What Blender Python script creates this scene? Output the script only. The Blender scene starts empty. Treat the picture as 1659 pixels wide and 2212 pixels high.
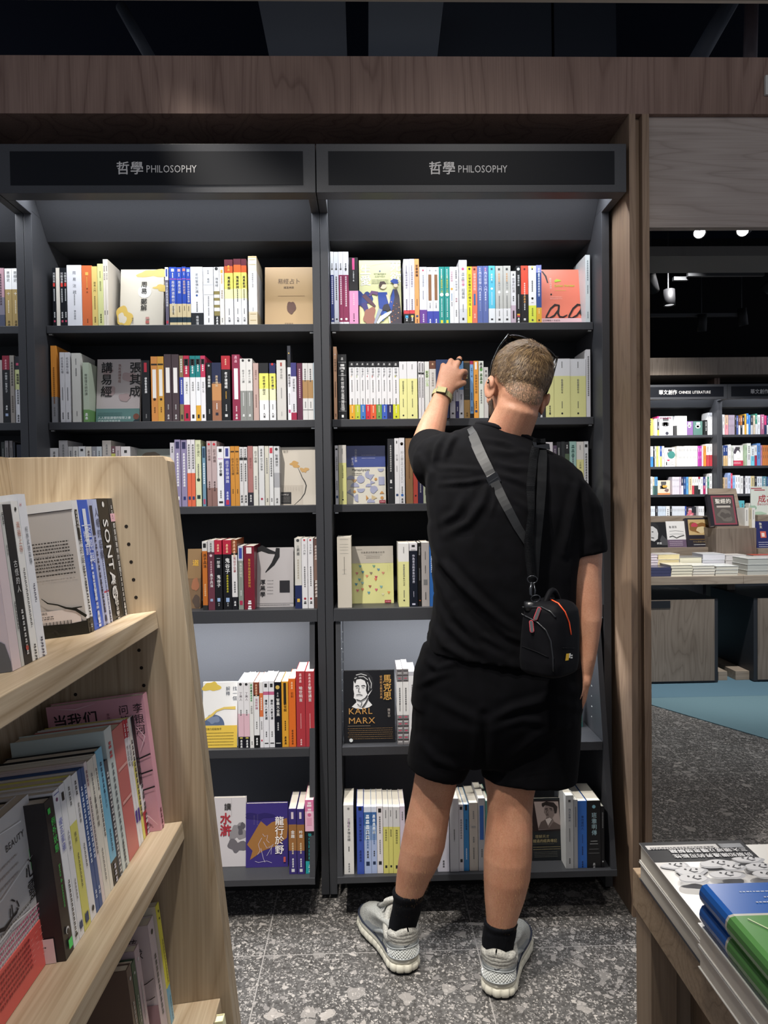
import bpy, bmesh, math, random
import numpy as np
from mathutils import Vector, Matrix, noise
random.seed(7)
C = bpy.context.scene.collection
SC = bpy.context.scene
PI = math.pi

# ------------------------------------------------------------------ camera
FPX = 1540.0
PITCH, YAW, ROLL = math.radians(1.32), math.radians(1.50), math.radians(0.75)
EYE = Vector((0, 0, 1.40))
_f = Vector((math.sin(YAW)*math.cos(PITCH), math.cos(YAW)*math.cos(PITCH), -math.sin(PITCH)))
_r0 = Vector((math.cos(YAW), -math.sin(YAW), 0)); _d0 = _f.cross(_r0)
_r = math.cos(ROLL)*_r0 + math.sin(ROLL)*_d0
_d = -math.sin(ROLL)*_r0 + math.cos(ROLL)*_d0
cam = bpy.data.cameras.new('camera'); co = bpy.data.objects.new('camera', cam); C.objects.link(co)
co.matrix_world = Matrix(((_r.x, -_d.x, -_f.x, EYE.x), (_r.y, -_d.y, -_f.y, EYE.y), (_r.z, -_d.z, -_f.z, EYE.z), (0, 0, 0, 1)))
cam.sensor_fit = 'VERTICAL'; cam.sensor_height = 36.0; cam.lens = 36.0*FPX/2212
cam.clip_start = 0.02
SC.camera = co
def ray(u, v): return _r*((u-829.5)/FPX) + _d*((v-1106)/FPX) + _f
def onY(u, v, y): d = ray(u, v); return EYE + d*(y/d.y)
def onZ(u, v, z): d = ray(u, v); return EYE + d*((z-EYE.z)/d.z)
def onX(u, v, x): d = ray(u, v); return EYE + d*(x/d.x)

# ------------------------------------------------------------------ view, world, lights
SC.view_settings.view_transform = 'Standard'; SC.view_settings.look = 'None'
SC.view_settings.exposure = 0.0; SC.view_settings.gamma = 1.0; SC.view_settings.use_curve_mapping = False
SC.cycles.max_bounces = 6; SC.cycles.diffuse_bounces = 3; SC.cycles.glossy_bounces = 3
SC.cycles.sample_clamp_indirect = 4.0
w = bpy.data.worlds.new('room_ambient'); SC.world = w; w.use_nodes = True
w.node_tree.nodes['Background'].inputs[0].default_value = (0.80, 0.86, 1.0, 1); w.node_tree.nodes['Background'].inputs[1].default_value = 0.5

def aim(o, tgt):
    d = Vector(tgt) - o.location
    o.rotation_euler = d.to_track_quat('-Z', 'Y').to_euler()
def spot(name, loc, tgt, power, size=60, blend=.5, rad=.04, col=(1, .95, .88)):
    l = bpy.data.lights.new(name, 'SPOT'); l.energy = power; l.spot_size = math.radians(size); l.spot_blend = blend
    l.shadow_soft_size = rad; l.color = col
    o = bpy.data.objects.new(name, l); C.objects.link(o); o.location = loc; aim(o, tgt); return o
def area(name, loc, tgt, power, sx, sy, col=(.93, .96, 1)):
    l = bpy.data.lights.new(name, 'AREA'); l.shape = 'RECTANGLE'; l.size = sx; l.size_y = sy; l.energy = power; l.color = col
    o = bpy.data.objects.new(name, l); C.objects.link(o); o.location = loc; aim(o, tgt); return o
# spots of the ceiling track above and behind the camera
spot('spot_key', (-0.75, 0.75, 3.55), (0.0, 2.25, .85), 320, 50, .7, .05)
spot('spot_cross', (0.55, 0.9, 3.55), (0.2, 2.4, 1.1), 42, 60, .7, .05)
spot('spot_oak', (0.05, 0.62, 3.4), (-0.45, 1.05, 0.9), 170, 50, .7, .04)
spot('spot_table', (0.95, 0.55, 3.4), (0.75, 0.95, 0.8), 150, 46, .7, .04)
spot('spot_floor', (-0.15, 1.2, 3.5), (0.1, 1.9, 0.0), 190, 42, .8, .05)
for bx in (-1.637, -0.639, 0.355):                      # LED strips in the bookcase canopies and under the fixed shelves
    area('led_canopy', (bx, 2.385, 2.43), (bx, 2.45, 1.5), 4.8, .93, .015)
    area('led_lower', (bx, 2.482, 0.990), (bx, 2.52, 0.5), 5.0, .84, .012)
spot('spot_beam', (.4, -1.2, 3.3), (.5, 2.3, 2.72), 58, 75, 1.0, .2)
spot('spot_graze', (-1.0, 2.06, 3.3), (.864, 2.36, .40), 300, 22, .7, .05)
spot('spot_back', (2.5, 5.4, 3.35), (.50, .97, .84), 45, 22, .7, .06)
# spots over the far aisle
spot('spot_far', (2.6, 5.6, 3.4), (2.9, 7.4, 1.3), 650, 70, .7, .05, (1, .98, .95))
spot('spot_far_table', (2.1, 4.0, 3.4), (2.6, 5.4, 0.8), 330, 60, .7, .05, (1, .97, .93))
spot('spot_far_floor', (1.9, 3.2, 3.4), (1.9, 3.4, 0), 90, 60, .8, .05)
spot('spot_carpet', (2.6, 4.0, 3.4), (2.3, 4.55, 0), 160, 50, .8, .05, (.9, .97, 1))

# ------------------------------------------------------------------ materials
def lin(h):
    if isinstance(h, (tuple, list)): return tuple(h)[:3]
    if len(h) == 3: h = ''.join(c+c for c in h)
    v = [int(h[i:i+2], 16)/255 for i in (0, 2, 4)]
    return tuple(x/12.92 if x <= .04045 else ((x+.055)/1.055)**2.4 for x in v)
MATS = {}
def M(h, rough=.5, spec=.4, metal=0.0, emit=0.0, coat=0.0):
    k = (h, rough, spec, metal, emit, coat)
    if k in MATS: return MATS[k]
    m = bpy.data.materials.new('m_%s' % (h if isinstance(h, str) else 'rgb')); m.use_nodes = True
    b = m.node_tree.nodes['Principled BSDF']; c = lin(h)
    b.inputs['Base Color'].default_value = (*c, 1); b.inputs['Roughness'].default_value = rough
    b.inputs['Specular IOR Level'].default_value = spec; b.inputs['Metallic'].default_value = metal
    if coat: b.inputs['Coat Weight'].default_value = coat; b.inputs['Coat Roughness'].default_value = .12
    if emit: b.inputs['Emission Color'].default_value = (*c, 1); b.inputs['Emission Strength'].default_value = emit
    m.diffuse_color = (*c, 1)
    MATS[k] = m; return m
class NT:
    def __init__(s, name):
        s.m = bpy.data.materials.new(name); s.m.use_nodes = True; s.t = s.m.node_tree; s.b = s.t.nodes['Principled BSDF']
    def n(s, typ, **kw):
        nd = s.t.nodes.new(typ)
        for k, v in kw.items():
            if k in nd.inputs.keys() if isinstance(k, str) else False: nd.inputs[k].default_value = v
            else: setattr(nd, k, v)
        return nd
    def l(s, a, b): s.t.links.new(a, b)
    def ramp(s, fac, stops, interp='LINEAR'):
        r = s.t.nodes.new('ShaderNodeValToRGB'); r.color_ramp.interpolation = interp
        e = r.color_ramp.elements
        while len(e) < len(stops): e.new(.5)
        for i, (p, c) in enumerate(stops): e[i].position = p; e[i].color = (*lin(c), 1)
        s.l(fac, r.inputs[0]); return r.outputs[0]
    def mapped(s, scale=(1, 1, 1), loc=(0, 0, 0), rot=(0, 0, 0), src='Object'):
        tc = s.t.nodes.new('ShaderNodeTexCoord'); mp = s.t.nodes.new('ShaderNodeMapping')
        mp.inputs['Scale'].default_value = scale; mp.inputs['Location'].default_value = loc; mp.inputs['Rotation'].default_value = rot
        s.l(tc.outputs[src], mp.inputs[0]); return mp.outputs[0]
    def mul(s, c1, c2, f=1.0, mode='MULTIPLY'):
        x = s.t.nodes.new('ShaderNodeMix'); x.data_type = 'RGBA'; x.blend_type = mode
        if isinstance(f, float): x.inputs[0].default_value = f
        else: s.l(f, x.inputs[0])
        s.l(c1, x.inputs[6])
        if isinstance(c2, tuple): x.inputs[7].default_value = (*c2, 1)
        else: s.l(c2, x.inputs[7])
        return x.outputs[2]
    def bump(s, h, strength=.2, dist=.002):
        b = s.t.nodes.new('ShaderNodeBump'); b.inputs['Strength'].default_value = strength; b.inputs['Distance'].default_value = dist
        s.l(h, b.inputs['Height']); s.l(b.outputs[0], s.b.inputs['Normal'])
def wood(name, dark, mid, light, axis='z', rough=.5, ring=1.0, contrast=1.0, seed=0.0):
    """long grain along one axis: cathedral rings from a stretched, warped distance field plus fine pores"""
    t = NT(name)
    g = {'x': (.55, 5, 5), 'y': (5, .55, 5), 'z': (5, 5, .55)}[axis]
    v = t.mapped(tuple(a*ring for a in g), (seed, seed*1.7, seed*.6))
    nz = t.n('ShaderNodeTexNoise'); nz.inputs['Scale'].default_value = 1.0; nz.inputs['Detail'].default_value = 2.5; nz.inputs['Distortion'].default_value = .5
    t.l(v, nz.inputs['Vector'])
    mm = t.n('ShaderNodeMath', operation='MULTIPLY'); mm.inputs[1].default_value = 17.0; t.l(nz.outputs[0], mm.inputs[0])
    fr = t.n('ShaderNodeMath', operation='FRACT'); t.l(mm.outputs[0], fr.inputs[0])
    col = t.ramp(fr.outputs[0], [(0, mid), (.45, light), (.8, mid), (.93, dark), (1, mid)])
    f2 = {'x': (4, 260, 260), 'y': (260, 4, 260), 'z': (260, 260, 4)}[axis]
    n2 = t.n('ShaderNodeTexNoise'); n2.inputs['Scale'].default_value = 1.0; n2.inputs['Detail'].default_value = 1.0
    t.l(t.mapped(f2), n2.inputs['Vector'])
    pores = t.ramp(n2.outputs[0], [(.32, dark), (.5, mid), (.7, light)])
    c = t.mul(col, pores, .38, 'MIX')
    n3 = t.n('ShaderNodeTexNoise'); n3.inputs['Scale'].default_value = 2.2; t.l(t.mapped((1, 1, 1), (seed, 0, 3)), n3.inputs['Vector'])
    c = t.mul(c, t.ramp(n3.outputs[0], [(.3, 'd8d4d0'), (.7, 'ffffff')]), .7)
    t.l(c, t.b.inputs['Base Color']); t.b.inputs['Roughness'].default_value = rough; t.b.inputs['Specular IOR Level'].default_value = .3
    t.bump(n2.outputs[0], .12, .001)
    return t.m
W_BEAM = wood('wood_beam', '654e45', '7f685e', '8c7469', 'z', .55, .6, seed=1.3)
W_POST = wood('wood_post', '7a6558', '89735f', '957f6c', 'z', .55, 1.4, seed=5.1)
W_PALE = wood('wood_pale', '8d817a', 'a0948d', 'aa9f98', 'x', .55, .8, seed=2.4)
W_OAK = wood('wood_oak', '96836a', 'a8967d', 'bcab92', 'z', .45, 1.1, seed=4.2)
W_OAKY = wood('wood_oak_shelf', 'a28e70', 'b7a287', 'cdbca2', 'y', .45, 1.1, seed=8.8)
W_TABLE = wood('wood_table', '7d6a58', '95816c', 'a18d78', 'z', .5, 1.3, seed=6.2)
W_TABX = wood('wood_table_x', '8a765f', 'a79178', 'b39d84', 'x', .5, 1.3, seed=3.2)
W_FAR = wood('wood_far', '6d6156', '7f7368', '8b7f73', 'z', .5, 1.0, seed=9.2)
W_FARX = wood('wood_far_x', '85776a', '9d8f80', 'aa9c8c', 'x', .5, 1.0, seed=2.9)
def grained(name, c1, c2, rough=.5, scale=600, spec=.3, bump=.0):
    t = NT(name); n = t.n('ShaderNodeTexNoise'); n.inputs['Scale'].default_value = scale; n.inputs['Detail'].default_value = 2
    t.l(t.mapped(), n.inputs['Vector'])
    t.l(t.ramp(n.outputs[0], [(.3, c1), (.7, c2)]), t.b.inputs['Base Color'])
    t.b.inputs['Roughness'].default_value = rough; t.b.inputs['Specular IOR Level'].default_value = spec
    if bump: t.bump(n.outputs[0], bump, .001)
    return t.m
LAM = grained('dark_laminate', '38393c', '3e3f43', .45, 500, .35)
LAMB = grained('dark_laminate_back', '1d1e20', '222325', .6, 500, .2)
SIGNM = M('060911', .55, .2)
def terrazzo():
    t = NT('terrazzo_tiles'); v = t.mapped()
    nz = t.n('ShaderNodeTexNoise'); nz.inputs['Scale'].default_value = 6; nz.inputs['Detail'].default_value = 4; t.l(v, nz.inputs['Vector'])
    col = t.ramp(nz.outputs[0], [(.3, '585654'), (.7, '6a6866')])
    n4 = t.n('ShaderNodeTexNoise'); n4.inputs['Scale'].default_value = 90; n4.inputs['Detail'].default_value = 3; t.l(v, n4.inputs['Vector'])
    col = t.mul(col, t.ramp(n4.outputs[0], [(.35, 'b0aeac'), (.65, 'ffffff')]), 1.0)
    for sc, thr, c0, c1, warp in ((24, .88, '7a7774', 'a39d97', .5), (52, .78, '757270', 'aea8a2', .6), (105, .74, '7c7976', 'b6b0aa', .7), (220, .72, '84817e', 'bab4ae', .8)):
        wn = t.n('ShaderNodeTexNoise'); wn.inputs['Scale'].default_value = sc*1.1; wn.inputs['Detail'].default_value = 1; t.l(v, wn.inputs['Vector'])
        ad = t.n('ShaderNodeVectorMath', operation='MULTIPLY_ADD'); t.l(wn.outputs[1], ad.inputs[0])
        ad.inputs[1].default_value = (warp/sc,)*3; t.l(v, ad.inputs[2])
        vo = t.n('ShaderNodeTexVoronoi'); vo.inputs['Scale'].default_value = sc; t.l(ad.outputs[0], vo.inputs['Vector'])
        ve = t.n('ShaderNodeTexVoronoi', feature='DISTANCE_TO_EDGE'); ve.inputs['Scale'].default_value = sc; t.l(ad.outputs[0], ve.inputs['Vector'])
        sp = t.n('ShaderNodeSeparateColor'); t.l(vo.outputs['Color'], sp.inputs[0])
        # chip size varies per cell
        mm = t.n('ShaderNodeMath', operation='MULTIPLY_ADD'); t.l(sp.outputs[0], mm.inputs[0]); mm.inputs[1].default_value = .22; mm.inputs[2].default_value = .05
        lt = t.n('ShaderNodeMath', operation='GREATER_THAN'); t.l(ve.outputs['Distance'], lt.inputs[0]); t.l(mm.outputs[0], lt.inputs[1])
        gt = t.n('ShaderNodeMath', operation='GREATER_THAN'); t.l(sp.outputs[1], gt.inputs[0]); gt.inputs[1].default_value = thr
        an = t.n('ShaderNodeMath', operation='MULTIPLY'); t.l(lt.outputs[0], an.inputs[0]); t.l(gt.outputs[0], an.inputs[1])
        col = t.mul(col, t.ramp(sp.outputs[2], [(.1, c0), (.9, c1)]), an.outputs[0], 'MIX')
    # grout lines of the square tiles
    sx = t.n('ShaderNodeSeparateXYZ'); t.l(v, sx.inputs[0])
    ms = []
    for ax, off in ((0, -.325), (1, 2.158)):
        a = t.n('ShaderNodeMath', operation='SUBTRACT'); t.l(sx.outputs[ax], a.inputs[0]); a.inputs[1].default_value = off-.655*40-.0016
        b = t.n('ShaderNodeMath', operation='MODULO'); t.l(a.outputs[0], b.inputs[0]); b.inputs[1].default_value = .655
        c = t.n('ShaderNodeMath', operation='GREATER_THAN'); t.l(b.outputs[0], c.inputs[0]); c.inputs[1].default_value = .655-.0032; ms.append(c)
    mx = t.n('ShaderNodeMath', operation='MAXIMUM'); t.l(ms[0].outputs[0], mx.inputs[0]); t.l(ms[1].outputs[0], mx.inputs[1])
    col = t.mul(col, lin('9c9894'), mx.outputs[0], 'MIX')
    t.l(col, t.b.inputs['Base Color']); t.b.inputs['Roughness'].default_value = .42; t.b.inputs['Specular IOR Level'].default_value = .35
    return t.m

# ------------------------------------------------------------------ mesh builder
class MB:
    def __init__(s): s.v = []; s.f = []; s.mi = []; s.mats = []; s.sm = []
    def m(s, mat):
        if mat not in s.mats: s.mats.append(mat)
        return s.mats.index(mat)
    def add(s, vs, fs, mat, smooth=False):
        b = len(s.v); s.v.extend(tuple(p) for p in vs); i = s.m(mat)
        for f in fs: s.f.append(tuple(b+k for k in f)); s.mi.append(i); s.sm.append(smooth)
    def box(s, x0, x1, y0, y1, z0, z1, mat, X=None):
        vs = [Vector(p) for p in ((x0, y0, z0), (x1, y0, z0), (x1, y1, z0), (x0, y1, z0), (x0, y0, z1), (x1, y0, z1), (x1, y1, z1), (x0, y1, z1))]
        if X: vs = [X @ p for p in vs]
        s.add(vs, [(3, 2, 1, 0), (4, 5, 6, 7), (0, 1, 5, 4), (1, 2, 6, 5), (2, 3, 7, 6), (3, 0, 4, 7)], mat)
    def prism(s, poly, d, mat, cap=True, X=None):
        """extrude a planar 3D polygon by vector d"""
        n = len(poly); d = Vector(d); a = [Vector(p) for p in poly]; b = [p+d for p in a]
        vs = a+b
        if X: vs = [X @ p for p in vs]
        fs = [(i, (i+1) % n, n+(i+1) % n, n+i) for i in range(n)]
        if cap: fs += [tuple(range(n))[::-1], tuple(range(n, 2*n))]
        s.add(vs, fs, mat)
    def tube(s, pts, rad, mat, n=8, smooth=True, cap=True, flat=None):
        pts = [Vector(p) for p in pts]; rs = rad if isinstance(rad, (list, tuple)) else [rad]*len(pts)
        vs = []; up = None
        for i, p in enumerate(pts):
            t = (pts[min(i+1, len(pts)-1)]-pts[max(i-1, 0)]).normalized()
            if up is None: up = t.orthogonal().normalized()
            a = (up - t*up.dot(t)); a = a.normalized() if a.length > 1e-6 else t.orthogonal().normalized(); up = a; bb = t.cross(a)
            for k in range(n):
                th = 2*PI*k/n; vs.append(p + (a*math.cos(th)+bb*math.sin(th))*rs[i])
        fs = []
        for i in range(len(pts)-1):
            for k in range(n): fs.append((i*n+k, i*n+(k+1) % n, (i+1)*n+(k+1) % n, (i+1)*n+k))
        if cap: fs += [tuple(range(n))[::-1], tuple(range((len(pts)-1)*n, len(pts)*n))]
        s.add(vs, fs, mat, smooth)
    def loft(s, rings, mat, smooth=True, cap=True):
        n = len(rings[0]); vs = [p for r in rings for p in r]; fs = []
        for i in range(len(rings)-1):
            for k in range(n): fs.append((i*n+k, i*n+(k+1) % n, (i+1)*n+(k+1) % n, (i+1)*n+k))
        if cap: fs += [tuple(range(n))[::-1], tuple(range((len(rings)-1)*n, len(rings)*n))]
        s.add(vs, fs, mat, smooth)
    def ball(s, c, r, mat, nu=14, nv=10, X=None):
        r = r if isinstance(r, (tuple, list)) else (r, r, r); c = Vector(c); vs = []
        for j in range(nv+1):
            ph = PI*j/nv
            for i in range(nu):
                th = 2*PI*i/nu; q = Vector((r[0]*math.sin(ph)*math.cos(th), r[1]*math.sin(ph)*math.sin(th), r[2]*math.cos(ph)))
                vs.append(c+(X @ q if X else q))
        fs = [(j*nu+i, (j+1)*nu+i, (j+1)*nu+(i+1) % nu, j*nu+(i+1) % nu) for j in range(nv) for i in range(nu)]
        s.add(vs, fs, mat, True)
    def build(s, name, parent=None, bev=0, org=None):
        me = bpy.data.meshes.new(name); 
        o = bpy.data.objects.new(name, me); C.objects.link(o)
        off = Vector((0, 0, 0))
        if parent is not None:
            o.parent = parent; p = parent
            while p is not None:
                if p.get('_rot'): break
                off += p.location; p = p.parent
        elif org is not None: off = Vector(org); o.location = off
        me.from_pydata([(a[0]-off.x, a[1]-off.y, a[2]-off.z) for a in s.v], [], s.f)
        for mt in s.mats: me.materials.append(mt)
        me.polygons.foreach_set('material_index', s.mi); me.polygons.foreach_set('use_smooth', s.sm)
        me.validate(); me.update()
        if bev:
            md = o.modifiers.new('bevel', 'BEVEL'); md.width = bev; md.segments = 2; md.limit_method = 'ANGLE'; md.angle_limit = .6
        return o
def tag(o, label=None, cat=None, group=None, kind=None):
    if label: o['label'] = label
    if cat: o['category'] = cat
    if group: o['group'] = group
    if kind: o['kind'] = kind
    return o
def empty(name, loc, label=None, cat=None, group=None):
    o = bpy.data.objects.new(name, None); C.objects.link(o); o.location = loc; o.empty_display_size = .05
    return tag(o, label, cat, group)
def struct(name, mb, **k):
    o = mb.build(name, **k); o['kind'] = 'structure'; return o

# ------------------------------------------------------------------ lettering (flat glyph outlines set on a surface)
_cu = bpy.data.curves.new('glyph_source', 'FONT'); _cu.resolution_u = 2; _go = bpy.data.objects.new('glyph_source', _cu); C.objects.link(_go)
_GL = {}
def glyph(ch, bold=0):
    k = (ch, bold)
    if k in _GL: return _GL[k]
    if bold:                                            # heavier: the plain outline laid down four times, slightly shifted
        v0, f0, wd = glyph(ch, 0); e = .014*bold; vs = []; fs = []
        for dx, dy, dz in ((-e, 0, 0), (e, 0, .00008), (0, e, .00016), (0, -e, .00024)):
            n = len(vs); vs += [(x+dx, y+dy, dz) for x, y, _z in v0]; fs += [tuple(n+i for i in f) for f in f0]
        _GL[k] = (vs, fs, wd+e)
    else:
        _cu.body = ch
        dg = bpy.context.evaluated_depsgraph_get(); dg.update()
        me = bpy.data.meshes.new_from_object(_go.evaluated_get(dg))
        vs = [(v.co.x, v.co.y, 0.0) for v in me.vertices]; fs = [tuple(p.vertices) for p in me.polygons]
        _GL[k] = (vs, fs, max([v[0] for v in vs], default=.3)+.06); bpy.data.meshes.remove(me)
    return _GL[k]
def put(mb, ch, o, rt, up, size, mat, bold=0, sx=1.0):
    vs, fs, wd = glyph(ch, bold)
    nr = rt.cross(up); mb.add([o+rt*(x*size*sx)+up*(y*size)+nr*z for x, y, z in vs], fs, mat)
    return wd*size*sx
def htext(mb, s, o, rt, up, size, mat, bold=0, center=False, sx=1.0, sp=0.0):
    ws = [(glyph(c, bold)[2]*sx+sp if c != ' ' else .35) for c in s]
    p = Vector(o)
    if center: p = p - rt*(sum(ws)*size/2)
    for c, wv in zip(s, ws):
        if c != ' ': put(mb, c, p, rt, up, size, mat, bold, sx)
        p = p + rt*(wv*size)
    return sum(ws)*size
def vtext(mb, s, o, rt, up, size, mat, bold=0, gap=1.08, sx=1.0):
    """one column, top centre at o, running down"""
    p = Vector(o)
    for c in s:
        if c != ' ': put(mb, c, p - rt*(.44*size*sx) - up*(.84*size), rt, up, size, mat, bold, sx)
        p = p - up*(size*gap*(1 if c != ' ' else .6))
    return p

def finish_glyphs():
    bpy.data.objects.remove(_go); bpy.data.curves.remove(_cu)
# ------------------------------------------------------------------ the setting
DARK = M('0a0a0d', .8, .1); VOID = M('10141f', .7, .2); VOIDG = M('474b54', .7, .2)
b = MB(); b.box(-4, 6, -2.5, 9.2, -.06, 0, terrazzo()); struct('floor', b)
b = MB(); b.box(-4, 6, -2.5, 9.2, 4.3, 4.36, M('0a101e', .9, .1)); struct('ceiling', b)
b = MB(); b.box(-4, .93, 2.80, 2.86, 0, 2.80, M('141416', .8, .1)); struct('wall_back', b)
b = MB(); b.box(-4, 6, 8.15, 8.25, 0, 4.3, M('08080a', .9, .1)); struct('wall_far', b)
# dark teal floor covering of the far aisle, with one seam
b = MB(); TEAL = grained('teal_carpet', '5c757d', '68828a', .8, 900, .15)
e1, e2 = onZ(1408, 1524, 0), onZ(1659, 1598, 0); sv = onZ(1500, 1507, 0).y
def edge_x(y): return e1.x+(e2.x-e1.x)*(y-e1.y)/(e2.y-e1.y)
b.prism([(edge_x(sv-.002), sv-.002, .001), (edge_x(3.4), 3.4, .001), (5.4, 3.4, .001), (5.4, sv-.002, .001)], (0, 0, .004), TEAL)
b.prism([(edge_x(8.1), 8.1, .001), (edge_x(sv), sv, .001), (5.4, sv, .001), (5.4, 8.1, .001)], (0, 0, .004), M('577280', .8, .1))
tag(b.build('carpet', org=(2.5, 5, 0)), 'teal carpet on the dark stone floor in front of the far display table', 'carpet')

# wooden portal: beam across the top and double post on the right
FY = 2.296
b = MB(); b.box(-4, 3.2, FY, 2.80, 2.615, 2.795, W_BEAM); struct('trim_1', b)
b = MB()
b.box(.8636, .8842, FY, 2.80, 0, 2.615, W_POST); b.box(.8842, .9060, FY+.028, 2.80, 0, 2.613, W_POST); b.box(.9060, .9286, FY, 2.80, 0, 2.615, W_POST)
struct('trim_2', b)
b = MB(); q = onY(1500, 491, 2.315); b.box(.9290, 3.2, 2.315, 2.345, q.z, 2.6145, W_PALE); struct('trim_3', b)
b = MB(); b.box(-4, 6, 2.2, 3.17, 3.575, 3.60, M('8a8078', .7, .2)); b.box(-4, 6, 3.171, 3.19, 3.575, 3.66, M('c4b09c', .6, .2)); struct('trim_4', b)
# wall-mounted label holder at the right end of the beam
b = MB(); q = onY(1650, 166, FY); q2 = onY(1668, 208, FY); b.box(q.x, q2.x, FY-.012, FY, q2.z, q.z, M('b9b7b3', .3)); tag(b.build('label_holder', org=(q.x, FY, q2.z), bev=.002), 'small pale label holder fixed to the wooden beam at the frame edge', 'label')
# ducts and pipes in the dark ceiling void above the beam
def voidpoly(uvs, y, dep, mat): 
    b = MB(); b.prism([onY(u, v, y) for u, v in uvs], (0, dep, 0), mat); return b
for uvs, y, nm, lab, mt in (([(545, -61), (744, -61), (750, 130), (583, 130)], 3.9, 'air_duct', 'grey slanted air duct above the wooden beam, over the middle bookcase', '565a62'),
                        ([(796, -12), (960, -12), (944, 130), (796, 130)], 3.8, 'air_duct', 'grey air duct above the wooden beam, over the gap of the two signs', '5b6068'),
                        ([(962, -30), (1190, -30), (1192, 132), (945, 132)], 4.02, 'air_duct', 'dark flat duct panel above the beam, over the man', '20252f'),
                        ([(1196, -30), (1330, -30), (1332, 132), (1198, 132)], 4.02, 'air_duct', 'dark flat duct panel above the right wooden post', '1d222c')):
    o = voidpoly(uvs, y, .25, M(mt, .6, .3)).build(nm, org=onY(*uvs[0], y)); tag(o, lab, 'duct')
b = MB(); b.tube([onY(262, 15, 3.85), onY(330, 135, 3.75)], .03, M('2c3038', .6), 10); tag(b.build('ceiling_pipe', org=onY(262, 15, 3.85)), 'thin dark pipe in the ceiling void, over the middle bookcase', 'pipe')
b = MB(); b.tube([onY(1580, 0, 3.85), onY(1500, 140, 3.75)], .045, M('343841', .6), 10); tag(b.build('ceiling_pipe', org=onY(1580, 0, 3.85)), 'slanted thick pipe in the ceiling void at the far right of the beam', 'pipe')
b = MB(); b.tube([onY(1624, -10, 3.7), onY(1620, 132, 3.6)], .033, M('3c3236', .6), 10); tag(b.build('ceiling_pipe', org=onY(1624, 0, 3.7)), 'reddish upright pipe in the ceiling void at the far right of the beam', 'pipe')

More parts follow.
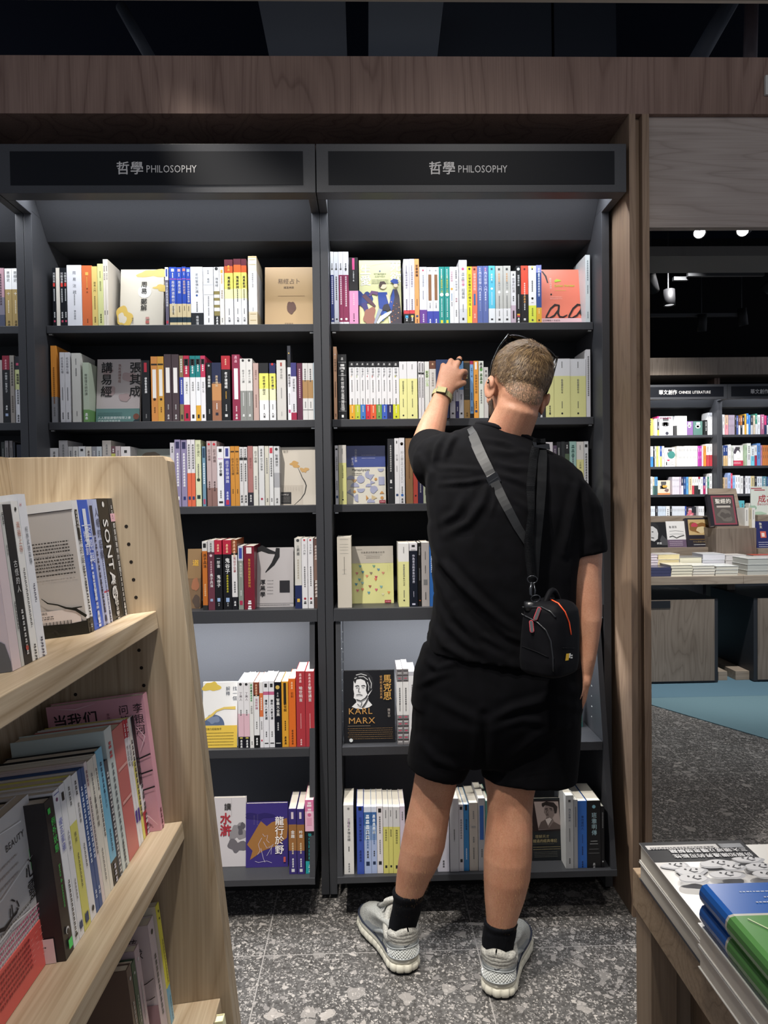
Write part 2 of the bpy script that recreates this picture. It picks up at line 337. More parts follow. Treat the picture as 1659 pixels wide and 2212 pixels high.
# ------------------------------------------------------------------ the dark bookcases
PY, SY = 2.45, 2.54                                     # post fronts, shelf fronts
SH = [2.010, 1.6725, 1.370]                             # tops of the three loose shelves
ST = .027
BACK = 2.75
def cabY(z): return 2.46 - .16*(.97-z)/.835             # sloping front of the lower cabinet
def bookcase(x0, x1, label, text_u=None):
    """x0..x1 outer faces of the side panels"""
    r = empty('bookcase', ((x0+x1)/2, PY, 0), label, 'bookcase')
    th = .028
    for a, c in ((x0, x0+th), (x1-th, x1)):
        b = MB(); b.box(a+.0008, c-.0008, PY, 2.795, .017, 2.372, LAM); b.box(a+.0008, c-.0008, 2.3405, 2.795, 2.372, 2.51, LAM)
        b.box(a+.004, c-.004, PY+.02, PY+.06, 0, .017, M('151515', .7))
        if True:                                        # shelf-pin holes
            xs = a+th-.0006 if a == x0 else a
            zc = .30
            sp = b.build('side_panel', r, bev=.0012)
    i0, i1 = x0+th, x1-th
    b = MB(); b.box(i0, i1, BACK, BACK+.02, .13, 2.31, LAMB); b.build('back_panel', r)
    b = MB(); b.prism([(i0, 2.472, 2.426), (i0, 2.567, 2.310), (i0, 2.75, 2.310), (i0, 2.75, 2.426)], (i1-i0, 0, 0), LAM); b.build('hood_panel', r)
    for z in SH:
        b = MB(); b.box(i0+.001, i1-.001, SY, BACK-.001, z-ST, z, LAM); s = b.build('shelf', r, bev=.0015)
        for xx in (i0+.006, i1-.018):
            pm = MB(); pm.box(xx, xx+.012, SY+.005, SY+.017, z-ST-.005, z-ST-.0005, M('a9a9a6', .3, .5, .8)); pm.build('shelf_pin', s)
    b = MB(); b.box(i0+.0005, i1-.0005, PY, PY+.016, .969, 1.012, LAM); b.box(i0+.0005, i1-.0005, PY+.016, BACK-.001, .9975, 1.012, LAM); b.build('fixed_shelf', r, bev=.001)
    # lower display cabinet with a sloping front
    a0, a1 = i0+.006, i1-.010
    for a, c in ((a0, a0+.018), (a1-.018, a1)):
        b = MB(); b.prism([(a, cabY(.966), .966), (a, cabY(.136), .136), (a, BACK-.03, .136), (a, BACK-.03, .966)], (c-a, 0, 0), LAM)
        for yy in (2.50, 2.62):
            for k in range(9):
                zz = .90-.037*k; xx = c if a == a0 else a-.0008
                b.box(xx, xx+.0008, yy-.0018-.005*(k % 2), yy+.0018, zz-.002, zz+.002, M('cfcfcc', .4))
        b.build('cabinet_side', r)
    b = MB(); b.box(a0+.018, a1-.018, BACK-.032, BACK-.012, .136, .966, grained('cabinet_back', '6a6b6e', '74757a', .5, 500, .3) if 'cabback' not in MATS else MATS['cabback'])
    MATS['cabback'] = b.mats[0]; b.build('cabinet_back', r)
    y5 = cabY(.555); b = MB(); b.box(a0+.019, a1-.019, y5, BACK-.033, .527, .556, LAM); s = b.build('cabinet_shelf', r, bev=.001)
    b = MB(); b.box(a0, a1, cabY(.136), BACK-.02, .136, .157, LAM); b.build('bottom_board', r, bev=.001)
    b = MB(); b.box(a0+.004, a1-.004, 2.52, 2.56, 0, .135, M('0c0c0d', .8)); b.build('toe_kick', r)
    # canopy with the sign
    c0, c1 = x0+.0015, x1-.0015
    b = MB(); b.box(c0, c1, 2.285, 2.340, 2.362, 2.515, LAM); b.box(c0, c1, 2.340, 2.70, 2.505, 2.515, LAM)
    for a, c in ((c0, i0), (i1, c1)): b.box(a, c, 2.340, PY-.0005, 2.362, 2.505, LAM)
    cn = b.build('canopy', r, bev=.0012)
    b = MB(); sx0, sx1 = x0+.040, x1-.040
    b.box(sx0, sx1, 2.2835, 2.2848, 2.386, 2.491, SIGNM)
    if text_u:
        WH = M('c9c6c4', .6)
        o = onY(text_u[0], text_u[1], 2.2830); rt, up = Vector((1, 0, 0)), Vector((0, 0, 1))
        wd = htext(b, '哲學', o, rt, up, .0425, WH, 1)
        htext(b, 'PHILOSOPHY', o+rt*(wd+.006)+up*.002, rt, up, .0325, WH, 0, sx=.80)
    b.build('sign_panel', cn)
    b = MB(); b.box(i0+.01, i1-.01, 2.375, 2.395, 2.442, 2.448, M('f4f7ff', .3, emit=6)); b.build('light_strip', r)
    b = MB(); b.box(a0+.03, a1-.03, 2.474, 2.490, .9935, .9970, M('f4f7fe', .3, emit=6)); b.build('light_strip', r)
    # short wooden blocks that carry the beam
    for a in (x0+.002, x1-.030):
        b = MB(); b.box(a, a+.027, 2.50, 2.66, 2.5155, 2.614, W_BEAM); b.build('support_block', r)
    return r
bookcase(-1.136, -.142, 'dark grey bookcase with a PHILOSOPHY sign, between the oak shelf end and the reaching man', (251, 374))
bookcase(-.142, .8515, 'dark grey bookcase with a PHILOSOPHY sign that the man reaches into, beside the wooden post', (926, 374))
bookcase(-2.130, -1.136, 'dark grey bookcase cut off by the photo edge, only one end panel showing')
# ------------------------------------------------------------------ books on the dark shelves
PAGE = M('e6e0d2', .8, .2); XR, ZU = Vector((1, 0, 0)), Vector((0, 0, 1))
def bandspec(s):
    out = []
    for p in s.split(','):
        if ':' in p: c, f = p.split(':'); out.append((c, float(f)))
        else: out.append((p, 1.0))
    return out
def spine_text(b, texts, cx, y, ztop, h, wd, lean=0.0):
    for t in texts.split(';') if texts else []:
        c, s, st, tx = t.split('|'); m = M(c, .5); bold = 0
        if s[-1] == 'b': bold = 1; s = s[:-1]
        size = float(s)*wd; z = ztop - float(st)*h; o = Vector((cx, y, z))
        if tx[0] == '~':                                # print too small to read: little blocks
            n = int(tx[1:])
            for k in range(n):
                zz = z - k*size*1.25
                b.box(cx-size*.42, cx+size*.42, y-.0001, y+.0002, zz-size*.9, zz-size*.5, m); b.box(cx-size*.3, cx+size*.36, y-.0001, y+.0002, zz-size*.38, zz, m)
        elif tx[0] == '>':                              # latin running down the spine
            htext(b, tx[1:], o - XR*(size*.36), -ZU, XR, size, m, bold)
        elif tx[0] == '#':                              # plain block (logo, label): width x height in spine widths
            hh = float(tx[1:])*wd
            b.box(cx-size*.5, cx+size*.5, y-.0001, y+.0002, z-hh, z, m)
        elif tx[0] == 'o':
            n = 14; b.add([(cx+size*.5*math.cos(2*PI*i/n), y-.0002, z+size*.5*math.sin(2*PI*i/n)) for i in range(n)], [tuple(range(n))], m)
        else: vtext(b, tx, o, XR, ZU, size, m, bold)
def spine_book(x0, x1, y, z0, z1, bands, texts, dep=.145, rough=.38, dx=0.0, name='book'):
    """an upright book: cover boards, banded spine, page block. dx = shift of the top when it leans"""
    b = MB(); h = z1-z0; wd = x1-x0; t = min(.0012, wd*.12); bs = bandspec(bands); prev = 0
    for c, f in bs:
        za, zb = z1-h*f, z1-h*prev; prev = f; m = M(c, rough)
        b.box(x0, x1, y, y+t, za, zb, m); b.box(x0, x0+t, y+t, y+dep, za, zb, m); b.box(x1-t, x1, y+t, y+dep, za, zb, m)
    b.box(x0+t, x1-t, y+t, y+dep-.002, z0+.001, z1-.0015, PAGE)
    if texts: spine_text(b, texts, (x0+x1)/2, y-.0003, z1, h, wd)
    if dx:
        b.v = [(p[0]+dx*(p[2]-z0)/h, p[1], p[2]) for p in b.v]
    return b.build(name, org=((x0+x1)/2, y+dep/2, z0))
BOOKS = []                                              # (object, look, place) - labels are settled at the end
def row(place, ox, oy, sc, y, z, data, dep=.145, cat='book', group=None):
    P = []
    for d in data:
        x0, x1, yt = ox+d[0]/sc, ox+d[1]/sc, oy+d[2]/sc
        a = onY(x0, yt, y); c = onY(x1, yt, y)
        P.append([a.x, c.x, (a.z+c.z)/2, d])
    for i, p in enumerate(P):
        d = p[3]; x0, x1, zt = p[:3]
        if i+1 < len(P) and P[i+1][0] < x1 + .0004: x1 = P[i+1][0]-.0004
        if zt - z < .03: zt = z+.2
        r = random.Random(i*7+int(z*1000))
        o = spine_book(x0, x1, y+r.uniform(0, .003), z+.0004, zt, d[4], d[5] if len(d) > 5 else '', dep=dep+r.uniform(-.008, .004))
        BOOKS.append((o, d[3], place))
class Cover:
    """a book shown face out, leaning back on what is behind it; cover art in 0..1 x 0..1 (from the lower left)"""
    def __init__(s, u0, u1, v0, v1, y, z, col, thick=.016, lean=.03, side=None, name='book', w=None):
        a, c = onY(u0, v1, y), onY(u1, v1, y); tp = onY((u0+u1)/2, v0, y+lean*.9)
        s.w = c.x-a.x; s.ht = math.hypot(tp.z-z, lean); s.z = z; s.th = thick
        s.o = Vector((a.x, y, z+.0005)); s.up = Vector((0, lean, math.sqrt(max(1e-6, s.ht**2-lean**2))))/s.ht; s.rt = Vector((1, 0, 0)); s.nn = s.rt.cross(s.up)  # -> towards the viewer (-y)
        s.b = MB(); s.name = name; b = s.b; cm = M(col, .35); s.cm = cm; sm = M(side or col, .4)
        f = s.up*s.ht; R = s.rt*s.w; D = -s.nn*thick
        o = s.o
        t = s.nn*-.0014
        for oo in (o, o+D+s.nn*.0014):
            b.prism([oo, oo+R, oo+R+f, oo+f], t, cm)
        b.prism([o+t, o+t+s.rt*.0012, o+t+s.rt*.0012+f, o+t+f], D+s.nn*.0028, sm)
        b.prism([o+t+s.rt*.0013+s.up*.002, o+t+R-s.rt*.003+s.up*.002, o+t+R-s.rt*.003+f-s.up*.002, o+t+s.rt*.0013+f-s.up*.002], D+s.nn*.0028, PAGE)
        s.k = 1
    def p(s, x, y): return s.o + s.rt*(x*s.w) + s.up*(y*s.ht) + s.nn*(.00025*s.k)
    def poly(s, pts, col, rough=.35):
        s.k += 1; s.b.add([s.p(*q) for q in pts], [tuple(range(len(pts)))], M(col, rough)); return s
    def rect(s, x0, y0, x1, y1, col): return s.poly([(x0, y0), (x1, y0), (x1, y1), (x0, y1)], col)
    def disc(s, x, y, r, col, a0=0, a1=360, n=24, ry=None):
        k = s.w/s.ht; ry = ry if ry else r*k
        pts = [(x+r*math.cos(math.radians(a0+(a1-a0)*i/n)), y+ry*math.sin(math.radians(a0+(a1-a0)*i/n))) for i in range(n+(0 if a1-a0 == 360 else 1))]
        return s.poly(pts, col)
    def blob(s, x, y, rx, ry, col, seed=1, n=26, j=.25):
        r = random.Random(seed); ph = [r.uniform(0, 6.28) for _ in range(3)]
        pts = []
        for i in range(n):
            a = 2*PI*i/n; k = 1+j*(.5*math.sin(2*a+ph[0])+.35*math.sin(3*a+ph[1])+.3*math.sin(5*a+ph[2]))
            pts.append((x+rx*k*math.cos(a), y+ry*k*math.sin(a)))
        return s.poly(pts, col)
    def stroke(s, pts, wd, col):
        """brush stroke with varying width (wd in cover widths; scalar or list)"""
        k = s.w/s.ht; n = len(pts); ws = wd if isinstance(wd, (list, tuple)) else [wd]*n; s.k += 1; L = []; Rr = []
        for i in range(n):
            a = pts[max(i-1, 0)]; c = pts[min(i+1, n-1)]; dx, dy = (c[0]-a[0]), (c[1]-a[1])/k; l = math.hypot(dx, dy) or 1
            nx, ny = -dy/l*ws[i]/2, dx/l*ws[i]/2*k
            L.append(s.p(pts[i][0]+nx, pts[i][1]+ny)); Rr.append(s.p(pts[i][0]-nx, pts[i][1]-ny))
        s.b.add(L+Rr, [(i, i+1, n+i+1, n+i) for i in range(n-1)], M(col, .4)); return s
    def v(s, t, x, y, size, col, bold=0, gap=1.08): s.k += 1; vtext(s.b, t, s.p(x, y), s.rt, s.up, size*s.w, M(col, .45), bold, gap); return s
    def h(s, t, x, y, size, col, bold=0, center=False, sx=1.0): s.k += 1; htext(s.b, t, s.p(x, y), s.rt, s.up, size*s.w, M(col, .45), bold, center, sx); return s
    def lines(s, x0, y0, x1, n, dy, col, th=.006, seed=3, vert=False):
        """illegible small print"""
        r = random.Random(seed)
        for i in range(n):
            x = x0; yy = y0-i*dy
            while x < x1:
                wd = r.uniform(.012, .03)
                if not vert: s.rect(x, yy, min(x+wd, x1), yy+th*1.6, col); s.k -= 1
                x += wd+r.uniform(.006, .012)
        s.k += 1; return s
    def done(s, look, place):
        o = s.b.build(s.name, org=tuple(s.o)); BOOKS.append((o, look, place)); return o

MID, MAN, EDG = 'middle bookcase', 'bookcase the man faces', 'edge bookcase'
Y1 = SY+.008
K = 3.95
row(('top shelf', MID), 0, 520, K, Y1, SH[0], [
 (443, 470, 232, 'slim black book with white title, first at the end panel', '10141a', 'e8e8e8|.75|.08|河圖洛書;d8433c|.6|.26|#1.1;ddd|.4|.36|~8;ddd|.5|.76|~3;c94c6a|.5|.9|#.6'),
 (472, 503, 230, 'cream book with blank spine between two black ones', 'e9e3d6'),
 (507, 537, 230, 'slim black book with red dot, right after the blank cream one', '10141a', 'e8e8e8|.75|.08|河圖洛書;d8433c|.6|.26|#1.1;ddd|.4|.36|~8;ddd|.5|.76|~3;c94c6a|.5|.9|#.6'),
 (539, 566, 230, 'slim black book with red dot, touching the thick white one', '10141a', 'e8e8e8|.75|.08|河圖洛書;d8433c|.6|.26|#1.1;ddd|.4|.36|~8;ddd|.5|.76|~3;c94c6a|.5|.9|#.6'),
 (567, 690, 207, 'thick white book with spaced grey title', 'e9e9ee', '55585f|.26|.10|周 易 注 疏;888|.09|.48|~7;55585f|.16|.74|學古書局'),
 (693, 784, 209, 'plain orange book with gold seal', 'd9703f', 'e7b65a|.3|.11|#.32;e7b65a|.10|.19|~9;4d2a1a|.2|.37|周 易;6a3a20|.12|.88|~3'),
 (779, 826, 218, 'yellow book with brown title', 'e3c877', '6d5a2b|.45|.26|周易入門;8a7640|.25|.5|~8;6d5a2b|.3|.85|~3'),
 (828, 875, 196, 'pale lime book with olive title', 'd9da98', '5f6335|.35|.28|周易參同契;7c8050|.2|.12|~5;5f6335|.35|.81|~4'),
 (875, 895, 157, 'tall thin cream volume, outer one', 'ece2d3', '55453c|.5|.10|~4;55453c|.7|.21|周易全書;55453c|.4|.77|~4'),
 (897, 916, 157, 'tall thin cream volume, inner one beside the dragon cover', 'ece2d3', '55453c|.5|.10|~4;55453c|.7|.21|周易全書;55453c|.4|.77|~4'),
 (1405, 1432, 225, 'grey violet book with white head', 'e4e3ea:.22,6a6576', '3f4f9c|.5|.03|#2.4;eee|.8|.26|易傳之形成及其思想;c33a4a|.6|.92|#.9'),
 (1440, 1500, 223, 'thick blue and sand book of the blue set', '2d4db0:.2,c85aa0:.21,2d4db0:.63,d9c79c:.86,20343f:.95,d9c79c', 'e8e6d0|.4|.03|#.4;f0eed8|.2|.10|~3;f0eee0|.48|.235|易學與道教符號揭秘;333|.2|.67|~5'),
 (1503, 1546, 226, 'blue and sand book, second of the blue set', '2d4db0:.2,c85aa0:.21,2d4db0:.63,d9c79c:.86,20343f:.95,d9c79c', 'e8a6a0|.5|.03|#.5;f0eed8|.2|.10|~3;f0eee0|.6|.235|周易注解;333|.2|.67|~5'),
 (1549, 1582, 220, 'blue and sand book with red seal, third of the blue set', '2d4db0:.2,c85aa0:.21,2d4db0:.63,d9c79c:.86,20343f:.95,d9c79c', 'e08070|.7|.03|#.7;f0eed8|.2|.10|~3;f0c890|.68|.235|易學與史學;333|.2|.67|~5'),
 (1585, 1620, 226, 'thin blue and sand book, last of the blue set', '2d4db0:.2,c85aa0:.21,2d4db0:.63,d9c79c:.86,20343f:.95,d9c79c', 'a0b8e0|.7|.03|#.7;f0eed8|.2|.10|~3;f0eee0|.55|.235|易學與中國佛教哲學;333|.2|.67|~5'),
])
row(('top shelf', MID), 300, 520, K, Y1, SH[0], [
 (438, 541, 222, 'thick white book with black foot', 'e6e2da:.03,f0f0f2:.79,22262b', '70757c|.26|.11|易經繫傳別講;3a5a94|.18|.49|o;777|.14|.6|~5;eee|.24|.84|南懷瑾'),
 (545, 630, 224, 'white book with thin grey rules', 'eeeef0', '8a8a8a|.18|.05|~2;555|.24|.19|易經;999|.95|.30|#.02;999|.95|.47|#.02;999|.14|.5|~6;999|.13|.7|~5;555|.12|.88|~3'),
 (636, 683, 224, 'white book banded in olive', 'efefef:.415,8f8350:.475,efefef:.53,8f8350:.58,efefef:.65,8f8350:.70,efefef:.76,8f8350:.84,2a2a2a', '333|.6|.03|o;333|.55|.18|微易經;eee|.4|.86|~3'),
 (686, 722, 222, 'slim white book with orange top edge', 'f2ede4', 'e2a646|.5|.05|#.8;e2a646|.3|.13|~6;8a6a40|.5|.4|周易白句;777|.3|.88|~3'),
 (727, 798, 160, 'yellow book with flame red head, thickest of three', '5f2430:.10,c95a2a:.205,efe06c:.45,f0ecb0:.6,eeeef0', 'e8a040|.3|.09|~2;26262a|.38b|.26|周易新探;555|.13|.75|~5;222|.3b|.88|九思'),
 (804, 866, 152, 'yellow book with flame red head in shrink wrap, middle of three', '5f2430:.09,d0642c:.205,efe06c:.45,f0ecb0:.6,eeeef0', '26262a|.42b|.26|周易新探;444|.2|.46|~7;555|.13|.75|~5;222|.34b|.88|九思'),
 (870, 914, 154, 'yellow book with flame red head, thinnest of three', '5f2430:.10,c95a2a:.205,efe06c:.45,f0ecb0:.6,eeeef0', '26262a|.55b|.26|周易新探;444|.25|.46|~7;555|.18|.75|~5;222|.45b|.88|九思'),
 (930, 1002, 130, 'tall white book with gold scroll pattern', 'c9b48a:.03,e4dac4:.22,f2f2f4:.81,dccfb2', 'b59a60|.8|.05|#.05;b59a60|.8|.12|#.05;6a5a42|.2|.25|周易象數占卜預測;999|.12|.75|~3;b59a60|.7|.84|#.05;b59a60|.7|.93|#.05'),
])
c = Cover(258, 352, 582, 702, Y1+.045, SH[0], 'd8d0bf')
c.blob(.82, .93, .34, .08, 'd4b866', 3, j=.5).blob(.95, .68, .18, .05, 'd9bd62', 5, j=.6).disc(.56, .62, .155, 'f1eee6').blob(.1, .2, .18, .17, 'd6b65e', 9, j=.3).blob(.06, .17, .09, .09, 'd8d0bf', 9, j=.3)
c.v('周易', .54, .79, .15, '26231f', 1).v('鄭解', .54, .50, .15, '26231f', 1, 1.0).rect(.6, .08, .68, .13, 'b5655c').rect(.6, .15, .68, .19, 'c08d84').v('張吉良', .3, .18, .05, '55504a')
c.done('cream book face out with gold dragon', ('top shelf', MID))
c = Cover(572, 676, 577, 702, Y1+.05, SH[0], 'c2a173')
c.h('易經占卜', .5, .73, .12, '4a3626', 0, True).h('諸葛神算', .5, .645, .055, '4a3626', 0, True).rect(.27, .52, .83, .524, '6a4c34')
c.blob(.55, .33, .085, .11, '5c382c', 4, j=.2).rect(.46, .31, .64, .36, '5c382c').h('武陵書局', .5, .05, .045, '5a422c', 0, True)
c.done('kraft brown book face out with dark turtle mark', ('top shelf', MID))

# second shelf of the middle bookcase
row(('second shelf', MID), 0, 520, K, Y1, SH[1], [
 (428, 475, 895, 'tall orange book with grey foot', 'd98e3a:.665,8c8c90', '7a4a1a|.3|.28|~18;6a6a6a|.35|.8|~4'),
 (506, 546, 952, 'white and grey volume, first of two', 'd8d6d8:.97,c8c6c8', '4a4850|.55|.07|杭氏易學七種;666|.25|.5|~9;444|.3|.86|~4'),
 (549, 590, 952, 'white and grey volume, second of two', 'd8d6d8:.97,c8c6c8', '4a4850|.55|.07|杭氏易學七種;666|.25|.5|~9;444|.3|.86|~4'),
 (606, 680, 957, 'thick ivory book in shrink wrap', 'd2d0c8', '777|.12|.08|~5;555|.15|.22|~5;666|.12|.84|~4'),
 (702, 752, 1038, 'sage book with green foot', 'b9c4ae:.79,6f9a5a', '33382f|.5|.19|南懷瑾大師的課;eee|.5|.85|~2'),
 (1205, 1272, 1020, 'black book with red label and white title', '17181b', 'b02a3a|.35|.04|#1.2;eee|.32b|.28|傅佩榮易經課;ccc|.14|.3|~10;999|.15|.88|~3'),
])
row(('second shelf', MID), 300, 520, K, Y1, SH[1], [
 (98, 154, 987, 'ochre orange book with white panel', 'cf8b48', '26221c|.9|.11|#.25;f0ece4|.55|.2|#4.4;55483a|.3|.22|傅佩榮解易經;33221a|.4|.66|o;6a4520|.25|.78|~3'),
 (156, 208, 987, 'mustard book with white panel', 'cf9a42', '26221c|.9|.11|#.25;f0ece4|.55|.2|#4.4;55483a|.3|.22|傅佩榮解易經;33221a|.4|.66|o;6a4520|.25|.78|~3'),
 (212, 272, 968, 'umber book with white panel, nearer the mustard one', '4a3c40', 'f0ece8|.55|.2|#3.6;6a5f62|.28|.22|易經哲學十五講;bbb|.2|.75|~3;ccc|.3|.9|~2'),
 (275, 335, 968, 'umber book with white panel, second of the pair', '4a3c40', 'f0ece8|.55|.2|#3.6;6a5f62|.28|.22|易經哲學十五講;bbb|.2|.75|~3;ccc|.3|.9|~2'),
 (342, 374, 980, 'olive book with blue middle', '8a7a58:.33,3a47a0:.74,8a7a58', 'eee|.5|.05|~6;eee|.4|.37|~8;333|.5|.9|#1.2'),
 (377, 426, 980, 'white book with crimson head and foot', 'b52b48:.33,f0f0f2:.75,b52b48', '1c1c20|.8|.05|#1.2;f4f4f4|.35|.06|~6;333|.4|.4|天運先知人;222|.4|.88|#.9'),
 (430, 477, 980, 'white book with teal head', '1f7f80:.33,f0f0f2', '1c1c20|.8|.05|#1.2;f4f4f4|.35|.06|~6;333|.4|.4|易經密碼;222|.4|.9|#.7'),
 (480, 520, 980, 'white book with teal head and yellow foot', '1f7f80:.33,eef0f4:.76,e0a93a', '1c1c20|.8|.05|#1.2;f4f4f4|.35|.06|~6;333|.45|.4|從易經解;222|.4|.9|#.8'),
 (523, 562, 980, 'white book with rose head', 'c23a5c:.33,eceaee', '1c1c20|.8|.05|#1.2;f4f4f4|.35|.06|~6;444|.45|.4|從易經心性;222|.4|.9|#.8'),
 (572, 616, 1040, 'black book with white title next to the planet book', '121316', 'aaa|.4|.05|o;e8e8e8|.55b|.22|易經新解;aaa|.25|.8|~3'),
 (620, 698, 1040, 'navy book with copper planet', '232a48:.36,c08a58:.65,9a6a50', 'd8c0a0|.3b|.22|周易禪解;d8b890|.85|.34|#.03;eee|.14|.7|~4;223|.3|.86|#.3'),
 (700, 774, 980, 'thick black book with red head', 'b02a36:.21,15161a', 'e8c0a0|.2|.05|~3;f0f0f0|.36b|.25|老子道德經;d0a040|.14|.55|~5;ccc|.16|.75|~4;ccc|.3|.9|#.3'),
 (791, 857, 970, 'tall maroon book with white panel', '8a2c48', 'd6a0b0|.4|.02|~2;f0ecee|.5|.21|#4;8a4a5c|.24|.23|傅佩榮解老子;e8d0d8|.2|.78|~3;ddd|.3|.9|~2'),
 (860, 911, 1005, 'white book with grey lower half, first of two', 'dcdad6:.52,8c8e8a', '333|.4|.03|o;444|.42|.18|老子十二講;ddd|.2|.55|~9;eee|.4|.9|~1'),
 (913, 965, 1005, 'white book with grey lower half, second of two', 'dcdad6:.52,8c8e8a', '333|.4|.03|o;444|.42|.18|老子十二講;ddd|.2|.55|~9;eee|.4|.9|~1'),
 (972, 1017, 1043, 'dusty pink book in wrap', 'c0a49c', '77544c|.35|.12|道德經今註;80605a|.25|.55|~8'),
 (1024, 1102, 1043, 'yellow book with black head and bold title', '1f2023:.18,ece56c:.45,ecebc0:.65,ececee', '2a2a20|.32b|.23|定本老子校正;555|.12|.72|~4;222|.28b|.87|九思'),
 (1110, 1162, 1043, 'yellow book with navy head', '252a58:.18,ece56c:.45,ecebc0:.65,ececee', 'c03030|.4|.02|o;28304a|.42b|.23|新莊子譯注;555|.18|.72|~4;222|.4b|.87|九思'),
 (1173, 1250, 1018, 'thick ivory rounded book with red seal', 'd0cdc8', 'a05048|.2|.04|#.4;55524e|.28|.14|老子自然;888|.12|.46|~8;999|.1|.86|~4'),
 (1264, 1291, 895, 'tall thin book, dark above white', '37383e:.29,eceaf0', 'e8c060|.4|.1|o;222|.8b|.38|觀自在老子;999|.5|.64|~6;b84a7a|.6|.86|#1'),
 (1294, 1340, 1040, 'white book with violet head and magenta foot', '3d3a78:.24,d8d6dc:.87,a02848', '333|.45|.28|道家與養生;333|.3|.72|~4'),
 (1346, 1391, 1043, 'dark plum book', '5c2c42', 'd8b8c4|.3|.1|~15'),
 (1394, 1437, 1043, 'white book with tan slash, first of two', 'd8d6d4:.30,b08a5c:.62,e0dedc', '555|.35|.1|~6;777|.25|.68|~4;555|.95|.82|#.1'),
 (1439, 1483, 1043, 'white book with tan slash, second of two', 'd8d6d4:.30,b08a5c:.62,e0dedc', '555|.35|.1|~6;777|.25|.68|~4;555|.95|.82|#.1'),
 (1485, 1507, 1040, 'thin pale blue book at the shelf end', 'c4d4dc', '777|.4|.2|~6'),
])
c = Cover(207, 301, 776, 911, Y1+.05, SH[1], 'bcb2b0', side='1a1a1c')
for x, y, rx, ry, s in ((.25, .8, .12, .06, 2), (.75, .72, .16, .08, 4), (.3, .5, .15, .07, 6), (.65, .4, .12, .07, 8)): c.blob(x, y, rx, ry, 'ae9896', s)
c.rect(0, 0, 1, .225, '5f8480').v('講易經', .21, .95, .27, '1c1b1b', 1, 1.06).v('張其成', .87, .95, .27, '1c1b1b', 1, 1.06).v('張其成講易經', .52, .92, .07, '8a6058')
c.h('人人都能讀懂的智慧之書', .05, .065, .068, 'e8efec').h('認識自我改變命運', .05, .015, .064, 'dfe8e4').disc(.93, .1, .07, '7a4a3c').poly([(.82, 0), (1, 0), (1, .06), (.9, .05)], '26343a').lines(.05, .15, .6, 2, .03, '23403c', .004)
c.done('grey book face out with huge black brush title and teal band', ('second shelf', MID))

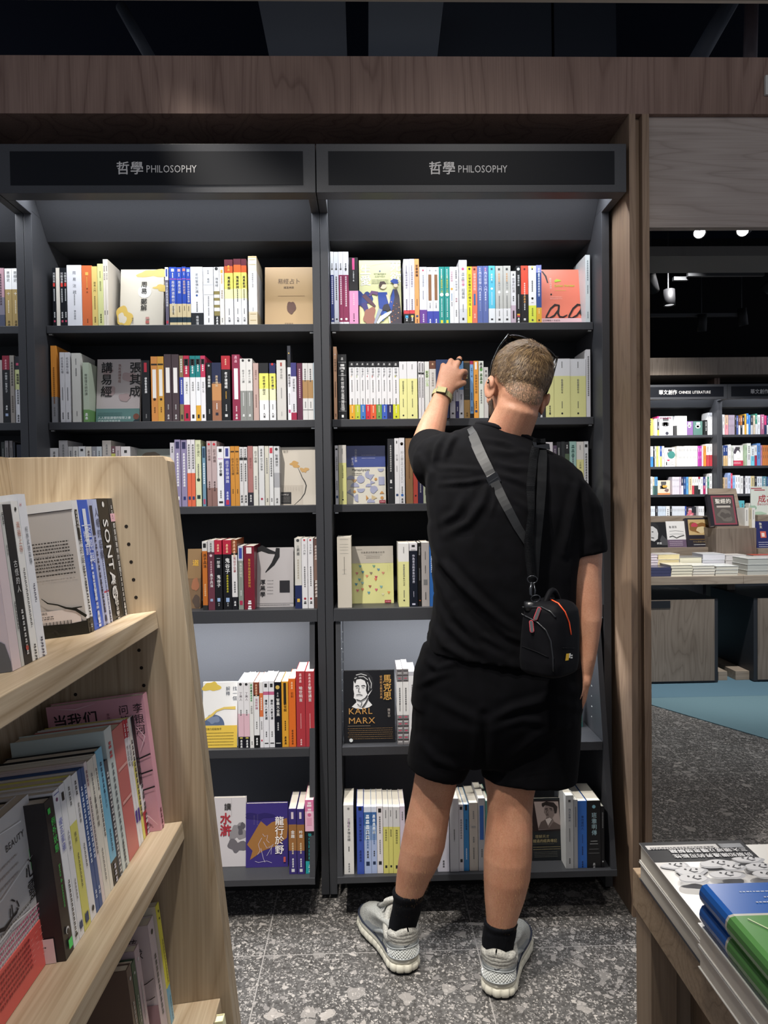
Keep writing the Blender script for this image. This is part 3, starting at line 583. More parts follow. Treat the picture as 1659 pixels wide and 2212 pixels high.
# third shelf of the middle bookcase (the oak unit hides the lower part of its first books)
K3 = 2.765
row(('third shelf', MID), 100, 920, K3, Y1, SH[2], [
 (20, 70, 132, 'short white book with pink edge, first at the end panel', 'e4e2e2:.8,d8a0b0', '666|.3|.06|~4'),
 (74, 126, 87, 'tall grey book near the end panel', 'aeabac', '777|.25|.06|~5'),
 (129, 156, 123, 'pale grey book beside the tall grey one', 'c2c0be', '666|.4|.07|~4'),
 (159, 188, 123, 'off white book with small grey title', 'd2d0cc', '666|.4|.07|~4'),
 (191, 231, 122, 'white book with black sign at its head', 'd8d8d8', '222|.4|.04|#.35'),
 (234, 268, 123, 'white book showing brown title', 'd4d0c8', '5a4a42|.4|.07|~4'),
 (270, 297, 123, 'slate grey book among the whites', '8a8a90', 'ddd|.3|.07|~3'),
 (299, 329, 123, 'blue grey book before the tall one', 'b6bcc0', '666|.3|.07|~3'),
 (332, 384, 87, 'tall grey beige book over the oak panel', 'b4aea8', '777|.25|.06|~4'),
 (386, 410, 121, 'dark book with lime patch', '6a4a50:.12,b8b860:.25,7c6a70', 'eee|.4|.04|~2'),
 (412, 442, 121, 'pinkish grey book over the oak panel', 'b8aaac', '777|.3|.07|~3'),
 (445, 500, 123, 'white book with black logo over the oak panel', 'd8d4d4', '333|.3|.06|#.3'),
 (737, 763, 100, 'slim white book just past the oak corner', 'c8c4cc', '555|.4|.06|~3'),
 (765, 799, 82, 'lilac book, first of two past the oak corner', '8f86a8', '2a2a50|.6|.03|#1.2;eee|.4|.2|~12;eee|.4|.85|#.6'),
 (802, 836, 84, 'lilac book, second of two past the oak corner', '8f86a8', '2a2a50|.6|.03|#1.2;eee|.4|.2|~12;22306a|.4|.85|#.6'),
 (839, 861, 82, 'white and coral slim book, first of two', 'dedade:.5,dc6a4a', '555|.55|.07|~10;223a6a|.6|.85|#.9'),
 (863, 885, 82, 'white and coral slim book, second of two', 'dedade:.5,dc6a4a', '555|.55|.07|~10;223a6a|.6|.85|#.9'),
 (888, 921, 84, 'pale lime book with large title', 'd4d8b4', '4a5236|.55|.06|莊子選文;666|.3|.36|~8;2a3a2a|.6|.6|o;223a3a|.6|.83|#.7'),
 (929, 948, 122, 'slim steel blue book', '6f92a8', '28405a|.7|.03|#3;dde8f0|.6|.28|~9;b04a6a|.6|.88|#1.6'),
 (956, 983, 90, 'rose grey book, first of two', 'b8a4a4:.72,8a6a64', 'c02a3a|.5|.05|o;55403e|.6|.13|莊子誦讀;4a3836|.4|.62|~4'),
 (985, 1016, 90, 'rose grey book, second of two', 'b8a4a4:.72,8a6a64', 'c02a3a|.5|.05|o;55403e|.6|.13|莊子誦讀;4a3836|.4|.62|~4'),
 (1018, 1057, 122, 'white book with black cat mark', 'e2e2e6', '222|.45|.04|#.5;cc9ac0|.7|.2|#.12;222|.5b|.27|莊子全書;444|.25|.74|~4;222|.6|.92|#.3'),
 (1060, 1095, 123, 'indigo book with white head', 'd8d8e2:.2,474a94', '3a4288|.5|.03|#1.4;e4e4f4|.6|.24|莊子哲學講論;d8d8f0|.4|.76|~3;c0304a|.5|.9|#.8'),
 (1097, 1123, 121, 'ochre book, first of two', 'c88a3a', '3a2a18|.8|.08|#.3;40301c|.62|.2|莊子的生活講;4a3418|.3|.72|~3'),
 (1125, 1150, 121, 'ochre book, second of two', 'c88a3a', '3a2a18|.8|.08|#.3;40301c|.62|.2|莊子的生活講;4a3418|.3|.72|~3'),
 (1152, 1174, 126, 'slim white book with black bar, first of two', 'd4d2d2', '666|.5|.03|~4;222|.9|.18|#.7;555|.5|.28|~8;333|.6|.82|~3'),
 (1176, 1198, 126, 'slim white book with black bar, second of two', 'd4d2d2', '666|.5|.03|~4;222|.9|.18|#.7;555|.5|.28|~8;333|.6|.82|~3'),
 (1201, 1231, 120, 'brick rose book with dark foot', 'a87470:.78,2e2c34', '5a2a2a|.5|.2|莊子之心;ddd|.4|.82|~3'),
 (1234, 1262, 122, 'white book in glittering wrap', 'd6d4cc', '55534c|.6|.08|莊子說義;888|.4|.5|~6'),
 (1266, 1299, 119, 'white book with small red badge', 'd6d6d6', '666|.4|.05|~3;555|.45|.2|莊子快意學;a02040|.4|.89|o'),
 (1303, 1327, 120, 'slim cream book', 'd0ccbe', '777|.4|.2|~8;555|.4|.88|~2'),
 (1330, 1353, 120, 'slim white book with red head label', 'dcdcdc', 'c03a4a|.7|.03|#1.4;555|.5|.2|~8;555|.4|.88|~2'),
 (1356, 1390, 121, 'white and grey zigzag book', 'd0d0d2:.45,a8a8ac:.7,d6d6d6', '333|.5|.05|o;444|.5|.14|智囊講堂;666|.4|.88|~2'),
])
c = Cover(282, 366, 970, 1093, Y1+.05, SH[2], 'a9ada2'); c.blob(.5, .9, .2, .05, '8a7a66', 3).lines(.1, .75, .8, 3, .06, '6a6e66').done('greyish green book face out over the oak panel', ('third shelf', MID))
c = Cover(604, 683, 966, 1091, Y1+.035, SH[2], 'cfc7ba')
c.rect(0, 0, .64, .34, 'c2b9ac').blob(.42, .70, .13, .05, 'c49a5c', 5, j=.5).blob(.68, .60, .09, .05, 'caa268', 8, j=.6)
c.stroke([(.5, .64), (.57, .55), (.62, .47), (.69, .40), (.73, .33), (.69, .2), (.58, .1), (.4, 0)], [.008, .018, .02, .03, .028, .022, .018, .008], '35332f')
c.rect(.03, .02, .32, .22, '2e2c2c').h('SAMPLE', .05, .165, .055, 'd8d4d0').lines(.06, .13, .28, 4, .025, '8a8682', .004)
for i in range(7): c.v('一一一一', .08+.075*i, .31, .03, '4a4640')
c.h('莊子', .1, .91, .07, '5a554d').done('cream book face out with a bare black branch and SAMPLE sticker', ('third shelf', MID))

# fourth shelf of the middle bookcase
row(('fourth shelf', MID), 100, 920, K3, PY+.02, 1.012, [
 (929, 958, 690, 'orange book with white head', 'd6d4d0:.14,c4702c:.93,2a2a2a', '222|.6|.03|#.9;3a2410|.7b|.18|孫子兵法;eac090|.35|.62|~6'),
 (962, 1001, 683, 'wine dark book with pale head', 'c8c4c4:.17,5a2f3c:.2,6a3644', '666|.3|.04|~4;d8c0c4|.4|.22|o;c8a8b0|.3|.3|~6;eee|.5b|.48|孫子兵法;9ab0d0|.4|.84|#.4'),
 (1003, 1046, 682, 'black book with red head, first of two', 'b52840:.205,15151a', 'f0c8a0|.3|.06|~3;eee|.5|.24|一部書;eee|.55b|.5|鬼谷子;9ab4dc|.4|.83|#.5;999|.2|.9|~2'),
 (1052, 1102, 682, 'black book with red head, second of two', 'b52840:.205,15151a', 'f0c8a0|.3|.06|~3;f2f2f2|.6b|.26|鬼谷子;c8c030|.25|.5|~7;9ab4dc|.4|.83|#.5;999|.2|.9|~2'),
 (1105, 1137, 679, 'white book with rust head and black foot', '8c4a2c:.19,1a1a1a:.22,e2e0e0:.82,1c1c22', 'e8c0a0|.5|.02|~5;a02030|.55|.25|鬼谷子全書;555|.35|.6|~5;eee|.4|.88|~2'),
 (1144, 1173, 718, 'grey green book with blue label', 'c8ccd8:.23,8c928a', '3a4aa0|.6|.03|#2.2;f0f0ea|.55|.27|鬼谷子研究;ddd|.3|.7|~3;b03050|.6|.86|#.9'),
 (1178, 1240, 718, 'thick maroon book with white seal', '7a1f30', 'ece4e0|.5|.02|#.6;e0b048|.26|.2|鬼谷子與道家智慧研究;eee|.4|.86|~2'),
 (1481, 1521, 672, 'white book with navy foot', 'd2cfc8:.67,262f5a', '444|.45|.03|o;b0b0a8|.4|.1|~1;444|.55|.14|素書;b0a898|.3|.3|~8;d8b048|.4|.86|#.5'),
 (1523, 1557, 673, 'white book with a fine red head line, first of two', 'e2e0e2', 'c03040|.3|.01|#.3;333|.45|.08|三十六計;666|.3|.4|~10;a02838|.4|.86|o;333|.5|.9|~1'),
 (1560, 1592, 673, 'white book with a fine red head line, second of two', 'e2e0e2', 'c03040|.3|.01|#.3;333|.45|.08|三十六計;666|.3|.4|~10;a02838|.4|.86|o;333|.5|.9|~1'),
 (1596, 1620, 673, 'brown patterned book at the shelf end', '6a4f48:.25,8a6e62:.6,5c4640', 'd8c8c0|.6|.1|~5;e8dcd4|.7|.6|~5'),
])
c = Cover(404, 433, 1186, 1313, PY+.06, 1.012, '7a6248'); c.rect(0, .5, 1, 1, '8f7350').h('道', .35, .72, .5, 'e0b040', 1).blob(.6, .4, .25, .12, 'a06a4c', 3).blob(.7, .12, .3, .1, '54463c', 5).done('colourful comic-like book face out beside the oak unit', ('fourth shelf', MID))
c = Cover(553, 634, 1183, 1310, PY+.065, 1.012, 'b5b0b0', side='8a8686')
c.stroke([(0, .95), (.15, .99), (.35, .93), (.55, .9)], [.12, .16, .12, .05], '1b1a1b').stroke([(.58, .99), (.56, .85), (.45, .72), (.25, .58)], [.10, .14, .1, .02], '1b1a1b')
c.v('厚黑學', .17, .46, .15, '1b1a1b', 1).rect(.63, .24, .9, .44, '28272a').lines(.3, .44, .46, 5, .055, '5a5858', .004).rect(0, .06, 1, .066, '8a8686').lines(.1, .03, .9, 1, .03, '6a6868')
c.done('grey book face out with sweeping black brush stroke', ('fourth shelf', MID))

# lit shelf and bottom board of the middle bookcase
Y5 = cabY(.556)+.012; K5 = 3.456
row(('lit lower shelf', MID), 420, 1320, K5, Y5, .556, [
 (321, 363, 533, 'white book with pink wash and black foot, first of two', 'f0eef0:.48,e8c0cc:.83,1b1b24', '333|.5|.03|o;6a5a60|.5|.15|丁美人;777|.3|.42|~3;e0d060|.5|.84|#.2;eee|.4|.88|~3'),
 (365, 406, 533, 'white book with pink wash and black foot, second of two', 'f0eef0:.48,e8c0cc:.83,1b1b24', '333|.5|.03|o;6a5a60|.5|.15|丁美人;777|.3|.42|~3;e0d060|.5|.84|#.2;eee|.4|.88|~3'),
 (408, 437, 530, 'slim white book with green lettering', 'ecebe8', '4f9a5a|.6|.03|~3;4f9a5a|.5|.12|~5;666|.5|.36|世說新語;888|.4|.9|~2'),
 (440, 479, 533, 'white book with rust head and black foot', '8a4632:.19,222:.21,ececec:.81,161618', 'ecc8a8|.4|.03|~5;b05070|.5|.25|菜根新譯;888|.3|.6|~4;eee|.4|.85|~3'),
 (483, 509, 530, 'slim white book with orange block', 'eceaea:.17,e07a48:.53,ecebee', 'f4e8e0|.5|.24|~6;888|.4|.6|~5;c03050|.4|.88|#.5'),
 (511, 550, 523, 'white book with pink and black crest, first of two', 'ececf0:.16,c86a90:.21,ececf0', '333|.5|.04|#.7;222|.52b|.28|唐宋八大家文選;666|.3|.76|~3;333|.7|.93|#.2'),
 (553, 592, 523, 'white book with pink and black crest, second of two', 'ececf0:.16,c86a90:.21,ececf0', '333|.5|.04|#.7;222|.52b|.28|唐宋八大家文選;666|.3|.76|~3;333|.7|.93|#.2'),
 (594, 645, 530, 'navy black book with gold disc', '14161f', 'd8b860|.6|.08|o;999|.3|.16|~2;e8e6e0|.5b|.25|智囊大全集;ccc|.25|.62|~4;ccc|.7|.93|#.12'),
 (648, 697, 527, 'amber yellow book', 'e0a236', '2c2416|.4|.02|#3.2;2a2014|.45b|.32|觀世說;5a4018|.25|.6|~5;3a2a12|.35|.84|~3'),
 (700, 751, 505, 'glittering orange book', 'e0702a', 'f4c8a0|.3|.05|~3;402010|.4|.2|初刻;703818|.3|.75|~6'),
 (756, 822, 450, 'tall red book in wrap, first of two', 'b03a42', 'f0c8c8|.3|.03|~3;f0e6e4|.42b|.2|喻世明言;e8b8b8|.1|.56|~14;f0d0d0|.2|.9|~3'),
 (825, 890, 450, 'tall red book in wrap, second of two', 'b03a42', 'f0c8c8|.3|.03|~4;f0e6e4|.42b|.2|警世通言;e8b8b8|.1|.56|~14;f0d0d0|.2|.9|~3'),
])
c = Cover(437, 512, 1474, 1613, Y5+.01, .556, 'efeeec')
c.blob(.25, .93, .22, .08, 'dcc056', 3, j=.4).disc(.33, .34, .30, '5a6a88', 0, 180).blob(.3, .43, .16, .07, '7d8ba6', 7, j=.4).stroke([(.05, .42), (.28, .5), (.4, .56), (.62, .6), (.95, .6)], [.05, .07, .05, .06, .09], 'e0c468').rect(0, 0, 1, .335, 'e4c250')
c.v('找一個', .92, .93, .13, '4a5260').v('解釋', .72, .93, .13, '4a5260').h('認識力超級推手', .06, .27, .07, '5c5228').lines(.06, .22, .9, 5, .045, '6a5c2c', .005)
c.done('white and yellow book face out with blue dome', ('lit lower shelf', MID))
Y6 = cabY(.157)+.012
row(('bottom board', MID), 440, 1640, K5, Y6+.01, .157, [
 (631, 689, 372, 'purple and bronze book, first of two', '3a2f72:.24,96673a:.64,3a2f72', 'd8c8d0|.3|.05|#.9;f0ece8|.5b|.33|金趣;d8c8a8|.25|.52|~5;ddd|.25|.76|~4;ddd|.4|.92|#.4'),
 (693, 748, 372, 'purple and bronze book, second of two', '3a2f72:.24,96673a:.64,3a2f72', 'd8c8d0|.3|.05|#.9;f0ece8|.5b|.33|吟遊;d8c8a8|.25|.52|~5;ddd|.25|.76|~4;ddd|.4|.92|#.4'),
 (754, 819, 307, 'pink, black and turquoise book at the cabinet side', 'dc7aa4:.155,eab8cc:.425,16161a:.83,2aa5a8', 'f4dce4|.6|.03|~2;d06a94|.4|.2|o;e0a0b8|.55|.24|#.9;2aa5a8|.42b|.45|秋水堂論金瓶梅;d8f0f0|.4|.88|~2'),
], dep=.15)
c = Cover(462, 532, 1724, 1884, Y6+.07, .157, 'cdc8ca', lean=.02)
c.rect(.55, .72, .555, .99, '7a7678').blob(.75, .5, .2, .14, '8f8b8e', 3, j=.5).blob(.72, .3, .25, .1, '6d696e', 7, j=.5).blob(.85, .55, .1, .08, '5c595f', 2, j=.6).v('讀', .42, .92, .22, '33302f', 1).v('水滸', .35, .78, .36, 'a8303c', 2, 1.0).done('grey ink-wash book face out with red brush title', ('bottom board', MID))
c = Cover(531, 622, 1736, 1881, Y6+.06, .157, '3b3075', lean=.025)
c.poly([(.03, .36), (.3, .66), (.36, .72), (.5, .64), (.62, .7), (.98, .76), (1, .62), (.98, .45), (.7, .32), (.42, .26), (.1, .12), (.16, .26)], '9a6c3c').blob(.3, .8, .28, .06, '2d2560', 4, j=.5)
for pts in ([(.4, .52), (.45, .48), (.52, .5), (.5, .42), (.56, .38)], [(.38, .46), (.3, .36), (.34, .26), (.28, .2)], [(.42, .4), (.5, .3), (.62, .34), (.6, .2)], [(.22, .1), (.3, .08), (.5, .1), (.62, .07)], [(.55, .3), (.66, .36), (.5, .18)], [(.36, .3), (.42, .14), (.46, .08)]): c.stroke(pts, .008, 'cfc8d8')
c.v('龍行於野', .79, .79, .22, 'eee8e4', 1, 1.0).v('一一一一一一一一一', .28, .83, .026, 'c8b8c0').v('一一一一一一一一', .2, .82, .026, 'c8b8c0').rect(.9, .08, .95, .16, 'c05a52')
c.done('purple book face out with bronze ink patch', ('bottom board', MID))
# ------------------------------------------------------------------ bookcase the man faces
K5a, K6 = 5.184, 4.88
row(('top shelf', MAN), 690, 520, K5a, Y1, SH[0], [
 (120, 156, 122, 'tall white book with navy lower part', 'e6e8ee:.32,2c3a78:.97,e4e4ea', '555|.4|.16|~4;444|.55|.24|o;e4e4f4|.5|.34|~14;eee|.5|.93|o'),
 (159, 209, 122, 'tall all white book of the question mark set', 'dfe2ec:.97,c8c8cc', '555|.3|.16|~4;444|.45|.24|o;444|.36|.34|~12;333|.4|.93|o'),
 (211, 259, 122, 'tall white and wine red book, first of two', 'e6e6ec:.32,8c2c54:.97,e4e4ea', '555|.3|.16|~4;444|.45|.24|o;f0e0e8|.38|.34|~14;eee|.5|.93|o'),
 (261, 322, 122, 'tall white and wine red book, second of two', 'e6e6ec:.32,8c2c54:.97,e4e4ea', '555|.3|.16|~4;444|.4|.24|o;f0e0e8|.32|.34|~14;eee|.45|.93|o'),
 (328, 428, 187, 'black book with a pink wrap band on its lower half', '1b191c:.5,e69ac4', 'd8508c|.26|.01|#1.3;f0f0f0|.16b|.2|今天讀哲學了嗎;f4d0e4|.18|.54|~6;50304a|.13|.84|~4;30202c|.16|.95|o'),
 (940, 1003, 203, 'pale lilac book with red and black foot, first of two', 'e4deec:.79,d6404a:.845,1c1c20', '6a6470|.2|.1|~5;5a5664|.4|.2|圖解世界哲學史;5a5664|.28|.62|~6;50b0e0|.5|.87|#.5;eee|.3|.9|~2'),
 (1005, 1060, 203, 'pale lilac book with red and black foot, second of two', 'e4deec:.79,d6404a:.845,1c1c20', '6a6470|.2|.1|~5;5a5664|.42|.2|圖解世界哲學史;5a5664|.3|.62|~6;f0d060|.5|.87|#.4;eee|.35|.9|~2'),
 (1062, 1113, 203, 'apricot book with heavy brown title', 'e8a262', '4a2c18|.62b|.09|哲學概論;7a4a28|.2|.62|~6;2a4a78|.5|.87|#.4;704828|.35|.93|~2'),
 (1119, 1200, 292, 'white book with violet foot', 'e4e6ec:.755,6a3c94', 'c03a5a|.24|.06|o;667|.22|.14|哲學與宗教全史;889|.14|.42|~7;e4d8f0|.24|.83|~4'),
 (1202, 1268, 295, 'white book with brown panel and blue foot, first of two', 'e8e8ea:.78,3a44a8', '999|.3|.06|o;8c6240|.52|.13|#4.4;f0e0c0|.34|.15|給所有人的哲學課;777|.12|.63|~3;667|.2|.68|~2;f0f0ff|.3|.92|~2'),
 (1270, 1335, 295, 'white book with brown panel and blue foot, second of two', 'e8e8ea:.78,3a44a8', '999|.3|.06|o;8c6240|.5|.13|#4.4;f0e0c0|.34|.15|給所有人的哲學課;777|.12|.63|~3;667|.2|.68|~2;f0f0ff|.3|.92|~2'),
 (1337, 1395, 290, 'teal book with yellow title, first of two', '1a9088', 'd8eee8|.25|.04|~6;ecdc50|.4|.15|史上最強哲學入門;f4ecd8|.7|.49|o;d0ece8|.25|.56|~8;d8eee8|.28|.8|~3;e8d83c|.42|.94|#.6'),
 (1399, 1456, 290, 'teal book with yellow title, second of two', '1a9088', 'd8eee8|.25|.04|~6;ecdc50|.4|.15|史上最強哲學入門;f4ecd8|.7|.49|o;d0ece8|.25|.56|~8;d8eee8|.28|.8|~3;e8d83c|.42|.94|#.6'),
 (1458, 1502, 290, 'slim white book with coloured title letters', 'eaeaec', 'b05a7a|.5|.08|哲學輕鬆讀;e0a840|.6|.39|o;78a0c0|.3|.47|~5;777|.3|.62|~3'),
 (1504, 1556, 290, 'slim white dictionary with grey title', 'ebebed', '444|.3|.06|~5;888|.5|.25|哲學用語;9a4a5a|.45|.55|事典;777|.3|.76|~4'),
 (1562, 1650, 213, 'taller white book with pink and grey title', 'e4e4e8:.77,d6d8dc', 'd8507c|.34|.14|o;999|.45|.2|~2;e06a98|.42|.31|哲學;777|.42|.45|超圖解;888|.16|.7|~5;333|.24|.91|#.3'),
])
row(('top shelf', MAN), 980, 520, K6, Y1, SH[0], [
 (140, 190, 272, 'bright yellow book with black brush title', 'f0e234', '222|.5|.04|o;26261c|.62|.13|哲學家看世界的種方法;555530|.25|.72|~6'),
 (192, 246, 270, 'coral book with pale title', 'e8775c', '6a2a20|.4|.03|#.4;f8d8cc|.52|.12|哲學家超圖鑑;3a6a9c|.35|.48|#2.2;f4c8b8|.4|.83|~2'),
 (248, 303, 265, 'slate blue book, first of two', '5c6ca8', 'c8d0ec|.3|.03|~2;eceef8|.58|.1|西方哲學入門;d8dcf0|.35|.45|~4;a0acd4|.25|.62|~6'),
 (305, 361, 265, 'slate blue book, second of two', '5c6ca8', 'e0a0c0|.3|.03|~2;eceef8|.58|.1|西方哲學入門;d8dcf0|.35|.45|~4;a0acd4|.25|.62|~6'),
 (366, 434, 263, 'sky blue book with white foot', '5cc0dc:.745,e8ecee', '445a66|.3|.04|#.3;d8f0f8|.3|.14|~3;285a70|.4|.22|四十;f4f8f8|.36|.4|o;d0ecf4|.18|.46|~9;333|.35|.92|#.25'),
 (440, 518, 263, 'stone grey book with white foot, first of two', 'bcbcb6:.745,e6e6e6', '444|.28|.04|#.3;d0a070|.24|.13|~4;555|.34|.28|五十三;f0f0ee|.34|.46|o;777|.16|.52|~9;888|.16|.78|~4;333|.3|.92|#.25'),
 (521, 598, 263, 'stone grey book with white foot, second of two', 'bcbcb6:.745,e6e6e6', '444|.28|.04|#.3;d0a070|.24|.13|~4;555|.34|.28|五十三;f0f0ee|.34|.46|o;777|.16|.52|~9;888|.16|.78|~4;333|.3|.92|#.25'),
 (602, 654, 320, 'shorter white book with mauve foot', 'dcdcde:.66,c4b0be', '444|.4|.05|~1;665a60|.56|.13|哲學的起源;444|.3|.48|~3;4a3a40|.3|.76|#1.6;a05a70|.3|.78|~4'),
 (657, 706, 262, 'black book asking a white question', '1a1b1d', 'e8e8e8|.6|.06|o;ddd|.45b|.16|哲學是什麼;ccc|.25|.5|~10;f0b030|.6|.84|#.3;d84a5a|.6|.87|#.25;eee|.5|.91|~2'),
 (709, 783, 262, 'black book with vermilion upper half', 'e2503a:.5,1c1a1b', '5a2018|.3|.06|o;f4d8cc|.22|.3|~7;d8a060|.3|.52|~3;ddd|.2|.66|~4;ddd|.3|.92|#.3'),
 (788, 868, 262, 'white book with lime foot and round face doodle', 'e6e6e6:.695,d8e04c', '333|.22|.06|o;e0d070|.3|.01|#.25;444|.2|.26|~6;333|.3|.57|o;e6e6e6|.2|.58|o;777|.3|.64|#.05;777a30|.22|.74|~4;444|.25|.95|o'),
 (871, 925, 255, 'blue book with periwinkle head and amber foot', '8a92d0:.13,2f4a86:.735,e0a838', 'e8ecf8|.4|.05|~3;d8e0f0|.4|.17|~8;c8d0ec|.3|.45|~3;f0e0a0|.25|.76|~3;2a2a30|.3|.94|#.3'),
 (1388, 1436, 148, 'tall pale grey book at the right end', 'd4dadb', '8a9498|.4|.08|~9;788286|.3|.45|~5;8a9498|.3|.84|~4'),
])
c = Cover(777, 868, 562, 702, Y1+.02, SH[0], 'dcdca6', lean=.035)
c.poly([(0, .88), (1, 1), (1, 1), (0, 1)], 'dcdca6')
c.v('生愛', .14, .93, .27, 'f6f4ea', 1, 1.0).v('死欲', .86, .98, .27, 'f6f4ea', 1, 1.0).disc(.5, .83, .02, '5a6a90').h('從中國禮教到', .5, .775, .05, '5f6a4c', 0, True).h('近現代西方', .5, .735, .05, '5f6a4c', 0, True).lines(.3, .69, .7, 3, .026, '6c7456', .005)
# loose dancing figures in blue and umber on a pale ground
c.blob(.1, .4, .16, .14, '2c3f7c', 4, j=.5).stroke([(.1, .34), (.16, .24), (.2, .12), (.24, .0)], [.14, .11, .08, .06], '3b3472').stroke([(.1, .46), (.25, .36), (.38, .28)], [.1, .1, .04], '5a3c48').blob(.24, .12, .16, .13, '9c6a5c', 6, j=.4)
c.poly([(.44, .5), (.66, .5), (.7, .32), (.62, .12), (.52, .12), (.46, .3)], '2c4796').stroke([(.44, .48), (.3, .5), (.24, .44)], [.09, .08, .05], '6a4a74').disc(.57, .60, .085, 'e8d4b4').poly([(.47, .6), (.5, .66), (.6, .67), (.65, .62), (.56, .62), (.5, .56)], '4a3a34').stroke([(.66, .46), (.72, .32)], .05, 'e6d0b0')
c.stroke([(.5, .24), (.42, .12), (.36, .02)], [.1, .07, .05], '9aa0b0').stroke([(.62, .2), (.54, .06)], [.07, .05], '2c62b0').blob(.64, .26, .08, .06, '33303a', 3)
c.poly([(.74, .44), (.8, .54), (.9, .54), (.95, .44), (1, .1), (1, .01), (.72, .01)], '403a46').poly([(.7, .3), (.82, .56), (.84, .42), (.76, .2)], '2a4a9a').disc(.87, .6, .05, 'ecd8ba').blob(.85, .66, .1, .035, '26489a', 5)
for i in range(12): c.disc(.76+.2*((i*37) % 11)/11, .04+.36*((i*53) % 13)/13, .014, ('c87a4a', '8a5a4c', 'd8a070')[i % 3], n=8); c.k -= 1
c.stroke([(.42, .02), (.52, .1), (.64, .15), (.76, .2)], [.05, .1, .09, .03], 'e8e8ee').stroke([(.7, .12), (.72, .02)], .03, 'e8e8ee')
c.done('pale yellow book face out with white title and blue dancing figures', ('top shelf', MAN))
c = Cover(1170, 1264, 582, 696, Y1+.05, SH[0], 'ea8068', side='c86a58', lean=.035)
c.stroke([(-.0, .965), (.08, .96), (.15, .88), (.19, .76)], [.02, .035, .04, .03], '1c1618').v('蘇菲的世界', .25, .85, .055, 'f4dcd0', 0, 1.0).disc(.255, .555, .022, '1c1618')
c.poly([(.34, .8), (.4, .83), (.48, .81), (.5, .79), (.42, .78), (.36, .77)], 'b4c834').h('Sofies Verden', .34, .69, .075, 'b4c834', 1).rect(.34, .62, .6, .624, 'b4c834').lines(.22, .5, .5, 2, .03, 'f4d0c4', .005)
for ox in (.0, .52): c.stroke([(.1+ox, .13), (.12+ox, .17), (.22+ox, .30), (.33+ox, .37), (.42+ox, .36), (.40+ox, .28), (.3+ox, .18), (.18+ox, .13), (.11+ox, .15)], [.02, .04, .04, .045, .04, .035, .04, .04, .02], '1c1618').stroke([(.42+ox, .35), (.39+ox, .22), (.42+ox, .16), (.5+ox, .15), (.6+ox, .19)], [.045, .045, .04, .035, .02], '1c1618')
c.rect(0, 0, 1, .128, 'e8c0c4').h('全球暢銷十年紀念', .02, .075, .05, '4a2a30').h('經典哲學小說作品', .02, .022, .05, '4a2a30', 1)
c.done('coral book face out with looping black handwriting', ('top shelf', MAN))

row(('second shelf', MAN), 690, 520, K5a, Y1, SH[1], [
 (154, 190, 1185, 'tall slim peach book at the post', 'd8a884', 'eee|.4|.1|~1;50382c|.75|.17|哲學家列傳;7a5a46|.4|.48|~10;6a4a38|.4|.92|~2'),
 (203, 300, 1272, 'thick black book with silver lettering and rules', '17181a', 'aaa|.3|.05|~1;e8e8e8|.9|.12|#.025;ccc|.7|.15|~1;aaa|.4|.22|~3;e8e8e8|.9|.32|#.025;f0f0f0|.42|.42|哲學;f0f0f0|.42|.42| 　;ddd|.42|.535|故事;e8e8e8|.42|.64|威爾;e8e8e8|.42|.75|杜蘭;ddd|.9|.73|#.015;999|.6|.78|~1;e0e0e0|.9|.87|#.025;eee|.24|.93|#.3'),
])
base = ['e0a52e', 'b8c43c', '3f7ac0', 'cc2f3c', 'dc5c34', '6a9a4c', '3a5cba', '23245a', 'ccd02c']
nmc = ['amber', 'lime', 'sky blue', 'red', 'vermilion', 'leaf green', 'royal blue', 'navy', 'chartreuse']
numc = ['d8a030', '98b038', '58687a', 'c03040', 'c85040', '7a8a70', '333', '333', 'c8c840']
xs = [(330, 391), (393, 450), (453, 509), (513, 562), (564, 628), (631, 691), (694, 752), (755, 815), (818, 888)]
row(('second shelf', MAN), 690, 520, K5a, Y1, SH[1], [
 (a, c, 1352, 'white set volume number %d with black head and %s foot' % (i+1, nmc[i]), '1c1c20:.1,e2e2e4:.745,%s' % base[i],
  'bbb|.4|.03|~1;44464c|.46|.115|哲學史;%s|.5b|.235|%d;666|.22|.32|~8;555|.25|.64|~4;eee8d0|.2|.77|~5;222|.26|.96|o' % (numc[i], i+1)) for i, (a, c) in enumerate(xs)])
row(('second shelf', MAN), 690, 520, K5a, Y1, SH[1], [
 (892, 976, 1352, 'white and pale yellow book, first of two after the numbered set', 'e0e0e2:.30,e2e09a', '777|.14|.05|~4;4a4a3a|.26|.34|西方哲學史;777850|.12|.34|~12;555540|.13|.65|~7;222|.22|.94|o'),
 (979, 1093, 1352, 'white and pale yellow book, second and thicker of two after the numbered set', 'e0e0e2:.30,e2e09a', '777|.1|.05|~4;4a4a3a|.2|.34|西方哲學史;777850|.09|.34|~12;555540|.1|.65|~7;222|.18|.94|o'),
 (1105, 1136, 1352, 'slim white book with black dash, first of two', 'dad8da', '444|.5|.03|~5;222|.9|.19|#.7;555|.45|.28|~13'),
 (1139, 1170, 1352, 'slim white book with black dash, second of two', 'dad8da', '444|.5|.03|~5;222|.9|.19|#.7;555|.45|.28|~13'),
 (1177, 1226, 1352, 'white book with lime green title', 'dcdcd8', '8fc02c|.85|.16|哲學小玉;333|.4|.17|~3'),
 (1230, 1303, 1345, 'white book with brown leather head', '6a4230:.14,d6d2cc', 'd8b890|.3|.04|~1;776a60|.34|.2|西方哲學概論;555|.12|.6|~8'),
])
K7 = 4.1475
row(('second shelf', MAN), 690, 520, K5a, Y1-.018, SH[1], [(1306, 1450, 1330, 'navy book under the hand of the man', '22345c', '8a98b8|.12|.1|~3')])
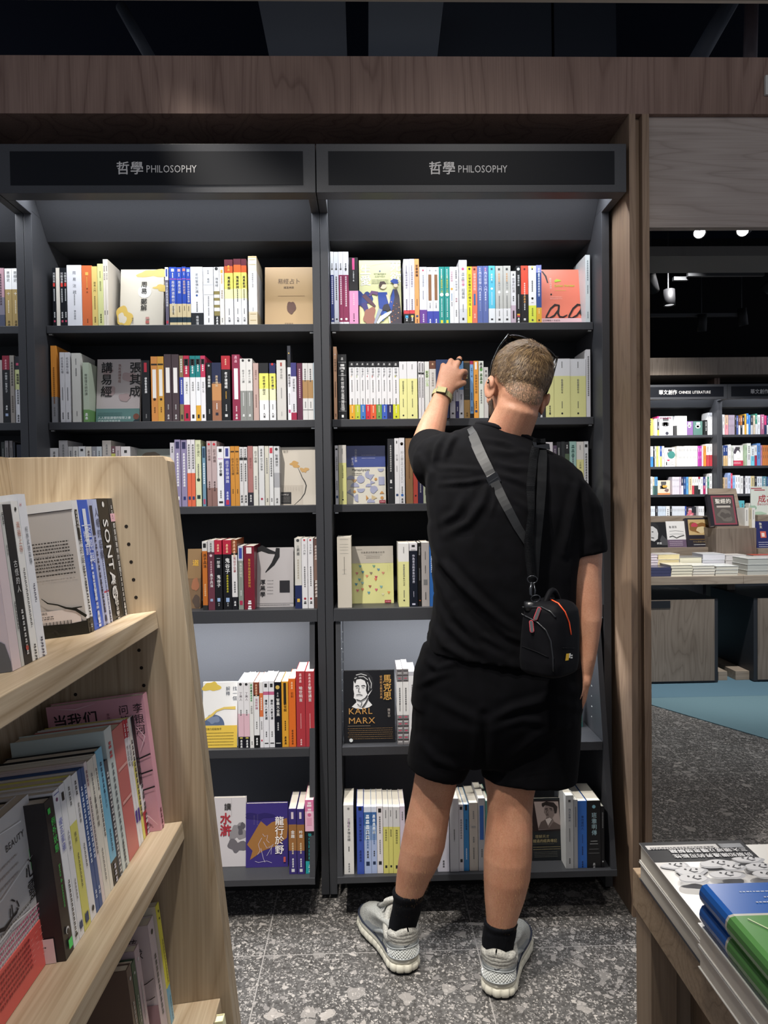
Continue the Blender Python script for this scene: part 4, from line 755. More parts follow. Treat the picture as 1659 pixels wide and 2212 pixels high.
row(('second shelf', MAN), 860, 700, K7, Y1, SH[1], [
 (462, 510, 332, 'white book right of the pulled navy one', 'd6d6da', '777|.35|.5|~5;333|.4|.9|#.3'),
 (513, 541, 332, 'white book with indigo lower part', 'd8d6dc:.7,2a2a64', '555|.4|.3|~9;eee|.4|.8|~3'),
 (543, 584, 332, 'white book with blue upper part', '6aa0d4:.5,d8d8dc', 'f0f4f8|.4b|.3|>IONS;445|.5b|.58|>IONS;222|.4|.9|#.4'),
 (588, 641, 330, 'black book with kraft foot', '6a5030:.03,22231e:.68,b08a50', 'c8b070|.3|.2|~3;888|.7|.48|#.02;777|.7|.6|#.02;5a4020|.3|.9|~2'),
 (643, 672, 330, 'sky blue book with wine red head and black foot', 'a02a4a:.06,7aa8d8:.92,22222a', '1c2c4c|.55|.12|哲學十二講;28406a|.4|.55|~5;223|.4|.8|~3'),
 (676, 717, 330, 'marigold book with white tag', 'e09a40', 'f0ece8|.4|.02|#1.6;4a2c14|.55|.24|哲學家的咖啡館;5a3818|.35|.7|~4;28406a|.5|.86|#.5'),
 (722, 765, 330, 'white book with a green tree', 'd8dcd2', '333|.6|.03|~2;5a9a48|.6|.15|o;4a6a40|.6|.22|~3;777|.4|.5|~6'),
 (769, 806, 385, 'shorter grey white book against the head', 'ccc8c4', '555|.5|.06|~1;444|.7|.14|是'),
])
row(('second shelf', MAN), 980, 520, K6, Y1, SH[1], [
 (880, 965, 1300, 'black book half hidden behind the man\'s neck', '2a2a2e', 'ddd|.3|.84|~3'),
 (970, 1053, 1243, 'white and straw yellow book, first of three by the end panel', 'd8d8da:.295,d9d794', '4a4a3a|.2|.8|~4;222|.22|.94|o'),
 (1056, 1225, 1243, 'white and straw yellow book, second of three by the end panel', 'd8d8da:.295,d9d794', '777|.08|.05|~4;44443a|.14|.35|柏拉圖的智者;888|.06|.35|~8;555|.07|.73|~5;222|.12|.935|o'),
 (1228, 1394, 1243, 'white and straw yellow book, third of three by the end panel', 'd8d8da:.295,d9d794', '777|.08|.05|~4;44443a|.14|.35|柏拉圖的智者;888|.06|.35|~8;555|.07|.73|~5;222|.12|.935|o'),
 (1398, 1440, 1145, 'tall slim white book at the right end', 'd6d4d6', '555|.4|.1|~20'),
])
row(('third shelf', MAN), 700, 920, 5.265, Y1, SH[2], [
 (122, 158, 222, 'slim white book with black print at the post', 'c8c8cc', '222|.6|.05|#.5;444|.6|.19|亞里斯多德哲學;555|.4|.6|~6;28406a|.6|.85|#.8'),
 (164, 248, 218, 'white and straw yellow book beside the blue cover', 'ccc8c0:.3,d4d28c', '777|.12|.06|~5;44443a|.24|.34|尼各馬可倫理學;555|.12|.78|~6;222|.22|.92|o'),
 (722, 790, 145, 'tall black book with white slash', '26272a', 'bbb|.3|.1|~12;d8d8d8|.3|.63|#.6;ccc|.4|.75|#.1'),
 (799, 850, 140, 'slim white book with short black bar', 'dadadc', '333|.2|.04|#.6;555|.45|.25|形上學;888|.22|.42|~5;28406a|.5|.85|#.5'),
 (852, 912, 135, 'white book with dark portrait and METAPHYSICS lettering', 'dcdcdf', '3a302c|.6|.09|o;6a4a3c|.4|.1|o;999|.6|.2|形上學;9a9aa0|.62|.36|>METAPHYSICS;555|.26|.74|~5;3a6ab0|.5|.87|o;333|.4|.92|~2'),
 (925, 1005, 140, 'brown leather-like book', '8a6a4a', '6a4a30|.2|.3|~12'),
 (1010, 1060, 145, 'brick red book beside the sleeve', 'b0493f', '222|.4|.88|o'),
 (1062, 1120, 150, 'dark navy book beside the sleeve', '2a2844', 'aaa|.3|.6|~8'),
 (1123, 1172, 150, 'pale green book beside the sleeve', 'aab09a', '555|.3|.8|~3'),
])
row(('third shelf', MAN), 860, 900, 3.456, Y1, SH[2], [
 (1093, 1155, 190, 'grey white book behind the shoulder strap', 'bcb8bc', '777|.25|.06|~4'),
 (1158, 1184, 215, 'dusky violet book beyond the shoulder', '4a3c50', '999|.4|.06|~4'),
 (1186, 1216, 188, 'black book beyond the shoulder', '1c1c1e', 'bbb|.3|.1|~5'),
 (1218, 1244, 186, 'blackish slim book beyond the shoulder', '242626', 'bbb|.3|.3|~3'),
 (1246, 1277, 188, 'black book with moss green lower part', '1c1c1c:.2,4a5a44', 'bbb|.4|.05|~2'),
 (1280, 1330, 185, 'sea green book beyond the shoulder', '8aaaa2', '3a5a54|.5|.06|~3;445|.25|.25|~8'),
 (1333, 1386, 186, 'white and straw yellow book beyond the shoulder', 'c8c4c0:.3,cac68a', '777|.14|.06|~4;444|.3|.34|工具論;222|.25|.9|o'),
 (1389, 1420, 184, 'slim white book at the end panel beyond the shoulder', 'c4c4c6', '222|.6|.05|#.7;555|.5|.2|~12'),
])
c = Cover(748, 834, 963, 1088, Y1+.06, SH[2], 'd6d2c6', lean=.035)
c.rect(0, .63, 1, 1, '2c4088').v('亞里斯多德', .25, .94, .065, 'c8c8d4', 0, 1.05).v('形上學', .16, .79, .065, 'c8c8d4').lines(.4, .83, .75, 2, .05, 'aab0d0', .005).h('Metaphysics', .15, .565, .085, '44423e', 1).lines(.15, .52, .4, 2, .03, '6a6862', .005)
for x, y, r, a0, a1, cl in ((.12, .42, .1, 0, 180, '9ea2be'), (.37, .42, .1, 0, 360, '9ea2be'), (.58, .5, .1, 90, 270, '9ea2be'), (.88, .6, .08, 180, 360, '9ea2be'), (.22, .29, .11, 0, 180, '9ea2be'), (.37, .26, .1, 180, 360, '9ea2be'), (.7, .24, .1, 0, 270, '9ea2be'), (.1, .1, .12, 0, 90, '9ea2be'), (.3, .1, .1, 90, 270, '9ea2be'), (.57, .29, .08, 0, 180, '9ea2be'), (.62, .02, .1, 0, 180, '9ea2be'), (.75, .42, .035, 0, 360, 'c08a48'), (.21, .21, .035, 0, 360, 'c08a48'), (.9, .1, .04, 0, 360, 'c08a48')): c.disc(x, y, r, cl, a0, a1); c.k -= 1
c.k += 1
for p, cl in (([(.5, .5), (.72, .5), (.61, .4)], '9ea2be'), ([(.62, .4), (.74, .36), (.6, .33)], '9ea2be'), ([(.82, .46), (.97, .46), (.97, .32), (.82, .32)], '9ea2be'), ([(.14, .42), (.28, .42), (.21, .36)], 'b8966a'), ([(.84, .17), (.96, .17), (.9, .22)], 'c08a48'), ([(.5, .06), (.56, .1), (.5, .15)], 'c08a48'), ([(.64, .06), (.78, .1), (.64, .15)], 'c8b48a'), ([(.02, .2), (.12, .26), (.12, .16)], '9ea2be')): c.poly(p, cl); c.k -= 1
c.k += 1
c.rect(.83, .01, .99, .06, '8a2438').lines(.85, .028, .97, 1, .02, 'd8a8b0', .007)
c.done('blue and cream book face out with geometric tiles', ('third shelf', MAN))

row(('fourth shelf', MAN), 700, 920, 5.265, PY+.02, 1.012, [
 (146, 306, 1266, 'thick ivory book with black grid at its head', 'd0c8ba', '555|.6|.03|#.01;555|.6|.1|#.01;555|.6|.14|#.01;555|.6|.18|#.01;555|.6|.23|#.01;6a645a|.05|.28|~20;888|.3|.46|#.012;888|.3|.52|#.012'),
 (845, 962, 1335, 'white and straw yellow book beside the heart cover', 'dad8d6:.29,d8d696', '777|.1|.06|~5;44443a|.2|.33|作為意志和表象的世界;888|.08|.34|~10;555|.1|.74|~6;222|.16|.9|o'),
 (968, 1058, 1333, 'navy black book with white head', 'd4d0d4:.12,151a26', '222|.4|.03|#.25;999|.6|.1|#.08;dde|.34|.18|作為意志和表象的世界;aab|.12|.76|~5;ccd|.4|.95|#.2'),
 (1065, 1103, 1330, 'slim black book with silver title', '1a1816', 'aaa|.5|.06|叔本華哲學;777|.3|.4|~10;c05a30|.4|.9|#.3'),
 (1106, 1192, 1325, 'grey book beside the shirt', 'a8a2a0', '555|.1|.14|~9;444|.12|.36|~7;777|.5|.58|#.7;444|.16|.78|~5'),
 (1196, 1245, 1335, 'cobalt blue book beside the shirt', '3468ae', 'd8e4f4|.4|.2|~8'),
])
c = Cover(761, 851, 1180, 1306, PY+.11, 1.012, 'd2d092', side='a8a678')
c.rect(0, .70, 1, 1, 'b9b2a8').h('作為意志和表象的世界', .51, .87, .058, '4a4640', 0, True).rect(.3, .84, .74, .844, '777').lines(.35, .81, .68, 2, .025, '77726a', .005).lines(.1, .935, .25, 1, .02, '77726a', .005)
for x, y, cl in ((.2, .64, '5f9aa8'), (.53, .64, '6f9a88'), (.64, .58, '5f8aa8'), (.12, .52, 'c87a7a'), (.26, .54, '4f8aa0'), (.46, .52, '8a7a6a'), (.75, .52, 'd08a7a'), (.36, .47, 'd88a6a'), (.58, .45, 'b83a5a'), (.57, .41, 'd8785a'), (.18, .41, '5a9aa8'), (.1, .33, '3a7a98'), (.25, .35, '8ab0b0'), (.43, .29, '9a5a4a'), (.7, .28, '7aa8b0'), (.13, .22, 'c86a7a'), (.25, .24, 'd8806a'), (.58, .23, 'c8607a'), (.4, .18, '5a90a4'), (.88, .18, 'd8905a'), (.74, .15, 'd8d4b0')):
    c.poly([(x-.035, y+.02), (x-.02, y+.03), (x, y+.018), (x+.022, y+.028), (x+.036, y+.015), (x, y-.022)], cl); c.k -= 1
c.k += 1
c.v('一一一一一一一', .92, .67, .022, '6a6448').v('一一一一一一一', .86, .66, .022, '6a6448').rect(.78, .008, .93, .055, '9a2a40').lines(.8, .024, .92, 1, .02, 'e0b0b8', .007)
c.done('straw yellow book face out with small coloured hearts', ('fourth shelf', MAN))

# lit lower shelf
row(('lit lower shelf', MAN), 640, 1430, 6.38, Y5, .556, [
 (1383, 1462, 100, 'white book with black and red lattice pattern, first of two', '8a8688:.17,ecebea:.61,8a8688', ';'.join('%s|%s|%.3f|#.1' % (c, w_, p) for p, c, w_ in [(.02, '222', '.8'), (.05, 'ddd', '.6'), (.08, '222', '.9'), (.12, 'd84868', '.4'), (.15, '222', '.7')])+';666|.3|.25|~8;777|.2|.45|~6;'+';'.join('%s|%s|%.3f|#.14' % (('e0486a', '222', 'e8e8e8')[k % 3], ('.45', '.9', '.7')[k % 3], .63+.03*k) for k in range(12))),
 (1466, 1545, 97, 'white book with black and red lattice pattern, second of two', '8a8688:.17,ecebea:.61,8a8688', ';'.join('%s|%s|%.3f|#.1' % (c, w_, p) for p, c, w_ in [(.02, '222', '.8'), (.05, 'ddd', '.6'), (.08, '222', '.9'), (.12, 'd84868', '.4'), (.15, '222', '.7')])+';666|.3|.25|~8;777|.2|.45|~6;'+';'.join('%s|%s|%.3f|#.14' % (('e0486a', '222', 'e8e8e8')[k % 3], ('.45', '.9', '.7')[k % 3], .63+.03*k) for k in range(12))),
 (1547, 1640, 130, 'white book with dotted grey head beside the shorts', 'c4c4cc:.06,ececee', '444|.32|.18|馬克思與時代批判;888|.1|.2|~16'),
])
c = Cover(743, 854, 1449, 1601, Y5+.025, .556, '17171a', lean=.03)
hl = 'e6e6e6'
c.poly([(.2, .86), (.22, .92), (.3, .97), (.4, .985), (.5, .96), (.57, .9), (.59, .82), (.57, .74), (.52, .68), (.48, .64), (.49, .58), (.56, .52), (.5, .49), (.36, .465), (.24, .475), (.16, .5), (.25, .56), (.24, .6), (.2, .62), (.21, .68), (.195, .74), (.2, .8)], hl)
c.poly([(.2, .86), (.22, .92), (.3, .97), (.4, .985), (.5, .96), (.57, .9), (.59, .82), (.57, .74), (.52, .7), (.47, .66), (.44, .72), (.45, .8), (.42, .86), (.34, .885), (.26, .875), (.235, .82), (.215, .84)], '2a2a2c')
for pts in ([(.25, .94), (.35, .955), (.46, .93)], [(.5, .9), (.55, .82), (.54, .75)], [(.47, .84), (.5, .78), (.49, .72)], [(.3, .915), (.4, .915), (.48, .87)], [(.22, .89), (.26, .905)]): c.stroke(pts, .014, 'cfcfcf')
c.stroke([(.23, .785), (.28, .795), (.31, .785)], .014, '222').stroke([(.35, .79), (.4, .795), (.43, .785)], .014, '222').stroke([(.245, .765), (.29, .765)], .01, '333').stroke([(.36, .768), (.41, .765)], .01, '333').stroke([(.31, .77), (.29, .71), (.33, .7)], .012, '444').stroke([(.25, .665), (.31, .67), (.37, .66)], .013, '222').stroke([(.25, .6), (.34, .58), (.43, .62), (.47, .66)], .02, '2a2a2c').stroke([(.27, .54), (.33, .5), (.36, .56)], .014, '2a2a2c').stroke([(.48, .62), (.43, .55), (.36, .485)], .02, '2a2a2c')
c.h('KARL', .09, .4, .165, 'c08f4f', 0, sx=1.1).h('MARX', .09, .27, .165, 'c08f4f', 0, sx=1.1)
c.v('馬克思', .85, .94, .17, 'c89a50', 1, .97).v('從共和主義到共產', .735, .93, .052, 'c89a60').v('陳宜中', .88, .47, .055, 'b8b0a8').rect(.08, .235, .52, .241, '8a7a68')
for i in range(6): c.lines(.08+.02*(i % 2), .2-.028*i, .95, 1, .02, '8a6c46', .004, seed=i)
c.disc(.14, .045, .035, 'd8dcdc')
c.done('black book face out with large gold capitals and a white bust', ('lit lower shelf', MAN))
c = Cover(1200, 1259, 1505, 1594, Y5+.14, .556, '33605c', lean=.02); c.lines(.8, .3, .98, 3, .06, 'd0c870', .006); c.done('dark teal book face out at the drilled side panel', ('lit lower shelf', MAN))

row(('bottom board', MAN), 440, 1640, K5, Y6, .157, [
 (1043, 1116, 345, 'thick white book with grey title at the cabinet side', 'dedcd8', '888|.24|.05|o;d0a8d0|.06|.2|~12;55585a|.32|.19|三種和多種自體;444|.14|.6|~3;888|.2|.84|~4'),
 (1140, 1192, 352, 'blue book with black emblem', '3a52a8', '15181c|.45|.01|#.5;1c2a60|.42|.16|拉岡當代實踐哲學;24346c|.35|.65|~4'),
 (1195, 1247, 358, 'white book fading to blue waves, first of two', 'd8e0ee:.08,3f6aa4:.28,7f9cc8:.5,a8b8dc', 'e8f0f8|.6|.12|~5;5a78a8|.3|.36|~7;333|.3|.66|~3;1c2c4c|.5|.82|#.6'),
 (1249, 1289, 358, 'white book fading to blue waves, second of two', 'd8e0ee:.08,3f6aa4:.28,7f9cc8:.5,a8b8dc', 'e8f0f8|.6|.12|~5;5a78a8|.3|.36|~7;333|.3|.66|~3;1c2c4c|.5|.82|#.6'),
 (1291, 1335, 355, 'white book with black wing mark', 'e0dcde', '222|.5|.03|#.7;666|.3|.15|~8;777|.25|.5|~8;222|.5|.82|#.6'),
 (1338, 1377, 357, 'white and lemon book, first of three', 'dadada:.30,dcd678', '777|.25|.05|~5;44443a|.42|.34|思想自由史;222|.4|.88|#.5'),
 (1379, 1410, 357, 'white and lemon book, second of three', 'dadada:.30,dcd678', '777|.25|.05|~5;44443a|.42|.34|美學原理;222|.4|.88|#.5'),
 (1412, 1462, 357, 'white and lemon book, third of three', 'dadada:.30,dcd678', '777|.2|.05|~5;44443a|.34|.34|論機械與自由;222|.35|.88|#.5'),
 (1464, 1500, 352, 'pale lilac book beside the calf', 'd8cede', '777|.3|.08|~5'),
])
row(('bottom board', MAN), 900, 1640, 3.77, Y6, .157, [
 (168, 262, 345, 'white lilac book between the calves, nearest the left calf', 'dcdae4', '444|.18|.84|~3'),
 (268, 340, 322, 'tall rounded pale grey book between the calves', 'c6c6c8', '555|.12|.42|~8;777|.08|.42|~14'),
 (343, 380, 372, 'slim white book with black wing mark between the calves', 'd8d6da', '222|.55|.03|#.7;888|.45|.22|~8;222|.5|.82|#.7'),
 (382, 424, 372, 'azure book with black emblem between the calves', '3a86c0', '16181c|.4|.01|#1;182838|.4|.22|海洋哲學書;d8e8f0|.3|.66|~6'),
 (428, 497, 358, 'ivory rough book between the calves', 'c9c0b4', '888|.2|.12|~4;999|.5|.34|#.2;777|.2|.5|~3;666|.16|.66|~7'),
 (500, 556, 320, 'grey book with blue label beside the calf', 'bcbcbe', '3a6ab8|.55|.1|#5;555|.2|.7|~5'),
 (560, 590, 340, 'mint book beside the calf', '6aa89c', '333|.3|.3|~4'),
 (1212, 1275, 295, 'tall pale grey book with slate title', 'c2c2c0', '444|.3|.06|#.3;2c3e5c|.32|.18|西方哲學史;666|.14|.45|~10;444|.2|.86|~3'),
 (1278, 1310, 332, 'slim grey book between grey and blue ones', 'a8a8aa', '666|.3|.1|~14'),
 (1313, 1386, 342, 'vivid blue book in wrap', '3a72c8', '1c2c58|.3|.22|單向度的人;2c4480|.1|.5|~8;1c2c58|.16|.68|~5;1c2c58|.2|.9|~3'),
 (1388, 1498, 338, 'thick black book with pale blue title', '1d1d1f', '8ac0d0|.26|.09|o;b8dce4|.4|.18|班雅明傳;999|.06|.18|~16;aaa|.5|.6|#.04;aaa|.6|.64|#.04;888|.7|.72|#.02;888|.8|.78|#.02;bbb|.2|.93|~2'),
 (1502, 1528, 385, 'slim black book at the cabinet side', '17171a', '888|.4|.1|~10;ccc|.5|.9|o'),
])
c = Cover(1149, 1218, 1725, 1876, Y6+.055, .157, '23272a', lean=.02)
c.rect(.02, .47, .98, .965, '2c1f20').poly([(.12, .95), (.88, .945), (.94, .5), (.24, .49)], 'b5a49e')
c.poly([(.22, .50), (.32, .62), (.46, .66), (.5, .7), (.47, .74), (.42, .77), (.44, .84), (.5, .89), (.7, .9), (.76, .82), (.74, .72), (.68, .68), (.74, .62), (.93, .56), (.94, .5)], '8a7b76').poly([(.36, .88), (.36, .92), (.5, .95), (.74, .93), (.85, .86), (.82, .76), (.76, .75), (.72, .85), (.56, .88), (.46, .89), (.4, .86)], '2b2322').poly([(.22, .5), (.32, .62), (.46, .66), (.56, .52), (.72, .62), (.93, .56), (.94, .5)], '675955').poly([(.46, .66), (.54, .56), (.66, .66), (.6, .69)], 'd8ccc6')
c.stroke([(.46, .825), (.54, .835)], .03, '332b2a').stroke([(.6, .835), (.68, .825)], .03, '332b2a').stroke([(.54, .82), (.49, .765), (.54, .755)], .02, '5a4c48').stroke([(.48, .735), (.56, .73)], .02, '4a3c3a')
c.h('理解天才', .12, .37, .11, 'a89a70', 0).h('錯過的經典傳記', .05, .3, .11, 'a89a70', 1, sx=.95).lines(.05, .27, .7, 1, .02, '6a6a5c', .004).lines(.05, .22, .9, 2, .035, 'a89a70', .005).lines(.08, .14, .8, 4, .025, '77766c', .004)
c.done('black green book face out with sepia portrait of a man', ('bottom board', MAN))

# the few books of the bookcase at the photo edge
row(('top shelf', EDG), 0, 520, K, Y1, SH[0], [
 (-30, 31, 232, 'mauve and grey book cut by the photo edge', 'b48e98:.5,7a7684:.8,4c5064', '4a3a44|.3|.1|~12'),
 (35, 91, 235, 'white and gold volume 11', 'f0f0f0:.36,a8905c', '2a2a2a|.52|.05|思想史;f4f0e4|.42b|.42|> ;f6f2e8|.5b|.41|十;e8dcc0|.2|.55|~8;5a4a28|.35|.9|~2'),
 (95, 153, 235, 'white and gold volume 12', 'f0f0f0:.36,a8905c', '2a2a2a|.52|.05|思想史;f6f2e8|.5b|.41|十;e8dcc0|.2|.55|~8;5a4a28|.35|.9|~2'),
])
row(('second shelf', EDG), 0, 520, K, Y1, SH[1], [
 (-40, 13, 1018, 'pale grey book cut by the photo edge', 'b4aeaa', '777|.3|.2|~6'),
 (17, 76, 980, 'black book with wine red head', '8a2438:.21,16171a', 'd8a0a8|.3|.06|~4;e8e8e8|.35|.25|中國第一聖書孔子;ddd|.3|.74|~2;a8b8d8|.4|.86|#.4'),
 (79, 116, 978, 'stone textured slim book', '9c948c', '4a4440|.5|.1|~9;5a5248|.4|.6|~8'),
 (120, 163, 985, 'white and lime book with dark head', '26262c:.2,d0d498:.5,dcdce0', 'c04a6a|.5|.1|#.5;222|.5b|.26|論語類編;555|.4|.5|~6;333|.4|.88|~3'),
])
row(('third shelf', EDG), 0, 860, 11.85, Y1, SH[2], [
 (20, 105, 1120, 'dark green grey book at the frame edge', '2c302c', '888|.4|.1|~5'),
 (120, 207, 1090, 'slim grey book, first of two at the end panel', '8a8484', '444|.4|.1|~6'),
 (225, 303, 1090, 'slim grey book, second of two at the end panel', '8a8484', '444|.4|.1|~6'),
 (330, 380, 1130, 'dark navy slim book at the end panel', '20222c', '666|.3|.2|~3'),
 (420, 535, 1190, 'short midnight blue book at the end panel', '1c2030', '666|.2|.2|~3'),
])
# ------------------------------------------------------------------ the man reaching into the bookcase
def remesh(mb, voxel, it=5, fac=.5):
    me = bpy.data.meshes.new('tmp'); me.from_pydata(mb.v, [], mb.f); me.update()
    o = bpy.data.objects.new('tmp', me); C.objects.link(o)
    m = o.modifiers.new('r', 'REMESH'); m.mode = 'VOXEL'; m.voxel_size = voxel; m.adaptivity = 0
    if it: s = o.modifiers.new('s', 'SMOOTH'); s.iterations = it; s.factor = fac
    dg = bpy.context.evaluated_depsgraph_get(); dg.update()
    r = bpy.data.meshes.new_from_object(o.evaluated_get(dg))
    bpy.data.objects.remove(o); bpy.data.meshes.remove(me); return r
def getv(me): a = np.empty(len(me.vertices)*3); me.vertices.foreach_get('co', a); return a.reshape(-1, 3)
def setv(me, a): me.vertices.foreach_set('co', a.ravel()); me.update()
def getn(me): a = np.empty(len(me.vertices)*3); me.vertex_normals.foreach_get('vector', a); return a.reshape(-1, 3)
def mesh_obj(me, name, parent, mats):
    o = bpy.data.objects.new(name, me); C.objects.link(o); o.parent = parent
    a = getv(me) - np.array(parent.location); setv(me, a)
    me.materials.clear()
    for m in mats: me.materials.append(m)
    me.polygons.foreach_set('use_smooth', [True]*len(me.polygons)); me.update(); return o
RMT = np.array([list(_r), list(_d), list(_f)])
def toscreen(a):
    q = (a-np.array(EYE)) @ RMT.T
    return np.stack([829.5+FPX*q[:, 0]/q[:, 2], 1106+FPX*q[:, 1]/q[:, 2]], 1)
def seg_dist(P, poly):
    d = np.full(len(P), 1e9); poly = np.array(poly, float)
    tt = np.zeros(len(P)); n = len(poly)-1
    for i in range(n):
        a, b = poly[i], poly[i+1]; ab = b-a; t = np.clip(((P-a) @ ab)/(ab @ ab), 0, 1)
        dd = np.linalg.norm(P-(a+t[:, None]*ab), axis=1); k = dd < d; d[k] = dd[k]; tt[k] = (i+t[k])/n
    return d, tt
def ering(c, ax, ay, n=28, p=2.3, back=0.0):
    """superellipse ring: ax, ay half-axis vectors; ay points away from the viewer; back swells the near side"""
    out = []
    for k in range(n):
        th = 2*PI*k/n; cs, sn = math.cos(th), math.sin(th)
        x = math.copysign(abs(cs)**(2/p), cs); y = math.copysign(abs(sn)**(2/p), sn)
        f = 1+(back if y < 0 else 0)*abs(y)
        out.append(c+ax*x+ay*(y*f))
    return out
def pring(L, R, y, b, p=2.3, back=0.0, n=28, yl=None, yr=None):
    """ring whose left and right silhouette points sit at pixels L, R at depth y"""
    a, c = onY(*L, yl or y), onY(*R, yr or y); ax = (c-a)/2
    return ering((a+c)/2, ax, Vector((0, b, 0)), n, p, back)
def limb(mb, pts, n=20):
    """pts: (Vector, radius or (ra, rb), optional direction of ra)"""
    rings = []; ps = [Vector(p[0]) for p in pts]
    for i, p in enumerate(pts):
        t = (ps[min(i+1, len(ps)-1)]-ps[max(i-1, 0)]).normalized(); ra = p[1] if isinstance(p[1], tuple) else (p[1], p[1])
        u = Vector(p[2]) if len(p) > 2 else Vector((1, 0, 0.001)); u = (u-t*u.dot(t)).normalized(); v = t.cross(u)
        rings.append(ering(ps[i], u*ra[0], v*ra[1], n, 2.0))
    # rounded ends
    e0, e1 = rings[0], rings[-1]; c0, c1 = ps[0], ps[-1]; t0 = (ps[0]-ps[1]).normalized(); t1 = (ps[-1]-ps[-2]).normalized()
    r0 = pts[0][1] if not isinstance(pts[0][1], tuple) else min(pts[0][1]); r1 = pts[-1][1] if not isinstance(pts[-1][1], tuple) else min(pts[-1][1])
    pre = [[c0+(q-c0)*s+t0*r0*h for q in e0] for s, h in ((.35, .92), (.75, .65))]
    post = [[c1+(q-c1)*s+t1*r1*h for q in e1] for s, h in ((.75, .65), (.35, .92))]
    mb.loft(pre+rings+post, SKINM)
def skin_mat():
    t = NT('skin'); n = t.n('ShaderNodeTexNoise'); n.inputs['Scale'].default_value = 9; n.inputs['Detail'].default_value = 5; t.l(t.mapped(), n.inputs['Vector'])
    n2 = t.n('ShaderNodeTexNoise'); n2.inputs['Scale'].default_value = 260; n2.inputs['Detail'].default_value = 2; t.l(t.mapped(), n2.inputs['Vector'])
    c = t.ramp(n.outputs[0], [(.3, 'a9755b'), (.55, 'b7876c'), (.75, 'b87e66')])
    t.l(t.mul(c, t.ramp(n2.outputs[0], [(.3, 'e8dcd6'), (.6, 'ffffff')]), .6), t.b.inputs['Base Color'])
    t.b.inputs['Roughness'].default_value = .5; t.b.inputs['Specular IOR Level'].default_value = .35
    t.b.inputs['Subsurface Weight'].default_value = .08; t.b.inputs['Subsurface Radius'].default_value = (.012, .005, .003); t.b.inputs['Subsurface Scale'].default_value = .6
    t.bump(n2.outputs[0], .1, .001); return t.m
SKINM = skin_mat()
def cloth(name, c1, c2, rough=.85, sc=900):
    t = NT(name); n = t.n('ShaderNodeTexNoise'); n.inputs['Scale'].default_value = 30; n.inputs['Detail'].default_value = 3; t.l(t.mapped(), n.inputs['Vector'])
    t.l(t.ramp(n.outputs[0], [(.3, c1), (.7, c2)]), t.b.inputs['Base Color']); t.b.inputs['Roughness'].default_value = rough; t.b.inputs['Specular IOR Level'].default_value = .06
    t.b.inputs['Sheen Weight'].default_value = .01; t.b.inputs['Sheen Roughness'].default_value = .5
    n2 = t.n('ShaderNodeTexNoise'); n2.inputs['Scale'].default_value = sc; n2.inputs['Detail'].default_value = 1; t.l(t.mapped((1, 1, 3)), n2.inputs['Vector']); t.bump(n2.outputs[0], .15, .001)
    return t.m
SHIRTM = cloth('shirt_jersey', '09090b', '0c0c0f'); SHORTM = cloth('shorts_jersey', '060608', '08080b'); SOCKM = cloth('sock_knit', '0c0d10', '121317')
PER = Vector((.21, 2.02, 0))
man = empty('person', PER, 'man in black shirt and shorts seen from behind, one hand reaching for a book', 'person')

# ---- head frame
HC = onY(1117, 834, 2.105)
hyaw, hroll, hpit = math.radians(13), math.radians(15), math.radians(-8)
HR = Matrix.Rotation(hroll, 3, 'Y') @ Matrix.Rotation(hyaw, 3, 'Z') @ Matrix.Rotation(hpit, 3, 'X')     # local x right, y face, z up
def hp(x, y, z): return HC + HR @ Vector((x, y, z))
bd = MB()
def hball(c, r, X=None): bd.ball(hp(*c), r, SKINM, 20, 14, (HR @ X) if X else HR)
hball((0, -.012, .022), (.079, .100, .100)); hball((0, .018, -.02), (.068, .082, .10)); hball((0, .028, -.062), (.058, .062, .062)); hball((0, .062, -.105), (.028, .024, .022))
hball((0, -.045, -.04), (.062, .06, .07))
hball((0, .092, -.022), (.013, .022, .026)); hball((0, .104, -.034), (.014, .014, .011)); hball((0, .074, .012), (.052, .02, .012)); hball((.036, .066, -.04), (.024, .02, .02)); hball((-.036, .066, -.04), (.024, .02, .02))
hball((0, .083, -.064), (.023, .010, .006)); hball((0, .081, -.074), (.021, .011, .007))
for s in (-1, 1):
    X = Matrix.Rotation(s*math.radians(-28), 3, 'Z') @ Matrix.Rotation(math.radians(-10), 3, 'X')
    hball((s*.088, -.012, -.034), (.0075, .021, .035), X); hball((s*.080, -.002, -.036), (.012, .012, .024), X); hball((s*.094, -.024, -.020), (.0065, .014, .021), X)
# neck
limb(bd, [(hp(0, -.02, -.02), .062), (hp(0, -.035, -.085), .062), (onY(1092, 945, 2.10), (.070, .066)), (onY(1088, 1000, 2.09), (.085, .07))])
# trapezius and torso
for u, v, y, r in ((1035, 962, 2.09, .045), (1128, 990, 2.09, .045)): bd.ball(onY(u, v, y), (r*1.6, r, r*.8), SKINM)
bd.loft([pring((1035, 948), (1160, 975), 2.10, .06), pring((975, 968), (1175, 1012), 2.09, .075), pring((950, 1015), (1215, 1060), 2.08, .09), pring((945, 1090), (1240, 1100), 2.05, .11), pring((955, 1200), (1225, 1205), 2.04, .10), pring((955, 1300), (1220, 1310), 2.04, .10), pring((935, 1400), (1230, 1410), 2.05, .11), pring((915, 1500), (1235, 1500), 2.05, .12), pring((915, 1560), (1230, 1560), 2.05, .11)], SKINM)
